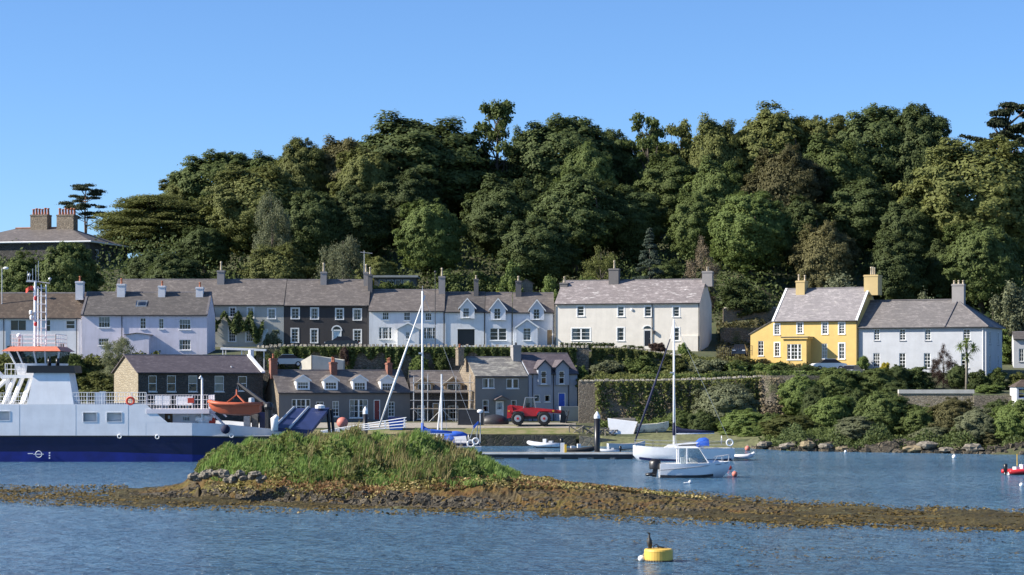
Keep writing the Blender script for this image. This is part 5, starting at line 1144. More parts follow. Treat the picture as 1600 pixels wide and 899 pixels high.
# ------------------------------------------------------------------ island
CRP = [(190,770),(240,766),(285,757),(303,742),(312,728),(335,714),(372,700),(420,691),(520,686),(600,688),(670,694),(700,700),(730,712),(760,726),(800,741),(830,750),(880,759),(960,767),(1040,777),(1130,786),(1240,797)]
FTP = [(190,776),(300,779),(400,784),(500,789),(700,795),(900,800),(1040,802),(1240,806)]
def isl(px, Y):
    """height of the islet over (px, Y)"""
    if px <= 190 or px >= 1240: return -0.4
    Yf = WY(np.interp(px, *zip(*FTP))); pc = np.interp(px, *zip(*CRP))
    big = np.interp(px, [190, 300, 700, 860, 960, 1240], [3.0, 6, 9.5, 7, 6, 3])
    Yc = Yf + big; zc = H + (HY - pc) * Yc / F
    if zc > 1.2: zc *= 0.96 + 0.05*math.sin(px*0.06) + 0.05*math.sin(px*0.137 + Y*0.8) + 0.045*math.sin(px*0.043 - Y*1.1) + 0.03*math.sin(px*0.31 + Y*1.9)
    s = (Y - Yf) / big
    if s < 0: return max(-0.6, s * 3)
    if s <= 1: return zc * np.interp(s, [0, 0.1, 0.28, 0.68, 1], [0, 0.2 if zc > 1.5 else 0.4, 0.33 if zc > 1.5 else 0.6, 0.83, 1])
    return zc * np.interp(s, [1, 1.5, 2.4, 3], [1, 0.93, 0.2, -0.4 / max(zc, 0.3)])
m, n, l, b = newmat('islet_soil'); co = coords(n); ge = n.new('ShaderNodeNewGeometry'); sx = n.new('ShaderNodeSeparateXYZ'); l.new(ge.outputs['Position'], sx.inputs[0])
rk = mixc(n, l, ramp(n, l, noise(n, l, co, 1.6, 6), 0.35, 0.65), (0.06, 0.046, 0.026), (0.145, 0.115, 0.065))
wd = mixc(n, l, ramp(n, l, noise(n, l, co, 0.7, 5), 0.35, 0.65), (0.14, 0.075, 0.03), (0.16, 0.13, 0.04))
c = mixc(n, l, ramp(n, l, noise(n, l, co, 0.5, 4), 0.45, 0.55), rk, wd)
gr = mixc(n, l, ramp(n, l, noise(n, l, co, 0.8, 5), 0.4, 0.6), (0.05, 0.075, 0.02), (0.1, 0.11, 0.03))
ad = n.new('ShaderNodeMath'); ad.operation = 'ADD'; l.new(sx.outputs[2], ad.inputs[0]); l.new(noise(n, l, co, 0.9, 4), ad.inputs[1])
c = mixc(n, l, ramp(n, l, ad.outputs[0], 1.6, 2.0), c, gr)
l.new(c, b.inputs['Base Color']); b.inputs['Roughness'].default_value = 0.9; b.inputs['Specular IOR Level'].default_value = 0.15; bumpn(n, l, b, noise(n, l, co, 2.2, 8, 0.7), 1.0, 0.35)
rng = np.random.default_rng(21); pxs = np.arange(186, 1246, 4.0); yy = np.arange(118, 160, 0.42); vs = []; nx = len(pxs)
for Y in yy:
    for px in pxs:
        z = isl(px, Y); nz_ = rng.normal() * (0.035 if 0.05 < z < 1.3 else 0.03)
        vs.append(((px - CX)*Y/F, Y, z + nz_))
mb = MB(); fs = []
for j in range(len(yy)-1):
    for i in range(nx-1):
        q = (j*nx+i, j*nx+i+1, (j+1)*nx+i+1, (j+1)*nx+i)
        if max(vs[k][2] for k in q) > -0.38: fs.append(q)
mb.mesh(vs, fs); tag(mb.build('islet_ground', M['islet_soil']), kind='structure')
# weed flats around it, just awash
m, n, l, b = newmat('seaweed_flat'); co = coords(n)
c = mixc(n, l, ramp(n, l, noise(n, l, co, 0.5, 6, 0.7, (0.35, 1, 1)), 0.38, 0.62), (0.04, 0.031, 0.011), (0.088, 0.07, 0.025))
c = mixc(n, l, ramp(n, l, noise(n, l, co, 1.4, 6, 0.7, (0.2, 1, 1)), 0.58, 0.68), c, (0.15, 0.145, 0.07))
l.new(c, b.inputs['Base Color']); b.inputs['Roughness'].default_value = 0.75; b.inputs['Specular IOR Level'].default_value = 0.2; bumpn(n, l, b, noise(n, l, co, 3.5, 7, 0.7, (0.5, 1, 1)), 1.0, 0.25)
FRO = [(-500,790),(0,786),(200,797),(400,802),(600,806),(800,814),(1000,820),(1200,826),(1600,834),(2300,842)]
BAK = [(-500,756),(0,760),(200,760),(300,755),(850,752),(960,762),(1100,770),(1200,780),(1400,791),(1600,797),(2300,806)]
mb = MB(); rows = []; K = 26; rng = np.random.default_rng(9)
for px in np.arange(-500, 2301, 7):
    y0, y1 = WY(np.interp(px, *zip(*FRO))), WY(np.interp(px, *zip(*BAK))); r_ = []
    for k in range(K + 1):
        t = k / K; Y = y0 + (y1 - y0)*t; X = (px-CX)*Y/F
        e = min(t, 1 - t) * 4
        z = -0.2 + 0.3*min(1, e) + 0.1*math.sin(X*0.7 + 3*math.sin(Y*0.5)) * math.sin(Y*0.9 + X*0.13) + 0.05*math.sin(X*2.3+Y*1.7) + rng.normal()*0.02
        if px < 180: z -= 0.12
        r_.append((X, Y, z))
    rows.append(r_)
mb.loft(rows, False); tag(mb.build('seaweed_flat', M['seaweed_flat']), kind='structure')
# weed tufts and floating streaks
def weed(rng, n):
    px = rng.uniform(-40, 1700, n); t = rng.beta(1.6, 1.6, n); y0 = H*F/(np.interp(px, *zip(*FRO)) - HY + 2); y1 = H*F/(np.interp(px, *zip(*BAK)) - HY - 1); Y = y0 + (y1-y0)*t; X = (px-CX)*Y/F
    k = np.sin(X*0.9 + 2*np.sin(Y*0.8)) * np.sin(Y*1.3 + X*0.2) + rng.normal(size=n)*0.6 > 0.0; k &= ~((px > 200) & (px < 1000) & (t > 0.5))
    return np.stack([X, Y, 0.02 + 0.1*rng.random(n)], 1)[k], (rng.normal(size=(n, 3))*[0.3, 0.3, 0.2] + [0, -0.1, 1])[k]
leafmat('weed', (0.045, 0.03, 0.01), (0.12, 0.085, 0.025), 0.1, 0.5); leafmat('weed_pale', (0.1, 0.085, 0.035), (0.16, 0.135, 0.06), 0.1, 0.5)
leaf_patch('bladder_wrack', weed, 52000, 0.1, 'weed', 'brown wrack lying over the tidal flat', 'seaweed', 'stuff', 31)
leaf_patch('bladder_wrack', weed, 5000, 0.09, 'weed_pale', 'pale yellow weed strands over the tidal flat', 'seaweed', 'stuff', 32)
def floatweed(rng, n):
    cx_ = rng.uniform(1000, 1620, 40); cy = rng.uniform(838, 885, 40); k = rng.integers(0, 40, n); px = cx_[k] + rng.normal(size=n)*26; py = cy[k] + rng.normal(size=n)*1.2; Y = H*F/(py-HY)
    return np.stack([(px-CX)*Y/F, Y, 0.008 + 0.01*rng.random(n)], 1), rng.normal(size=(n, 3))*0.12 + [0, 0, 1]
leaf_patch('floating_weed', floatweed, 600, 0.08, 'weed', 'thin floating weed drifting near the yellow buoy', 'seaweed', 'stuff', 33)
# long grass
def grass_mesh(name, pos, hgt, wid, lean, rng):
    N = len(pos); a = rng.uniform(0, 6.28, N); d = np.stack([np.cos(a), np.sin(a), np.zeros(N)], 1); s_ = np.stack([-np.sin(a), np.cos(a), np.zeros(N)], 1) * wid[:, None]
    ln = d * (lean * hgt)[:, None] + np.array([0.18, -0.06, 0]) * hgt[:, None]; up = np.array([0, 0, 1.0]) * hgt[:, None]
    v = np.empty((N, 5, 3)); v[:, 0] = pos - s_; v[:, 1] = pos + s_; v[:, 2] = pos + s_*0.7 + up*0.6 + ln*0.35; v[:, 3] = pos - s_*0.7 + up*0.6 + ln*0.35; v[:, 4] = pos + up*0.95 + ln
    me = bpy.data.meshes.new(name); me.vertices.add(5*N); me.loops.add(7*N); me.polygons.add(2*N)
    me.vertices.foreach_set('co', v.reshape(-1).astype(np.float32)); base = np.arange(N)[:, None]*5
    me.loops.foreach_set('vertex_index', (base + np.array([0,1,2,3,3,2,4])).reshape(-1).astype(np.int32))
    st = np.stack([np.arange(N)*7, np.arange(N)*7+4], 1).reshape(-1); tt = np.tile([4, 3], N)
    me.polygons.foreach_set('loop_start', st.astype(np.int32)); me.polygons.foreach_set('loop_total', tt.astype(np.int32)); me.update(calc_edges=True); me.validate(); return me
def islet_points(rng, n, zlo, zhi, px0=296, px1=960):
    out = []
    while len(out) < n:
        px = rng.uniform(px0, px1); Y = rng.uniform(126, 152); z = isl(px, Y)
        if zlo(px) < z < zhi: out.append(((px-CX)*Y/F, Y, z))
    return np.array(out)
rng = np.random.default_rng(41)
zl = lambda px: 1.2 + 0.2*math.sin(px*0.05)
p = islet_points(rng, 44000, zl, 9, 300, 812); pz = p[:, 2]
hg = 0.2 + 0.34*rng.random(len(p)) * (0.6 + 0.7*np.clip((pz-2)/2, 0, 1)) + 0.26*np.sin(p[:, 0]*0.9 + np.sin(p[:, 1]))*np.sin(p[:, 1]*1.3 + p[:, 0]*0.4)
tag(link('islet_grass', grass_mesh('islet_grass', p, np.clip(hg, 0.12, 1), np.full(len(p), 0.035), 0.35*rng.random(len(p)), rng), M['leaf_grass']), 'long green grass covering the islet', 'grass', kind='stuff')
leafmat('grass_dry', (0.14, 0.13, 0.05), (0.25, 0.21, 0.09), 0.2)
p = islet_points(rng, 9000, zl, 9, 480, 740); k = np.sin(p[:, 0]*1.1+1)*np.sin(p[:, 1]*0.8) > -0.1; p = p[k]
tag(link('islet_grass', grass_mesh('islet_dry_grass', p, 0.45 + 0.5*rng.random(len(p)), np.full(len(p), 0.025), 0.4*rng.random(len(p)), rng), M['grass_dry']), 'dry pale grass stems standing over the islet', 'grass', kind='stuff')
def lowveg(zlo, zhi, px0, px1, hh, sd_=0.0):
    def fn(rng, n):
        q = islet_points(rng, n, lambda a: zlo, zhi, px0, px1); k = np.sin(q[:, 0]*1.3 + sd_)*np.sin(q[:, 1]*1.7 + sd_*2) + rng.normal(size=len(q))*0.3 > 0.0; q = q[k]
        q[:, 2] += hh * rng.random(len(q)); return q, rng.normal(size=q.shape)*0.7 + [0, -0.4, 0.7]
    return fn
leafmat('plant_rust', (0.14, 0.07, 0.03), (0.2, 0.115, 0.05), 0.2); leafmat('plant_straw', (0.26, 0.2, 0.08), (0.36, 0.29, 0.13), 0.2)
leaf_patch('shore_plants', lowveg(0.5, 1.5, 400, 1040, 0.22), 18000, 0.08, 'plant_rust', 'rusty red shore plants along the islet edge', 'plants', 'stuff', 42)
leaf_patch('shore_plants', lowveg(0.3, 1.5, 330, 1150, 0.16, 1.0), 24000, 0.075, 'plant_straw', 'straw coloured shore plants along the islet edge', 'plants', 'stuff', 43)
leafmat('plant_olive', (0.11, 0.1, 0.03), (0.18, 0.16, 0.05), 0.2)
leaf_patch('shore_plants', lowveg(0.35, 1.6, 320, 1100, 0.2, 2.6), 16000, 0.1, 'plant_olive', 'olive green shore plants between grass and stones of the islet', 'plants', 'stuff', 46)
leaf_patch('islet_scrub', lowveg(1.2, 4.5, 300, 560, 0.4, 2.0), 14000, 0.13, 'leaf_olive', 'low dark scrub on the left of the islet', 'scrub', 'stuff', 44)
leaf_patch('islet_scrub', lowveg(1.5, 4.5, 520, 760, 0.45, 0.5), 5000, 0.13, 'leaf_mid', 'bracken patches among the islet grass', 'scrub', 'stuff', 45)
# rocks
def rock_data(seed, n=9, m=6):
    rng = random.Random(seed); mb = MB(); rings = []
    for i in range(m):
        t = -math.pi/2 + math.pi*(i+0.05)/(m-0.9)
        rings.append([Vector((math.cos(t)*math.cos(6.283*k/n), math.cos(t)*math.sin(6.283*k/n), math.sin(t))) * rng.uniform(0.72, 1.12) for k in range(n)])
    mb.loft(rings, True, True); return mb.data('rock')
stone('rock_pale', (0.22, 0.195, 0.155), (0.33, 0.295, 0.235), (0.14, 0.12, 0.09), 1.2, 1.6, 0.6); stone('rock_dark', (0.1, 0.082, 0.055), (0.2, 0.165, 0.11), (0.04, 0.035, 0.03), 3, 4, 0.6); stone('rock_gold', (0.25, 0.195, 0.11), (0.33, 0.27, 0.16), (0.2, 0.16, 0.1), 1.2, 1.6, 0.6)
RK = [rock_data(i) for i in range(6)]
for me in RK: me.materials.append(M['rock_pale'])
def rock(name, px, py, wpx, hpx, label, mat, i, group=None, Y=None):
    Y = Y or WY(py + 4); c = P(px, py, Y); s = Y/F
    o = link(name, RK[i % 6], None, loc=c, rot=(0, 0, i*1.3), scale=(wpx*s/2, wpx*s/2*0.9, hpx*s/2*1.25)); o.material_slots[0].link = 'OBJECT'; o.material_slots[0].material = M[mat]
    return tag(o, label, 'rock', group)
rr = random.Random(5)
for i in range(17):
    px = 303 + i*6.8 + rr.uniform(-3, 3); py = 742 + rr.uniform(-5, 6) + (px-303)*0.03
    z = H + (HY-py)*130.5/F
    rock('rock', px, py, rr.uniform(14, 26), rr.uniform(7, 12), 'pale lichened rock in the ledge at the left end of the islet', 'rock_pale', i, 'pale ledge rocks on the islet', Y=130.6 - (px-303)*0.012)
for i, (px, py, w_) in enumerate(((468,757,14),(482,760,12),(496,754,15),(512,752,16),(526,750,14),(538,752,15),(548,757,11))):
    rock('rock', px, py, w_, w_*0.8, ('first','second','third','fourth','fifth','sixth','last')[i] + ' golden lichened boulder from the left in the islet shore row', 'rock_gold', i, 'golden boulders on the islet', Y=130.6)
mb = MB(); rng = np.random.default_rng(55)
for i in range(1500):
    px = rng.uniform(205, 860) if i % 5 else rng.uniform(860, 1120); Yf = WY(np.interp(px, *zip(*FTP))); Y = Yf + rng.random()**1.5*(1.5 if 290 < px < 800 else 1.6) - 0.4; z = max(0.0, isl(px, Y)); s = rng.uniform(0.05, 0.2) * (1.0 if px < 780 else 0.55); c = np.array([(px-CX)*Y/F, Y, z])
    q = rng.normal(size=(8, 3))*0.25 + np.array([(-1,-1,-1),(1,-1,-1),(1,1,-1),(-1,1,-1),(-0.7,-0.7,0.8),(0.7,-0.7,0.8),(0.7,0.7,0.8),(-0.7,0.7,0.8)]); q = c + q*s*np.array([1.1, 1, 0.75])
    mb.hexa(q[:4], q[4:])
tag(mb.build('shore_rocks', M['rock_dark']), 'dark weedy rubble along the islet waterline', 'rocks', kind='stuff')
mb = MB()
for i in range(420):
    px = rng.uniform(1180, 1640); Y = float(np.interp(px, [1180, 1250, 1640], [227, 219.6, 208.4])) + rng.random()*2.4; z = max(0.0, groundp(px, Y)); sz = rng.uniform(0.15, 0.5); c = np.array([(px-CX)*Y/F, Y, z])
    q = rng.normal(size=(8, 3))*0.25 + np.array([(-1,-1,-1),(1,-1,-1),(1,1,-1),(-1,1,-1),(-0.7,-0.7,0.8),(0.7,-0.7,0.8),(0.7,0.7,0.8),(-0.7,0.7,0.8)]); q = c + q*sz*np.array([1.1, 1, 0.75])
    mb.hexa(q[:4], q[4:])
tag(mb.build('shore_rocks', M['rock_dark']), 'broken dark rock under the bushes of the right hand shore', 'rocks', kind='stuff')
for i, (px, py, w_, h_, mt, lb) in enumerate(((1236,696,44,16,'rock_pale','flat pale boulder below the upturned boats'),(1262,694,40,18,'rock_gold','tan boulder left on the right hand shore'),(1290,697,34,14,'rock_pale','low pale boulder on the right hand shore'),(1316,700,26,11,'rock_gold','small tan boulder by the grey twiggy bush'),
   (1428,700,44,14,'rock_gold','wide tan boulder under the hanging sprays'),(1450,695,42,18,'rock_pale','tall grey boulder under the hanging sprays'),(1478,702,34,12,'rock_pale','low grey boulder right of the tall one'),(1520,699,44,18,'rock_pale','grey boulder near the right end of the shore'),(1196,694,36,14,'rock_pale','grey boulder at the foot of the low green scrub'))):
    rock('boulder', px, py + 1, w_*0.85, h_*0.62, lb, mt, i, None, Y=float(np.interp(px, [1180, 1250, 1600], [227.5, 220, 210])))
# ------------------------------------------------------------------ boats
plain('gelcoat', (0.8, 0.8, 0.8), 0.2, 0.04); plain('gelcoat_grey', (0.6, 0.61, 0.62), 0.3, 0.06); plain('deck_grey', (0.5, 0.5, 0.48), 0.7, 0.1)
plain('navy', (0.008, 0.012, 0.06), 0.3, 0.15, 0.6); plain('antifoul_blue', (0.005, 0.017, 0.19), 0.5, 0.25, 0.8); render_wall('ferry_white', (0.84, 0.84, 0.84), (0.5, 0.4, 0.32), 0.25, 0.03); M['ferry_white'].node_tree.nodes['Principled BSDF'].inputs['Roughness'].default_value = 0.4
plain('orange', (0.5, 0.11, 0.045), 0.55, 0.1); plain('roof_orange', (0.6, 0.19, 0.11), 0.5, 0.1); plain('canvas_blue', (0.015, 0.09, 0.45), 0.8, 0.2); plain('canvas_navy', (0.012, 0.016, 0.05), 0.8, 0.2)
plain('red_paint', (0.5, 0.025, 0.03), 0.35, 0.12); plain('teak', (0.3, 0.2, 0.11), 0.8, 0.2); plain('buoy_orange', (0.6, 0.19, 0.14), 0.6, 0.15); plain('buoy_yellow', (0.68, 0.43, 0.075), 0.55, 0.15, 1.5)
plain('old_white', (0.72, 0.7, 0.64), 0.7, 0.2, 1.5); plain('sail_white', (0.7, 0.7, 0.68), 0.8, 0.08); plain('ramp_navy', (0.015, 0.025, 0.09), 0.55, 0.2, 1.0); plain('pink_white', (0.76, 0.7, 0.71), 0.45, 0.05)
plain('yellow_paint', (0.7, 0.45, 0.03), 0.5); plain('life_red', (0.6, 0.06, 0.03), 0.6)
def hull(parent, st, mat, name='hull', deckmat=None, boot=None):
    """st: stations (x, half beam at deck, deck z, half beam at chine, chine z, keel z)"""
    mb = MB(); rings = []
    for x, bd, zd, bc, zc, zk in st:
        rings.append([(x,-bd,zd),(x,-(bd*0.6+bc*0.4)-0.02,zd*0.5+zc*0.5),(x,-bc,zc),(x,0,zk),(x,bc,zc),(x,(bd*0.6+bc*0.4)+0.02,zd*0.5+zc*0.5),(x,bd,zd)])
    mb.loft([list(reversed(r_)) for r_ in rings], False)
    mb.poly([p for p in rings[0]]); mb.poly([p for p in reversed(rings[-1])])
    o = mb.build(name, mat, parent, True)
    mod = o.modifiers.new('edges', 'EDGE_SPLIT'); mod.split_angle = R(40)
    if boot:
        bt_ = MB()
        for s_ in (-1, 1): bt_.loft([[(x, s_*(bc + 0.025), zc - 0.06), (x, s_*(bc + (bd-bc)*0.14 + 0.03), max(zc + 0.02, zc + (zd-zc)*0.14))] for x, bd, zd, bc, zc, zk in st if zc < 0.3], False)
        bt_.build('boot_stripe', M[boot], o)
    if deckmat:
        d = MB()
        d.loft([[(x,-bd+0.02,zd-0.03),(x,bd-0.02,zd-0.03)] for x, bd, zd, *_ in st], False); d.build('deck', deckmat, parent)
    return o
def railing(parent, pts, h_, mat, rails=3, step=1.2, r=0.02, name='railing', closely=None):
    mb = MB(); pts = [Vector(p) for p in pts]
    for a, b_ in zip(pts, pts[1:]):
        L = (b_ - a).length; n_ = max(1, int(L / step))
        for i in range(n_ + 1):
            p = a + (b_-a)*i/n_; mb.tube([p, p + Vector((0,0,h_))], r*1.3, 5)
        for k in range(1, rails + 1): mb.tube([a + Vector((0,0,h_*k/rails)), b_ + Vector((0,0,h_*k/rails))], r, 5)
        if closely:
            for i in range(int(L/closely)):
                p = a + (b_-a)*(i+0.5)/int(L/closely); mb.tube([p, p + Vector((0,0,h_))], r*0.7, 4)
    return mb.build(name, mat, parent)

# --- car ferry
FS = WY(722) / F
fe = thing('car_ferry', 'white and navy car ferry with orange wheelhouse roof moored behind the islet', 'ferry', P(0, 722, WY(722)))
fx = lambda px, d=0: (px - CX) * (WY(722) + d) / F - fe.location.x
fz = lambda py, d=0: H + (HY - py) * (WY(722) + d) / F
BW = 12.0
def fsec(px):                                   # inset of the side from the rail, at bow
    return float(np.interp(px, [-260, -150, 300, 360, 420, 470], [2.5, 0, 0, 0.5, 1.6, 3.2]))
def band(name, z0, z1, mat, pxs, in0=0.0, in1=0.0):
    mb = MB(); rg = []
    for px in pxs:
        i = fsec(px); rk = float(np.interp(px, [300, 470], [0, 1]))
        a0 = i + in0*(1+3*rk); a1 = i + in1*(1+3*rk)
        rg.append([(fx(px), a0, z0(px) if callable(z0) else z0), (fx(px), a1, z1(px) if callable(z1) else z1), (fx(px), BW-a1, z1(px) if callable(z1) else z1), (fx(px), BW-a0, z0(px) if callable(z0) else z0)])
    mb.loft([list(reversed(q)) for q in rg], True, True); return mb.build(name, mat, fe)
PX = [-260, -200, -150, 0, 150, 300, 330, 360, 390, 420, 445, 470]
sheer = lambda px: fz(float(np.interp(px, [-260, 300, 400, 470], [683, 683, 686, 680])))
boot = lambda px: fz(float(np.interp(px, [-260, 200, 330, 470], [706, 706, 712, 716])))
band('hull_bottom', -1.2, boot, M['antifoul_blue'], PX, 0.35, 0.18); band('hull', boot, sheer, M['navy'], PX, 0.18, 0.0)
band('rubbing_strake', lambda p: sheer(p)+0.001, lambda p: sheer(p)+0.12, M['black_paint'], PX, -0.06, -0.06)
tpz = lambda p: fz(float(np.interp(p, [-260, 262, 340, 420, 470], [660.5, 660.5, 662, 671, 676])))
mb = MB()
for side in (0, 1):
    rg = []
    for px in [228.2, 262, 300, 330, 360, 390, 420, 445, 470]:
        i = fsec(px) + 0.004; y = i if side == 0 else BW - i; y2 = y + 0.16 if side == 0 else y - 0.16
        rg.append([(fx(px), y, sheer(px)+0.12), (fx(px), y, tpz(px)), (fx(px), y2, tpz(px)), (fx(px), y2, sheer(px)+0.12)])
    mb.loft(rg, True, True)
mb.build('bow_bulwark', M['ferry_white'], fe)
mb = MB(); x0 = fx(-200); z0 = fz(683)+0.121; ops = [(fx(a)-x0, fz(d)-z0, fx(c)-x0, fz(b_)-z0) for a, b_, c, d in ((130,645,151,659),(167,645,190,659),(-12,643,15,657))]
wall_face(mb, (x0,0.0,z0), (1,0,0), (0,0,1), (0,-1,0), fx(228)-x0, fz(632)-z0, ops, 0.2)
mb.poly([(fx(228),0,fz(632)),(fx(228),0,fz(660.5)),(fx(262),0,fz(660.5))])
mb.poly([(x0,0.21,z0),(x0,0.21,fz(632)),(fx(228),0.21,fz(632)),(fx(262),0.21,fz(660.5)),(fx(262),0.21,z0)]) if False else None
mb.build('side_plating', M['ferry_white'], fe)
MB().poly([(fx(228),0.05,fz(632)),(fx(228),0.05,fz(660.5)),(fx(262),0.05,fz(660.5))]).build('side_plating', M['ferry_white'], fe)
MB().box(x0, fx(228), BW-0.2, BW, z0, fz(632)).build('side_plating', M['ferry_white'], fe)
for q in ops:
    f_ = MB(); a, b_, c, d = q[0]+x0, q[1]+z0, q[2]+x0, q[3]+z0; t = 0.05
    f_.box(a-t,c+t,-0.03,-0.002,d,d+t); f_.box(a-t,c+t,-0.03,-0.002,b_-t,b_); f_.box(a-t,a,-0.03,-0.002,b_,d); f_.box(c,c+t,-0.03,-0.002,b_,d); f_.build('port_frame', M['ferry_white'], fe)
MB().box(fx(-180), fx(222), 0.6, 0.75, z0, fz(634)).build('inner_casing', M['ferry_white'], fe)
MB().box(fx(-200), fx(424), 0.25, BW-0.25, z0-0.06, z0-0.02).build('car_deck', M['deck_grey'], fe)
MB().box(fx(-200), fx(229), 0.02, 2.6, fz(632)-0.12, fz(632)+0.002).build('upper_deck', M['deck_grey'], fe)
MB().box(fx(-200), fx(229), BW-2.6, BW-0.02, fz(632)-0.12, fz(632)+0.002).build('upper_deck', M['deck_grey'], fe)
pm = MB(); pm.ring((fx(60), 0.12, fz(710)), 0.28, 0.035, 'y', 18, 5); pm.box(fx(52), fx(68), 0.08, 0.12, fz(710)-0.03, fz(710)+0.03); pm.box(fx(43), fx(51), 0.08, 0.12, fz(709)-0.03, fz(709)+0.03); pm.build('load_line_mark', M['white_paint'], fe)
for k in range(3): MB().box(fx(76), fx(78), 0.06, 0.14, fz(716-k*4)-0.06, fz(716-k*4)+0.06).build('draught_mark', M['white_paint'], fe)
for px in (-120, -40, 30, 118, 200):                # plate seams
    MB().box(fx(px), fx(px)+0.03, -0.008, 0.0, fz(682), fz(633)).build('plate_seam', M['galvanised'], fe)
# deckhouse and its promenade
dh = MB(); dx0 = fx(229); dz = fz(683)+0.13; dops = [(fx(254)-dx0, 0.02, fx(266.5)-dx0, fz(646)-dz)]
wall_face(dh, (dx0,1.2,dz), (1,0,0), (0,0,1), (0,-1,0), fx(326)-dx0, fz(647)-dz, dops, 0.1)
dh.poly([(fx(326),1.2,dz),(fx(326),4,dz),(fx(326),4,fz(647)),(fx(326),1.2,fz(647))]); dh.build('deckhouse', M['pink_white'], fe)
MB().box(fx(254), fx(266.5), 1.26, 1.3, dz, fz(646)).build('deckhouse_door', M['wood_brown'], fe)
MB().box(fx(259), fx(262), 1.24, 1.258, fz(655), fz(650)).build('door_sign', M['white_paint'], fe)
sg = MB().box(fx(282.5), fx(294), 1.16, 1.198, fz(659), fz(651)).build('notice_board', M['galvanised'], fe)
for k in range(4): MB().box(fx(283.5)+k*0.14, fx(283.5)+k*0.14+0.08, 1.145, 1.158, fz(657.5), fz(652.5)).build('notice', M['dark_metal'], sg)
MB().box(fx(228.5), fx(327), -0.05, 4.2, fz(646.5), fz(639.5)).build('promenade_deck', M['pink_white'], fe)
railing(fe, [(fx(113), 0.15, fz(632)), (fx(228), 0.15, fz(632))], 1.05, M['ferry_white'], 3, 1.3, 0.022, closely=0.22)
railing(fe, [(fx(228.5), 0.05, fz(639.5)), (fx(325), 0.05, fz(639.5)), (fx(325), 4.1, fz(639.5))], 1.25, M['pink_white'], 3, 1.1, 0.024, closely=0.25)
railing(fe, [(fx(-60), 0.15, fz(632)), (fx(42), 0.15, fz(632))], 1.0, M['ferry_white'], 3, 1.3, 0.022, closely=0.22)
for k, (a, c, t) in enumerate(((145, 152, 614), (272, 297, 620), (152, 160, 612), (239, 262, 619))):
    MB().box(fx(a), fx(c), 1.0, 1.6, fz(632) + (0 if a < 228 else -0.1), fz(t)).build('deck_locker', M['ferry_white'], fe)
lr = MB().ring((fx(203.5), 0.08, fz(627)), 0.32, 0.1, 'y', 16, 6).build('lifebuoy', M['life_red'], fe)
MB().box(fx(293), fx(303), 0.02, 0.1, fz(630), fz(622)).build('lifejacket_box', M['life_red'], fe)
# funnel
fn = MB(); fn.hexa([(fx(42),0.02,fz(632)),(fx(115),0.02,fz(632)),(fx(115),3.2,fz(632)),(fx(42),3.2,fz(632))], [(fx(51.5),0.35,fz(583)),(fx(106.5),0.35,fz(583)),(fx(106.5),3.0,fz(583)),(fx(51.5),3.0,fz(583))])
fo = fn.build('funnel_casing', M['ferry_white'], fe)
MB().hexa([(fx(40.5),0.1,fz(583)),(fx(117),0.1,fz(583)),(fx(117),3.3,fz(583)),(fx(40.5),3.3,fz(583))], [(fx(42),0.1,fz(571.5)),(fx(115),0.1,fz(571.5)),(fx(115),3.3,fz(571.5)),(fx(42),3.3,fz(571.5))]).build('funnel_top', M['black_paint'], fo)
for px in (71, 84): MB().tube([(fx(px),1.6,fz(572)),(fx(px),1.6,fz(560))], [0.18,0.16], 8).build('exhaust', M['black_paint'], fo, True)
wx = lambda px: fx(px, 3.4); wz = lambda py: fz(py, 3.4); mx_ = lambda px: fx(px, 6.0); mz_ = lambda py: fz(py, 6.0)
# wheelhouse on its legs
wh = MB(); y0, y1 = 3.6, 8.4
wh.hexa([(wx(26),y0,wz(586)),(wx(86),y0,wz(586)),(wx(86),y1,wz(586)),(wx(26),y1,wz(586))], [(wx(23),y0-0.1,wz(568)),(wx(89),y0-0.1,wz(568)),(wx(89),y1+0.1,wz(568)),(wx(23),y1+0.1,wz(568))])
wb = wh.build('wheelhouse', M['ferry_white'], fe)
pa, pb = [(wx(23),wz(568)),(wx(89),wz(568))], [(wx(14),wz(549)),(wx(93),wz(549))]
MB().hexa([(pa[0][0]+0.1,y0,pa[0][1]),(pa[1][0]-0.1,y0,pa[0][1]),(pa[1][0]-0.1,y1,pa[0][1]),(pa[0][0]+0.1,y1,pa[0][1])], [(pb[0][0]+0.1,y0-0.35,pb[0][1]),(pb[1][0]-0.1,y0-0.35,pb[0][1]),(pb[1][0]-0.1,y1+0.35,pb[0][1]),(pb[0][0]+0.1,y1+0.35,pb[0][1])]).build('wheelhouse_glazing', M['boat_glass'], wb)
for t in (0.0, 0.17, 0.5, 0.72, 1.0):
    MB().tube([(pa[0][0]+(pa[1][0]-pa[0][0])*t, y0-0.05, pa[0][1]), (pb[0][0]+(pb[1][0]-pb[0][0])*t, y0-0.4, pb[0][1])], 0.09, 5).build('window_post', M['ferry_white'], wb)
MB().hexa([(wx(4),y0-0.8,wz(549)),(wx(97),y0-0.8,wz(549)),(wx(97),y1+0.8,wz(549)),(wx(4),y1+0.8,wz(549))], [(wx(16),y0,wz(541.5)),(wx(88),y0,wz(541.5)),(wx(88),y1,wz(541.5)),(wx(16),y1,wz(541.5))]).build('wheelhouse_roof', M['roof_orange'], wb)
MB().box(wx(8), wx(60), y0-1.0, y1, wz(591), wz(586)-0.005).build('bridge_wing', M['ferry_white'], fe)
railing(fe, [(wx(11), y0-0.9, wz(586)), (wx(42), y0-0.9, wz(586))], 1.0, M['ferry_white'], 2, 0.8, 0.03, closely=0.3)
railing(fe, [(wx(15), y0+0.1, wz(541.5)), (wx(86), y0+0.1, wz(541.5)), (wx(86), y1, wz(541.5)), (wx(15), y1, wz(541.5)), (wx(15), y0+0.1, wz(541.5))], 1.1, M['ferry_white'], 3, 0.9, 0.028)
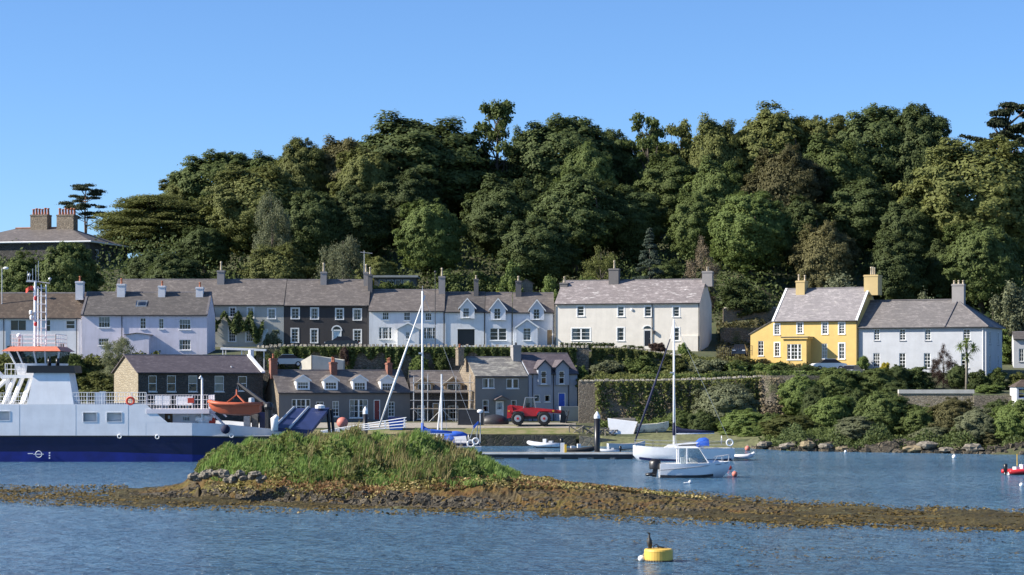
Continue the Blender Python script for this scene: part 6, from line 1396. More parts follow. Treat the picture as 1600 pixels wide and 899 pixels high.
for a, c in (((20,632),(36,590)), ((8,632),(24,590)), ((36,632),(50,590)), ((-8,575),(8,592)), ((-30,632),(14,590))):
    MB().tube([(wx(a[0]),2.9,wz(a[1])), (wx(c[0]),3.2,wz(c[1]))], 0.22, 6).build('support_leg', M['ferry_white'], fe)
for px in (-40, 0, 60, 100): MB().box(wx(px), wx(px)+0.4, 5.5, 6.0, z0, wz(590)).build('support_leg', M['ferry_white'], fe)
# lattice mast with aerials
ms = MB(); ym = 6.0
for px, y_, t in ((54.5,ym-0.3,447),(58,ym+0.4,447),(64.5,ym,445),(72,ym,445)): ms.tube([(mx_(px),y_,mz_(541)),(mx_(px),y_,mz_(t))], 0.06, 6)
for k in range(8): ms.tube([(mx_(54.5),ym-0.3,mz_(538-k*12.5)),(mx_(72),ym,mz_(538-k*12.5))], 0.035, 5)
mo = ms.build('mast', M['ferry_white'], fe)
MB().tube([(mx_(56.5),ym-0.35,mz_(583)),(mx_(56.5),ym-0.35,mz_(441))], 0.1, 8).build('mast_post', M['ferry_white'], mo)
ar = MB(); ar.tube([(mx_(42),ym,mz_(438)),(mx_(78),ym,mz_(443))], 0.05, 5); ar.box(mx_(42),mx_(58),ym-0.3,ym+0.3,mz_(441),mz_(439))
for px, t in ((43,424),(46,426),(51,420),(56,414),(60,408),(78,434)): ar.tube([(mx_(px),ym,mz_(440)),(mx_(px),ym,mz_(t))], 0.03, 5)
ar.ball((mx_(78),ym,mz_(436)), 0.14); ar.ball((mx_(46),ym,mz_(430)), 0.15); ar.build('aerials', M['galvanised'], mo)
for pxc, pyc in ((51,500),(50,492),(57.5,470),(57.5,510)): MB().lathe((mx_(pxc),ym-0.5,mz_(pyc)), [(0.12,0),(0.16,0.1),(0.16,0.3),(0.1,0.4)], 8).build('lamp', M['red_paint' if pxc > 55 else 'white_paint'], mo)
MB().lathe((mx_(34),ym-1,mz_(541)), [(0.1,0),(0.1,0.7),(0.25,0.75),(0.25,1.05),(0.1,1.15)], 8).build('radar_dome', M['ferry_white'], wb, True)
fl = MB(); g = [[(mx_(56)-u*0.85, ym-0.4+0.12*math.sin(u*7), mz_(447)+0.0-v*0.4-0.25*u*u-0.05*math.sin(u*9)) for v in (0, 0.5, 1)] for u in [k/8 for k in range(9)]]
fl.loft(g, False); fl.build('flag', M['life_red'], mo)
# bow gear
MB().hexa([(fx(318),0.3,fz(640)),(fx(326),0.3,fz(640)),(fx(326),1.3,fz(640)),(fx(318),1.3,fz(640))], [(fx(318),0.3,fz(639)),(fx(326),0.3,fz(639)),(fx(326),1.3,fz(639)),(fx(318),1.3,fz(639))]).build('stair_head', M['pink_white'], fe)
st_ = MB()
for y_ in (0.4, 1.2): st_.tube([(fx(324),y_,fz(640)),(fx(350),y_,fz(666))], 0.06, 5); st_.tube([(fx(326),y_,fz(625)),(fx(352),y_,fz(652))], 0.035, 5)
for k in range(9): st_.box(fx(325+k*2.9), fx(328+k*2.9), 0.4, 1.2, fz(642+k*2.9)-0.02, fz(642+k*2.9)+0.02)
st_.build('stairway', M['pink_white'], fe)
lp = MB(); lp.tube([(fx(314.5),0.5,fz(662)),(fx(314.5),0.5,fz(592)),(fx(312.5),0.5,fz(588)),(fx(310.5),0.5,fz(592))], 0.1, 6); lp.build('lamp_post', M['white_paint'], fe)
for px, py in ((312,655),(317,658),(322,652)): MB().tube([(fx(px)-0.45,0.8,fz(py)),(fx(px)+0.45,0.8,fz(py)-0.15)], 0.28, 10).build('life_raft_canister', M['white_paint'], fe, True)
MB().ball((fx(329),0.9,fz(659)), 0.35, sq=(1,1,1.1)).build('red_buoy', M['life_red'], fe, True)
fd = MB().ball((fx(352),fsec(352)-0.35,fz(671)), 0.42, 10, 7, (1,0.8,1)).build('fender', M['canvas_navy'], fe, True)
for px, py in ((187,682),(362,681),(246,683)): MB().ring((fx(px),-0.08,fz(py)), 0.16, 0.05, 'y', 10, 5).build('fairlead', M['white_paint'], fe)
for k, px in enumerate((372, 384, 396, 402, 410)): MB().box(fx(px), fx(px)+0.55, 4.0+k*0.3, 4.8+k*0.3, z0, fz(652-3*(k%3))).build('vehicle_deck_gear', M[('grey_metal','wood_grey','navy','old_white','grey_metal')[k]], fe)
# bow ramp, raised
rp = [P(428,668,190), P(487,672,190), P(515,637,199), P(458,638,199)]; L0 = fe.location
nn = (rp[1]-rp[0]).cross(rp[3]-rp[0]).normalized()*0.35; q = [p - L0 for p in rp]
mb = MB().hexa(q, [p - nn for p in q]); ro = mb.build('bow_ramp', M['ramp_navy'], fe)
for t in (0.02, 0.42):
    a, c = q[0]+(q[1]-q[0])*t, q[3]+(q[2]-q[3])*t; MB().tube([a+nn*0.2, c+nn*0.2], 0.12, 5).build('ramp_rib', M['galvanised'], ro)
for px in (513, 519): MB().tube([P(px-1,640,198.5)-L0, P(px+2,676,198)-L0], 0.16, 6).build('ramp_prop', M['black_paint'], ro)
MB().lathe(P(500,640,198)-L0, [(0.1,0),(0.45,0.1),(0.45,0.35),(0.2,0.45)], 10).build('ramp_lamp', M['white_paint'], ro)
MB().tube([P(429,673,189)-L0, P(429,655,189)-L0, P(434,650,189)-L0], [0.3,0.35,0.2], 8).build('capstan', M['white_paint'], fe, True)
# orange rescue boat in its cradle, and crane
rb = thing('rescue_boat', 'orange rescue boat slung on the bow of the ferry', 'boat', P(367, 648, 190))
k_ = 190/F
hull(rb, [(-40*k_,0.15,1.12,0.1,0.75,0.7),(-34*k_,0.7,1.0,0.4,0.4,0.3),(-22*k_,0.95,0.9,0.7,0.15,0.05),(0,1.05,0.85,0.85,0.05,-0.08),(25*k_,1.0,0.85,0.85,0.05,-0.08),(40*k_,0.9,0.9,0.75,0.25,0.2)], M['orange'], 'hull', M['dark_metal'])
tb = MB(); 
for s_ in (-1, 1): tb.tube([(-40*k_,0.1*s_,1.16),(-33*k_,0.75*s_,1.05),(-20*k_,1.0*s_,0.94),(0,1.1*s_,0.9),(42*k_,0.98*s_,0.94)], 0.17, 7)
tb.build('fender_tube', M['orange'], rb, True)
sl = MB(); [sl.tube([(a*k_, y_, 0.95), (3*k_, 0, 1.75)], 0.07, 5) for a, y_ in ((-14,-0.6),(18,-0.6),(-14,0.6),(18,0.6))]; sl.build('sling', M['orange'], rb)
MB().tube([(3*k_,0,1.7),(3*k_,0,2.2)], 0.09, 6).build('hook', M['orange'], rb)
MB().lathe((26*k_,0,0.9), [(0.1,0),(0.28,0.15),(0.25,0.55),(0.1,0.6)], 8).build('outboard_cover', M['galvanised'], rb)
cr = MB(); a = P(372,600,196)-L0; c = P(420,636,194)-L0; cr.tube([a, c], 0.2, 6); cr.tube([c, P(420,672,194)-L0], 0.35, 8); cr.ball(c, 0.45); cr.build('deck_crane', M['black_paint'], fe)
MB().tube([P(365,625,190)-L0, P(372,600,196)-L0], 0.03, 4).build('crane_wire', M['dark_metal'], fe)

# --- yachts
def yacht(name, label, px_bow, px_stern, py_wl, mast_px, py_top, cover, jib, hood, jib_px, jib_py, boom_px, boom_py, hullmat='gelcoat', stripe=None, free=1.0):
    Y = WY(py_wl); s = Y/F; xb = (px_bow-mast_px)*s; xs = (px_stern-mast_px)*s; sg = 1 if xs > xb else -1; L = abs(xs - xb)
    rt = thing(name, label, 'sailing boat', P(mast_px, py_wl, Y))
    X = lambda t: xb + (xs - xb)*t
    prof = [(0.0,0.06,1.22,0.03,0.55,0.5),(0.06,0.45,1.17,0.2,0.18,-0.1),(0.2,0.95,1.08,0.7,0.05,-0.35),(0.42,1.4,1.0,1.2,0.0,-0.5),(0.65,1.5,0.96,1.3,0.0,-0.5),(0.85,1.35,0.98,1.1,0.02,-0.3),(0.97,1.15,1.0,0.9,0.1,-0.1),(1.0,1.1,0.98,0.85,0.3,0.2)]
    st = [(X(t),a,b_*free,c,d,e) for t, a, b_, c, d, e in prof]
    if sg < 0: st = st[::-1]
    hull(rt, st, M[hullmat], 'hull', M['deck_grey'], 'navy')
    cb = MB(); pr = [(0.3,0.0),(0.36,0.34),(0.6,0.58),(0.68,0.58),(0.7,0.0)]; zd = 0.97*free
    rg = []
    for wdt in (-1, 1): rg.append([(X(t), wdt*(0.85 if h_ < 0.3 else 0.72), zd + h_) for t, h_ in pr])
    cb.loft(rg, True, True); cbo = cb.build('cabin', M['gelcoat'], rt)
    for side in (-1, 1):
        MB().hexa([(X(0.4),side*0.87,zd+0.14),(X(0.66),side*0.87,zd+0.14),(X(0.66),side*0.83,zd+0.42),(X(0.48),side*0.83,zd+0.36)],[(X(0.4),side*0.83,zd+0.12),(X(0.63),side*0.83,zd+0.12),(X(0.63),side*0.76,zd+0.32),(X(0.45),side*0.76,zd+0.3)]).build('cabin_window', M['black_paint'], cbo)
    zt = (py_wl - py_top)*s
    mo = MB().tube([(0,0,zd),(0,0,zt)], [0.1,0.08], 8).build('mast', M['white_paint'], rt, True)
    sp = MB(); sp.tube([(0,-0.75,zt*0.58),(0,0,zt*0.58),(0,0.75,zt*0.58)], 0.035, 5); sp.box(-0.35,0.05,-0.12,0.12,zt*0.62,zt*0.63); sp.tube([(0,0,zt),(0,0,zt+0.5)], 0.015, 4); sp.build('spreaders', M['galvanised'], mo)
    rg = MB()
    for s_ in (-1, 1): rg.tube([(0.1*sg,1.3*s_,zd),(0,0.75*s_,zt*0.58),(0,0.02,zt)], 0.012, 4)
    rg.tube([(xs*0.98,0,zd+0.1),(0,0,zt)], 0.012, 4); rg.build('rigging', M['galvanised'], mo)
    jb, jt = (jib_px[0]-mast_px)*s, (jib_px[1]-mast_px)*s
    MB().tube([(jb,0,(py_wl-jib_py[0])*s),(jb*0.65+jt*0.35,0,(py_wl-(jib_py[0]*0.65+jib_py[1]*0.35))*s),(jt,0,(py_wl-jib_py[1])*s)], [0.07,0.12,0.05], 7).build('furled_headsail', M[jib], rt, True)
    if abs(jib_py[1] - py_top) > 20: MB().tube([(jt,0,(py_wl-jib_py[1])*s),(0,0,zt*0.99)], 0.015, 4).build('forestay', M['galvanised'], mo)
    bx, bz = (boom_px-mast_px)*s, (py_wl-boom_py)*s
    MB().tube([(0,0,bz-0.05),(bx,0,bz)], 0.07, 6).build('boom', M['white_paint'], rt, True)
    sv = MB(); rgs = []
    for t, a in ((0.0,0.5),(0.06,0.62),(0.2,0.38),(0.6,0.26),(1.0,0.16)):
        rgs.append([(bx*t + 0.0, 0.16*math.sin(q_)*(1 if a < 0.5 else 0.8), bz + 0.02 + a*0.5 + a*0.55*math.cos(q_)) for q_ in [6.283*k/8 for k in range(8)]])
    sv.loft(rgs, True, True).build('sail_cover', M[cover], rt, True)
    MB().tube([(0.03*sg,0,bz-0.2),(0.0,0,bz+0.95)], [0.17,0.12], 8).build('mast_cover', M[cover], rt, True)
    hd = MB(); hr = []
    for t, h_ in ((0.62,0.55),(0.66,0.9),(0.72,1.0),(0.75,0.85)):
        hr.append([(X(t), 0.95*math.cos(q_), zd + max(0.05, h_*math.sin(q_)**0.6)) for q_ in [0.08+2.98*k/8 for k in range(9)]])
    hd.loft(hr, False); hd.build('spray_hood', M[hood], rt, True)
    railing(rt, [(X(0.02),-0.3,1.15*free),(X(0.2),-0.93,1.05*free),(X(0.65),-1.45,0.95*free),(X(0.97),-1.1,0.98*free)], 0.62, M['galvanised'], 2, 1.6, 0.012, 'guard_rail')
    railing(rt, [(X(0.02),0.3,1.15*free),(X(0.2),0.93,1.05*free),(X(0.65),1.45,0.95*free),(X(0.97),1.1,0.98*free),(X(0.97),-1.1,0.98*free)], 0.62, M['galvanised'], 2, 1.6, 0.012, 'guard_rail')
    MB().ring((X(0.95),-1.2,zd+0.55), 0.28, 0.07, 'y', 14, 6).build('horseshoe_buoy', M['white_paint'], rt)
    MB().ring((X(0.88),0,zd+0.75), 0.4, 0.03, 'x', 14, 5).build('wheel', M['galvanised'], rt)
    if stripe:
        sb = MB(); sb.loft([[(x, -(bd*0.93+bc*0.07)-0.03, zd_*0.85), (x, -(bd*0.97+bc*0.03)-0.03, zd_*0.92)] for x, bd, zd_, bc, *_ in st[1:-1]], False); sb.build('stripe', M[stripe], rt)
    return rt
yacht('sailing_yacht', 'white sailing yacht with furled navy headsail moored at the pontoon end', 989, 1146, 720, 1053, 500, 'canvas_navy', 'canvas_navy', 'canvas_blue', (992,1047), (690,530), 1116, 677, free=1.15)
ty = thing('tender', 'grey inflatable tender tied behind the white yacht', 'dinghy', P(1158, 718, 197))
tt = MB()
for s_ in (-1, 1): tt.tube([(-0.9,0.5*s_,0.25),(0.5,0.5*s_,0.25),(1.0,0.15*s_,0.4)], 0.2, 8)
tt.build('tube', M['gelcoat_grey'], ty, True); MB().box(-0.85,0.7,-0.45,0.45,0.1,0.2).build('floor', M['dark_metal'], ty); MB().tube([(0.7,-0.2,0.3),(1.2,-0.2,0.6)], 0.14, 8).build('outboard', M['white_paint'], ty)
yacht('sailing_yacht', 'sailing yacht with blue covers and white furled headsail half hidden behind the islet', 584, 752, 714, 660, 455, 'canvas_blue', 'sail_white', 'canvas_blue', (592,664), (668,462), 706, 677)
bl = thing('cruising_boat', 'blue hulled boat with bare twin masts beside the mostly hidden yacht', 'sailing boat', P(722, 707, WY(708))); s = WY(708)/F
hull(bl, [(-48*s,0.05,1.3,0.03,0.6,0.5),(-38*s,0.7,1.2,0.4,0.1,0),(-10*s,1.3,1.0,1.1,0,-0.3),(15*s,1.25,1.0,1.0,0,-0.3),(27*s,0.9,1.1,0.7,0.2,0.1)], M['navy'], 'hull', M['teak'])
MB().hexa([(-20*s,-0.8,0.95),(8*s,-0.8,0.95),(8*s,0.8,0.95),(-20*s,0.8,0.95)],[(-17*s,-0.65,1.55),(6*s,-0.65,1.65),(6*s,0.65,1.65),(-17*s,0.65,1.55)]).build('cabin', M['gelcoat'], bl)
MB().tube([(-32*s,0,0.9),(-32*s,0,122*s)], 0.08, 7).build('mast', M['white_paint'], bl); MB().tube([(-40*s,0.2,0.9),(-31*s,0,104*s)], 0.09, 7).build('furled_sail', M['sail_white'], bl)
MB().tube([(-22*s,0,0.9),(-30*s,0,100*s)], 0.015, 4).build('stay', M['galvanised'], bl)
cv = MB(); cv.ball((-10*s,0,1.7), 0.7, 10, 6, (1.7,1,0.6)); cv.build('boat_cover', M['canvas_blue'], bl, True)
bm = MB(); bm.hexa([(18*s,-1,2.3),(26*s,-1,2.9),(26*s,1,2.9),(18*s,1,2.3)],[(17*s,-1,2.6),(25*s,-1,3.1),(25*s,1,3.1),(17*s,1,2.6)]); bm.build('bimini', M['canvas_blue'], bl)
for y_ in (-0.9,0.9): MB().tube([(10*s,y_,1.0),(18*s,y_,2.4)], 0.03, 5).build('bimini_frame', M['galvanised'], bl); MB().tube([(22*s,y_,1.0),(25*s,y_,2.9)], 0.03, 5).build('bimini_frame', M['galvanised'], bl)
MB().ring((14*s,-1.35,0.9), 0.32, 0.09, 'y', 14, 6).build('lifebuoy', M['white_paint'], bl)
rd = MB(); rd.tube([(33*s-0.3,0,0.9),(33*s-0.3,0,4.0)], 0.04, 5); rd.lathe((33*s-0.3,0,3.9), [(0.1,0),(0.3,0.08),(0.3,0.25),(0.15,0.35)], 10); rd.build('radar_post', M['white_paint'], bl)

# --- motor boat on its mooring
Ym = WY(746); s = Ym/F
mbt = thing('motor_boat', 'white motor boat with small wheelhouse and black outboards on a mooring', 'motor boat', P(1075, 746, Ym))
hull(mbt, [(-45*s,1.05,22*s,0.95,0.08,-0.2),(-20*s,1.15,22*s,1.05,0.05,-0.3),(15*s,1.15,22.5*s,0.98,0.06,-0.3),(38*s,0.95,23.5*s,0.65,0.15,-0.2),(54*s,0.55,24.5*s,0.28,0.35,0.05),(62*s,0.22,25*s,0.1,0.62,0.4),(66*s,0.05,25.3*s,0.03,0.95,0.85)], M['gelcoat'], 'hull', M['gelcoat'], 'dark_metal')
sb = MB(); sb.tube([(-45*s,-1.12,12*s),(-10*s,-1.18,15*s),(20*s,-1.13,18*s),(45*s,-0.76,20.5*s),(62*s,-0.22,23*s)], 0.03, 5); sb.build('rubbing_band', M['grey_metal'], mbt)
fdk = MB(); fdk.loft([[(14*s,-0.85,22.3*s),(14*s,0,28*s),(14*s,0.85,22.3*s)],[(36*s,-0.72,23*s),(36*s,0,27*s),(36*s,0.72,23*s)],[(56*s,-0.3,24.5*s),(56*s,0,25.5*s),(56*s,0.3,24.5*s)]], False); fdk.build('foredeck', M['gelcoat'], mbt, True)
roof = MB().hexa([(-20*s,-0.82,46*s),(16*s,-0.78,46*s),(16*s,0.78,46*s),(-20*s,0.82,46*s)],[(-19*s,-0.75,48.5*s),(12*s,-0.7,48.5*s),(12*s,0.7,48.5*s),(-19*s,0.75,48.5*s)]).build('wheelhouse_roof', M['gelcoat'], mbt)
for side in (-1, 1):
    MB().hexa([(-14*s,side*0.88,22*s),(-4*s,side*0.88,22*s),(-4*s,side*0.8,46*s),(-14*s,side*0.8,46*s)],[(-14*s,side*0.84,22*s),(-4*s,side*0.84,22*s),(-4*s,side*0.76,46*s),(-14*s,side*0.76,46*s)]).build('side_window', M['window_glass'], mbt)
    MB().hexa([(-1*s,side*0.88,24*s),(29*s,side*0.7,24*s),(15*s,side*0.72,46*s),(-1*s,side*0.8,46*s)],[(-1*s,side*0.86,24*s),(29*s,side*0.68,24*s),(15*s,side*0.7,46*s),(-1*s,side*0.78,46*s)]).build('side_window', M['window_glass'], mbt)
    for a, c in (((-16*s,22*s),(-16*s,46*s)),((-3*s,22*s),(-3*s,46*s)),((31*s,23*s),(16*s,47*s))): MB().tube([(a[0],side*(0.87 if a[0] < 0.5 else 0.7),a[1]),(c[0],side*0.78,c[1])], 0.05, 5).build('window_post', M['gelcoat'], mbt)
MB().poly([(30*s,-0.68,23.5*s),(30*s,0.68,23.5*s),(16*s,0.68,46*s),(16*s,-0.68,46*s)]).build('windscreen', M['window_glass'], mbt)
MB().box(2*s,14*s,-0.5,0.5,22*s,30*s).build('console', M['gelcoat_grey'], mbt); MB().box(-12*s,-6*s,-0.4,0.4,20*s,31*s).build('helm_seat', M['gelcoat_grey'], mbt)
br = MB(); br.tube([(38*s,-0.85,24*s),(44*s,-0.75,32*s),(62*s,-0.2,35*s),(66*s,0,35*s),(62*s,0.2,35*s),(44*s,0.75,32*s),(38*s,0.85,24*s)], 0.02, 5)
for y_ in (-1, 1): br.tube([(53*s,0.55*y_,24.5*s),(54*s,0.5*y_,33.5*s)], 0.018, 5); br.tube([(63*s,0.15*y_,25*s),(64*s,0.12*y_,35*s)], 0.018, 5)
br.build('bow_rail', M['galvanised'], mbt)
for y_, k2 in ((-0.35, 1.0), (0.45, 0.8)):
    e = MB(); e.loft([[(-50*s-0.1+dx, y_+dy*0.28*k2, zz*s) for dx, dy in ((-0.38,-0.6),(0.2,-1),(0.42,-0.6),(0.42,0.6),(0.2,1),(-0.38,0.6))] for zz in (13, 14, 24)] + [[(-48*s-0.1+dx*0.7, y_+dy*0.2*k2, 28*s) for dx, dy in ((-0.38,-0.6),(0.2,-1),(0.42,-0.6),(0.42,0.6),(0.2,1),(-0.38,0.6))]], True, True)
    eo = e.build('outboard', M['black_paint'], mbt, True)
    MB().hexa([(-56*s,y_-0.08,1*s),(-50*s,y_-0.08,1*s),(-50*s,y_+0.08,1*s),(-56*s,y_+0.08,1*s)],[(-54*s,y_-0.1,13*s),(-48*s,y_-0.1,13*s),(-48*s,y_+0.1,13*s),(-54*s,y_+0.1,13*s)]).build('outboard_leg', M['black_paint'], eo)
    MB().tube([(-66*s,y_,4*s),(-52*s,y_,5*s)], [0.1,0.14], 7).build('gearcase', M['black_paint'], eo, True)

# --- pontoon with pile
Yp = WY(717); s = Yp/F
pt = thing('pontoon', 'long low floating pontoon with pale edge between the moored yachts', 'pontoon', P(690, 717, Yp)); Lp = 302*s
for i in range(int(Lp/0.6)):
    MB().box(i*0.6, i*0.6+0.585, -0.9, 1.1, 0.5, 0.55).build('plank', M['wood_grey'], pt)
for y_ in (-0.98, 1.12): MB().box(0, Lp, y_-0.06, y_+0.06, 0.45, 0.58).build('edge_beam', M['old_white'], pt)
MB().box(0.02, Lp-0.02, -0.95, 1.05, 0.12, 0.445).build('frame', M['dark_metal'], pt)
for px in (714, 760, 800, 838, 890, 940, 975): MB().box((px-690)*s-0.75, (px-690)*s+0.75, -0.85, 0.95, -0.25, 0.115).build('float', M['dark_metal' if px % 40 else 'grey_metal'], pt)
for px in (752, 820, 905): MB().box((px-690)*s-0.7, (px-690)*s+0.7, -0.8, 0.9, -0.2, 0.11).build('float', M['galvanised'], pt)
MB().box((878-690)*s-0.12,(878-690)*s+0.25,0.3,0.6,0.55,1.45).build('service_post', M['white_paint'], pt); MB().box((882-690)*s,(882-690)*s+0.2,0.25,0.3,0.55,1.3).build('service_panel', M['yellow_paint'], pt)
pl = thing('mooring_pile', 'black mooring pile with white pointed cap beside the pontoon', 'pile', P(933, 717, Yp+1.6))
MB().tube([(0,0,-2),(0,0,64*s)], 0.27, 12).build('shaft', M['black_paint'], pl, True); MB().lathe((0,0,64*s), [(0.29,-0.03),(0.29,0.22),(0.05,0.62)], 12).build('cap', M['white_paint'], pl)
p2 = thing('mooring_pile', 'white capped pile beside the dormer cottages', 'pile', P(571, 690, 226))
MB().tube([(0,0,-2),(0,0,2.9)], 0.25, 12).build('shaft', M['black_paint'], p2, True); MB().lathe((0,0,2.9), [(0.27,-0.03),(0.27,0.35),(0.05,0.75)], 12).build('cap', M['white_paint'], p2)
# gangway down to the pontoon
gw = thing('gangway', 'sloping white railed gangway behind the islet grass', 'gangway', P(500, 680, 215)); o_ = gw.location
a, c = P(505,676,215)-o_, P(634,668,215)-o_; g_ = MB()
for y_ in (0, 1.4):
    v = Vector((0, y_, 0)); up = [Vector((0,0,k*0.3)) for k in range(4)]
    tp = P(634,653,215)-o_; tb_ = P(500,674,215)-o_
    for t in (0.0, 0.33, 0.66, 1.0): g_.tube([tb_+(a-tb_)*t+v, tp+(c-tp)*t+v], 0.04, 5)
    for t in (0.15,0.35,0.55,0.75,0.98): g_.tube([a+(c-a)*t+v, tb_+(tp-tb_)*t+v], 0.04, 5)
g_.build('rails', M['white_paint'], gw)
for i in range(16): 
    p_ = a+(c-a)*(i/16); q_ = a+(c-a)*((i+0.9)/16); MB().hexa([p_,q_,q_+Vector((0,1.4,0)),p_+Vector((0,1.4,0))],[p_+Vector((0,0,0.05)),q_+Vector((0,0,0.05)),q_+Vector((0,1.4,0.05)),p_+Vector((0,1.4,0.05))]).build('tread', M['grey_metal'], gw)

# --- small inflatables
def rib(name, label, px, py, L, rz, tube_c, extra=None, Y=None):
    rt = thing(name, label, 'dinghy', P(px, py, Y or WY(py)), rz); t = MB(); k = L/3.6
    for s_ in (-1, 1): t.tube([(-1.8*k,0.62*s_*k,0.32*k),(0.6*k,0.65*s_*k,0.34*k),(1.4*k,0.42*s_*k,0.46*k),(1.8*k,0.0,0.58*k)], [0.2*k,0.23*k,0.23*k,0.19*k], 9)
    t.build('tube', M[tube_c], rt, True)
    hull(rt, [(-1.7*k,0.5*k,0.3*k,0.4*k,0.05,-0.05),(0.6*k,0.5*k,0.3*k,0.3*k,0.05,-0.1),(1.6*k,0.1*k,0.45*k,0.05*k,0.3*k,0.25*k)], M['gelcoat_grey'], 'hull')
    MB().box(-0.2*k,0.15*k,-0.25*k,0.25*k,0.3*k,0.95*k).build('console', M['white_paint'], rt)
    MB().box(-0.9*k,-0.5*k,-0.3*k,0.3*k,0.3*k,0.75*k).build('seat', M['gelcoat_grey'], rt)
    e = MB().lathe((-1.85*k,0,0.25*k), [(0.1*k,0),(0.2*k,0.25*k),(0.2*k,0.7*k),(0.08*k,0.8*k)], 8).build('outboard', M['black_paint'], rt, True)
    MB().box(-1.9*k,-1.78*k,-0.05,0.05,-0.3*k,0.3*k).build('outboard_leg', M['black_paint'], e)
    return rt
rib('inflatable_dinghy', 'white inflatable dinghy lifted at the bow behind the pontoon', 851, 700, 3.6, R(165), 'gelcoat')
r_ = rib('inflatable_dinghy', 'black inflatable lying along the back of the pontoon', 905, 708, 3.4, R(8), 'rubber')
rib('inflatable_dinghy', 'small white tender beyond the mooring pile', 950, 708, 2.4, R(170), 'gelcoat_grey')
r_ = rib('rescue_inflatable', 'red inflatable boat cut by the right edge of the picture', 1598, 742, 3.0, R(20), 'red_paint')
MB().tube([(-0.5,0,0.7),(-0.5,0,1.6)], 0.03, 5).build('light_pole', M['yellow_paint'], r_)
gb_ = thing('rowing_boat', 'grey rowing boat lying between pile and yacht', 'rowing boat', P(978, 702, 222), R(8))
hull(gb_, [(-1.9,0.55,0.6,0.4,0.1,0.0),(-0.5,0.75,0.55,0.55,0.05,-0.1),(1.0,0.6,0.6,0.4,0.08,0.0),(2.0,0.05,0.85,0.03,0.4,0.35)], M['gelcoat_grey'], 'hull', M['teak'])

# --- old wooden boat ashore with white panel against it
ob = thing('old_wooden_boat', 'derelict white wooden boat propped up on the foreshore', 'boat', P(998, 688, 240), R(-6)); s = 240/F
hull(ob, [(-44*s,0.9,2.25,0.7,1.4,1.1),(-25*s,1.3,1.95,1.0,1.0,0.7),(5*s,1.35,1.75,1.0,0.9,0.6),(28*s,1.0,1.85,0.6,1.0,0.7),(42*s,0.4,2.05,0.2,1.3,1.0),(47*s,0.05,2.15,0.03,1.7,1.5)], M['old_white'], 'hull', M['wood_grey'])
for k in range(3): MB().tube([(-40*s,-0.95-0.1*k,2.0-0.28*k),(0,-1.38+0.08*k,1.62-0.25*k),(40*s,-0.46+0.06*k,1.85-0.25*k)], 0.03, 5).build('plank_edge', M['wood_grey'], ob)
MB().box(-40*s, -5*s, -0.9, 0.9, 2.0, 2.45).build('cabin_coaming', M['wood_grey'], ob)
for x, y_ in ((-25*s,-1.5),(10*s,-1.5),(30*s,-1.2)): MB().tube([(x,y_,-0.5),(x*0.95,y_*0.7,1.2)], 0.07, 5).build('prop', M['wood_grey'], ob)
MB().box(-1.6,1.6,-0.25,0.25,0.0,0.75).build('keel_block', M['wood_grey'], ob)
pn = thing('leaning_board', 'large white board leaning against the derelict boat', 'board', P(967, 690, 238)); MB().hexa([(-1.0,0,0),(1.2,-0.1,-0.3),(1.2,0.1,-0.3),(-1.0,0.2,0)],[(-1.2,0.9,2.5),(2.1,0.8,2.1),(2.1,0.9,2.15),(-1.2,1.0,2.55)]).build('sheet', M['white_paint'], pn); MB().tube([(1.25,-0.12,-0.3),(2.15,0.82,2.15)], 0.07, 5).build('edge_strip', M['wood_grey'], pn)
for i, (px, py, lb) in enumerate(((901,676,'leftmost wooden fish crate frame on the quay edge'),(921,677,'tall crossed wooden crate frame on the quay edge'),(941,679,'wooden crate frame next to the mooring pile'),(955,682,'slatted crate frame leaning before the white board'))):
    t = thing('crate_frame', lb, 'crate', P(px, py + 6, 238), 0.2*i); w_, h_ = 0.8, 1.15
    for y_ in (0, 0.8):
        for x in (-w_, w_): MB().box(x-0.05, x+0.05, y_-0.05, y_+0.05, -0.2, h_).build('post', M['wood_grey'], t)
        for z in (0.1, h_-0.1): MB().box(-w_+0.052, w_-0.052, y_-0.04, y_+0.04, z, z+0.09).build('rail', M['wood_grey'], t)
        MB().tube([(-w_,y_-0.06,0.1),(w_,y_-0.06,h_)], 0.065, 5).build('brace', M['wood_grey'], t); MB().tube([(-w_,y_-0.08,h_),(w_,y_-0.08,0.1)], 0.065, 5).build('brace', M['wood_grey'], t)
# ------------------------------------------------------------------ telehandler
s = 243/F
th = thing('telehandler', 'red telehandler parked on the quay grass', 'telehandler', P(833, 671, 243)); g0 = groundp(833, 243)
th.location.z = g0 + 0.06
def wheel(parent, x, y, r, w_):
    o = MB().tube([(x,y-w_/2,r),(x,y-w_/2+0.04,r),(x,y+w_/2-0.04,r),(x,y+w_/2,r)], [r*0.86,r,r,r*0.86], 20).build('wheel', M['rubber'], parent, False)
    tr = MB()
    for k in range(18):
        t = 6.283*k/18; tr.hexa(*[[(x+rr*math.cos(t+dt), y_, r+rr*math.sin(t+dt)) for dt, y_ in ((-0.07,y-w_*0.42),(0.07,y-w_*0.42),(0.13,y+w_*0.42),(-0.01,y+w_*0.42))] for rr in (r*0.98, r*1.05)])
    tr.build('tread', M['rubber'], o)
    MB().tube([(x,y-w_/2-0.02,r),(x,y-w_/2+0.1,r)], [r*0.52,r*0.58], 16).build('rim', M['galvanised'], o); MB().tube([(x,y-w_/2-0.06,r),(x,y-w_/2,r)], r*0.2, 10).build('hub', M['red_paint'], o)
for x in (-24*s, 17*s):
    for y in (-1.0, 1.0): wheel(th, x, y, 0.74, 0.46)
MB().box(-36*s, 26*s, -0.6, 0.6, 0.7, 1.1).build('chassis', M['dark_metal'], th)
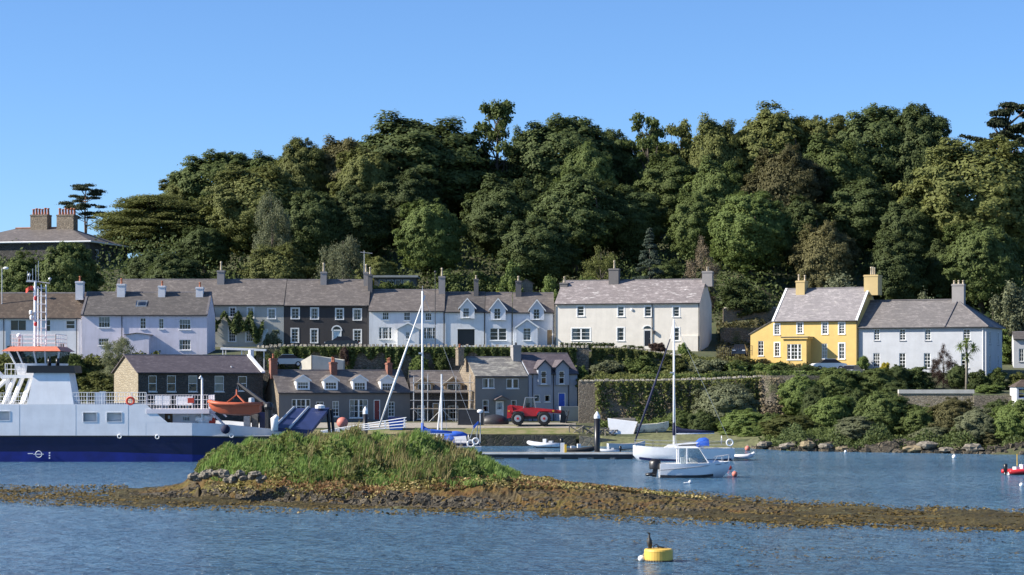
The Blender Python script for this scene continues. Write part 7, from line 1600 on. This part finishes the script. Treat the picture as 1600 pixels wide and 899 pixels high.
for x in (-24*s, 17*s): MB().tube([(x,-0.8,0.74),(x,0.8,0.74)], 0.14, 8).build('axle', M['dark_metal'], th)
MB().prism([(-41*s,0.75),(-33*s,0.85),(-31*s,1.5),(-33*s,2.15),(-40*s,2.15)], -0.95, 0.95).build('counterweight', M['red_paint'], th)
MB().prism([(-13*s,1.0),(5*s,1.0),(8*s,1.55),(20*s,1.62),(32*s,1.5),(33*s,1.75),(6*s,1.92),(-14*s,1.92),(-32*s,1.6),(-30*s,1.48),(-15*s,1.55)], -1.02, -0.12).build('body_panel', M['red_paint'], th)
MB().prism([(-38*s,1.85),(-36*s,1.75),(46*s,1.25),(47*s,1.62),(-37*s,2.25)], 0.1, 0.58).build('boom', M['red_paint'], th)
MB().prism([(30*s,1.3),(50*s,1.0),(51*s,1.3),(30*s,1.62)], 0.16, 0.52).build('boom_extension', M['grey_metal'], th)
MB().tube([(-20*s,0.3,1.2),(4*s,0.3,1.75)], 0.08, 6).build('lift_ram', M['galvanised'], th)
cf = MB()
for x, y, xt in ((-15*s,-0.95,-12*s),(4*s,-0.95,1*s),(-15*s,-0.15,-12*s),(4*s,-0.15,1*s)): cf.tube([(x,y,1.85),(xt,y,3.05)], 0.055, 5)
cf.box(-13*s,6*s,-1.0,-0.1,3.03,3.12); co_ = cf.build('cab', M['grey_metal'], th)
MB().hexa([(-14.5*s,-0.93,1.9),(3.8*s,-0.93,1.9),(3.8*s,-0.17,1.9),(-14.5*s,-0.17,1.9)],[(-12*s,-0.93,3.02),(1*s,-0.93,3.02),(1*s,-0.17,3.02),(-12*s,-0.17,3.02)]).build('cab_glass', M['window_glass'], co_)
MB().box(-11*s,-5*s,-0.75,-0.35,1.85,2.5).build('seat', M['black_paint'], co_)
MB().prism([(42*s,0.25),(50*s,0.2),(52*s,0.9),(49*s,1.6),(44*s,1.7)], -0.05, 0.75).build('boom_head', M['black_paint'], th)
for y in (-0.4, 0.9): MB().hexa([(51*s,y,0.2),(68*s,y,0.16),(68*s,y+0.12,0.16),(51*s,y+0.12,0.2)],[(51*s,y,0.3),(68*s,y,0.19),(68*s,y+0.12,0.19),(51*s,y+0.12,0.3)]).build('fork', M['black_paint'], th)
fr = MB(); [fr.box(51*s,52.5*s,-0.8,1.4,z,z+0.12) for z in (0.3, 0.9, 1.5)]; [fr.tube([(52*s,y,0.3),(56*s,y,1.6)], 0.05, 5) for y in (-0.8,0.3,1.4)]; fr.build('fork_carriage', M['dark_metal'], th)
for x in (-38*s, 31*s): MB().box(x-0.1, x+0.12, -1.06, -1.025 if x > 0 else -0.955, 1.5, 1.65).build('lamp', M['yellow_paint'], th)
for x in (-24*s, 17*s): MB().prism([(x-0.85,1.25),(x-0.5,1.55),(x+0.5,1.55),(x+0.85,1.25),(x+0.8,1.38),(x+0.5,1.64),(x-0.5,1.64),(x-0.8,1.38)], -1.22, -1.03).build('mudguard', M['red_paint'], th)

# ------------------------------------------------------------------ cars
plain('car_white', (0.75, 0.76, 0.77), 0.2, 0.03); plain('car_dark', (0.02, 0.025, 0.035), 0.2, 0.1); plain('car_silver', (0.4, 0.42, 0.44), 0.25, 0.05, metal=0.3)
def car(label, px, py, Y, rz, paint, flip=1):
    p = P(px, py, Y); rt = thing('parked_car', label, 'car', p, rz, 'parked cars')
    prof = [(-2.1,0.35),(-2.05,0.75),(-1.75,0.95),(-1.2,1.0),(-0.55,1.42),(0.75,1.45),(1.45,1.02),(2.0,0.9),(2.1,0.6),(2.05,0.3)]
    MB().prism([(x, z) for x, z in [(-2.1,0.3),(2.05,0.3),(2.1,0.6),(2.0,0.9),(1.45,0.98),(-1.2,0.96),(-1.75,0.92),(-2.05,0.75)]], -0.85, 0.85).build('body', M[paint], rt)
    MB().hexa([(-1.2,-0.78,0.965),(1.45,-0.78,0.985),(1.45,0.78,0.985),(-1.2,0.78,0.965)],[(-0.55,-0.62,1.42),(0.75,-0.62,1.44),(0.75,0.62,1.44),(-0.55,0.62,1.42)]).build('glasshouse', M['black_paint'], rt)
    MB().box(-0.58,0.78,-0.63,0.63,1.425,1.48).build('roof', M[paint], rt)
    for x in (-1.3, 1.3):
        for y in (-0.8, 0.8):
            o = MB().tube([(x,y-0.1,0.32),(x,y+0.1,0.32)], 0.32, 14).build('wheel', M['rubber'], rt); MB().tube([(x,y-0.12,0.32),(x,y+0.12,0.32)], 0.19, 10).build('rim', M['galvanised'], o)
    for y in (-0.6, 0.6): MB().box(-2.12,-2.0,y-0.18,y+0.18,0.65,0.78).build('headlight', M['white_paint'], rt); MB().box(2.02,2.13,y-0.18,y+0.18,0.68,0.82).build('tail_light', M['life_red'], rt)
    return rt
car('white car parked in front of the yellow house', 1294, 580, 259.5, R(8), 'car_white'); car('silver car at the corner of the yellow house', 1330, 590, 258, R(60), 'car_silver')
car('dark car parked before the arched door of the dark house', 534, 544.5, 270, R(2), 'car_dark'); car('dark car behind railings left of the yellow house', 1156, 557, 266, R(80), 'car_dark')
car('pale green car near the carport below the buff house', 448, 573, 259, R(10), 'car_silver')
pf = thing('site_platform', 'small raised parking ledge below the retaining wall', 'platform', P(475, 578, 260)); MB().box(-5.5, 9.0, -1.2, 3.4, -6.8, -0.0).build('ledge', M['rubble_mossy'], pf)

# railings by the yellow house
rl = thing('iron_railings', 'thin iron railings beside the dark car left of the yellow house', 'railings', P(1122, 557, 264)); railing(rl, [(0,0,0),(4.2,0,0.1)], 1.2, M['dark_metal'], 2, 1.4, 0.02, 'rails', 0.25)

# ------------------------------------------------------------------ street lamps and poles
def lamp(label, px, py_b, py_t, Y):
    a = P(px, py_b, Y); h_ = P(px, py_t, Y).z - a.z; t = thing('street_lamp', label, 'street lamp', a)
    MB().tube([(0,0,-0.5),(0,0,h_)], [0.08,0.05], 7).build('pole', M['galvanised'], t); MB().tube([(0,0,h_),(0.5,0,h_+0.1)], 0.04, 5).build('arm', M['galvanised'], t); MB().ball((0.5,0,h_+0.05), 0.28, 8, 6, (1.3,0.8,0.7)).build('lantern', M['white_paint'], t)
lamp('street lamp above the brown tiled roof at far left', 3, 560, 420, 274)
for px, b_, t_, Y, lb in ((603, 578, 538, 263, 'short pole behind the dormer cottages chimney'),(680, 545, 425, 276, 'dark pole in front of the white cottage with an ornate top')):
    a = P(px, b_, Y); t = thing('pole', lb, 'pole', a); hh = P(px, t_, Y).z - a.z; MB().tube([(0,0,-0.5),(0,0,hh)], [0.06,0.05], 6).build('shaft', M['dark_metal'], t); MB().ball((0,0,hh), 0.16, 8, 5).build('finial', M['dark_metal'], t)
# refuse tank, fence panel, covered pile and drums on the quay
t = thing('dark_screen', 'dark mesh fence panel on the quay left of the telehandler', 'screen', P(715, 665, 243)); t.location.z = groundp(715, 243)
fm = MB(); fm.box(0,3.0,0,0.06,1.75,1.83); fm.box(0,0.08,0,0.06,0,1.75); fm.box(2.92,3.0,0,0.06,0,1.75); fm.build('frame', M['wood_grey'], t); MB().box(0.082,2.918,0.02,0.04,0.05,1.745).build('mesh', M['dark_metal'], t)
t = thing('tarpaulin_heap', 'black tarpaulin heap between the fence panel and the telehandler', 'tarpaulin', P(773, 668, 245)); t.location.z = groundp(773, 245) + 0.05; MB().ball((0,0,0.2), 1.5, 14, 7, (1.1,0.7,0.62)).build('cover', M['dark_metal'], t, True)
t = thing('red_buoy_ball', 'large faded red buoy standing before the dormer cottages', 'buoy', P(535, 662, 233)); MB().ball((0,0,0.1), 0.62, 14, 9, (1,1,0.95)).build('ball', M['buoy_orange'], t, True); MB().box(-0.63,0.63,-0.05,0.05,0.08,0.13).build('band', M['life_red'], t); MB().box(-0.3,0.3,-0.3,0.3,-1.6,-0.45).build('stand', M['dark_metal'], t)
t = thing('blue_bin', 'blue bin at the top of the gangway', 'bin', P(619, 668, 240)); t.location.z = groundp(619, 240)
MB().hexa([(-0.7,-0.5,0),(0.7,-0.5,0),(0.7,0.5,0),(-0.7,0.5,0)],[(-0.85,-0.6,1.2),(0.85,-0.6,1.2),(0.85,0.6,1.2),(-0.85,0.6,1.2)]).build('tub', M['canvas_blue'], t); MB().hexa([(-0.88,-0.63,1.2),(0.88,-0.63,1.2),(0.88,0.63,1.2),(-0.88,0.63,1.2)],[(-0.8,-0.5,1.38),(0.8,-0.5,1.38),(0.8,0.6,1.45),(-0.8,0.6,1.45)]).build('lid', M['navy'], t)
for i, (px, lb) in enumerate(((1190,'blue tarpaulin covered boat left on the grassy bank'),(1215,'blue tarpaulin covered boat right on the grassy bank'))):
    t = thing('upturned_boat', lb, 'boat', P(px, 657, 240)); MB().tube([(-1.2,0,0.0),(-0.6,0,0.06),(0.3,0,0.06),(1.2,0,-0.05)], [0.08,0.26,0.28,0.06], 9).build('cover', M['canvas_blue' if i else 'tarp_blue'], t, True); MB().tube([(-0.2,-0.3,-0.1),(-0.2,0,0.36),(-0.2,0.3,-0.1)], 0.04, 5).build('lashing', M['rope'], t)

# ------------------------------------------------------------------ buoys
def buoy(label, px, py, r_px, mat):
    Y = WY(py + r_px*0.8); r = r_px*Y/F; t = thing('mooring_buoy', label, 'buoy', P(px, py, Y), 0, 'round mooring buoys')
    MB().ball((0,0,0), r, 12, 9).build('ball', M[mat], t, True); MB().ring((0,0,r*1.08), r*0.22, r*0.07, 'y', 8, 5).build('eye', M['galvanised'], t)
buoy('pale orange mooring buoy off the bow of the motor boat', 1148, 741, 4.5, 'buoy_orange'); buoy('dark red buoy hanging at the motor boat bow', 1140, 731, 3.8, 'life_red'); buoy('orange red buoy behind the stern of the white yacht', 1168, 701, 4.3, 'buoy_orange')
buoy('white mooring buoy off the right hand shore', 1491, 714, 3.5, 'white_paint'); buoy('tiny pale buoy near the right hand boulders', 1321, 706, 2.2, 'white_paint'); buoy('white buoy below the red inflatable at right edge', 1596, 758, 3.4, 'white_paint')
Yb = WY(877); s = Yb/F
t = thing('mooring_can', 'large yellow drum mooring buoy in the foreground', 'buoy', P(1029, 877, Yb)); rr_ = 22.5*s
MB().lathe((0,0,0), [(rr_*0.93,-0.4),(rr_*0.98,0.02),(rr_,0.1),(rr_,15*s),(rr_*1.01,16*s),(rr_*0.97,18.5*s),(rr_*0.9,19.5*s),(0.02,20*s)], 32).build('drum', M['buoy_yellow'], t, False)
MB().lathe((0,0,0.001), [(rr_*1.0,-0.3),(rr_*1.012,0.0),(rr_*1.012,0.035),(rr_*1.0,0.06)], 32).build('weed_line', M['rock_dark'], t)
MB().ring((-0.1,0,20*s+0.05), 0.1, 0.02, 'y', 12, 5).build('mooring_eye', M['dark_metal'], t); MB().tube([(-0.05,0,20*s+0.06),(0.15,0.1,20*s+0.03),(0.32,0.0,20*s+0.02)], 0.03, 6).build('shackle', M['dark_metal'], t)
t2 = thing('pickup_buoy', 'small cream pick-up buoy against the yellow drum', 'buoy', P(1002.5, 873, Yb)); MB().ball((0,0,0), 5.5*s, 12, 9, (1.05,1,0.95)).build('ball', M['old_white'], t2, True); MB().tube([(0.05,0,5*s),(0.25,0.1,16*s),(0.45,0.1,20*s)], 0.018, 5).build('rope', M['rope'], t2)
# cormorant on the drum: body, neck, head in one skinned surface
me = bpy.data.meshes.new('cormorant')
J = [((0,0,0.1),0.05),((0.0,0,0.2),0.085),((0.0,0,0.32),0.075),((-0.01,0,0.42),0.04),((-0.02,0,0.5),0.026),((0.0,0,0.57),0.024),((-0.02,0,0.62),0.036),((-0.07,0,0.63),0.018),((-0.14,0,0.64),0.01),((0.05,0,0.03),0.03),((0.09,0,-0.04),0.015),((-0.02,-0.04,0.06),0.016),((-0.02,-0.045,0.0),0.012),((-0.02,0.04,0.06),0.016),((-0.02,0.045,0.0),0.012)]
E_ = [(0,1),(1,2),(2,3),(3,4),(4,5),(5,6),(6,7),(7,8),(0,9),(9,10),(0,11),(11,12),(0,13),(13,14)]
me.from_pydata([p for p, _ in J], E_, []); co_ = thing('cormorant', 'dark cormorant perched upright on the yellow drum buoy', 'bird', P(1015, 877, Yb) + Vector((0, 0, 20*s)), R(15))
plain('feather', (0.03, 0.026, 0.02), 0.6, 0.3, 6.0); bd = link('body', me, M['feather'], co_)
sm = bd.modifiers.new('skin', 'SKIN'); sm.use_smooth_shade = True
for v_, (_, r0) in zip(me.skin_vertices[0].data, J): v_.radius = (r0*1.5, r0*1.5)
me.skin_vertices[0].data[0].use_root = True; bd.modifiers.new('sub', 'SUBSURF').levels = 2; bd.modifiers['sub'].render_levels = 2
for y in (-0.045, 0.045): MB().hexa([(-0.1,y-0.03,0.001),(0.0,y-0.01,0.001),(0.0,y+0.01,0.001),(-0.1,y+0.03,0.001)],[(-0.09,y-0.025,0.014),(0.0,y-0.01,0.02),(0.0,y+0.01,0.02),(-0.09,y+0.025,0.014)]).build('foot', M['feather'], co_)
# gulls on the water
for i, (px, py) in enumerate(((1073,756),(1078,755.5))):
    t = thing('gull', ('left' if i == 0 else 'right') + ' of two small white gulls floating below the motor boat', 'bird', P(px, py+0.6, WY(py)), 0.4+i); b2 = MB(); b2.loft([[(x, r0*math.cos(q_), 0.06+z+r0*0.8*math.sin(q_)) for q_ in [6.283*k/8 for k in range(8)]] for x, r0, z in ((-0.26,0.01,0.06),(-0.16,0.06,0.02),(0,0.09,0.0),(0.12,0.075,0.03),(0.17,0.045,0.1),(0.2,0.05,0.16),(0.25,0.03,0.17),(0.31,0.008,0.155))], True, True); b2.build('body', M['white_paint'], t, True)
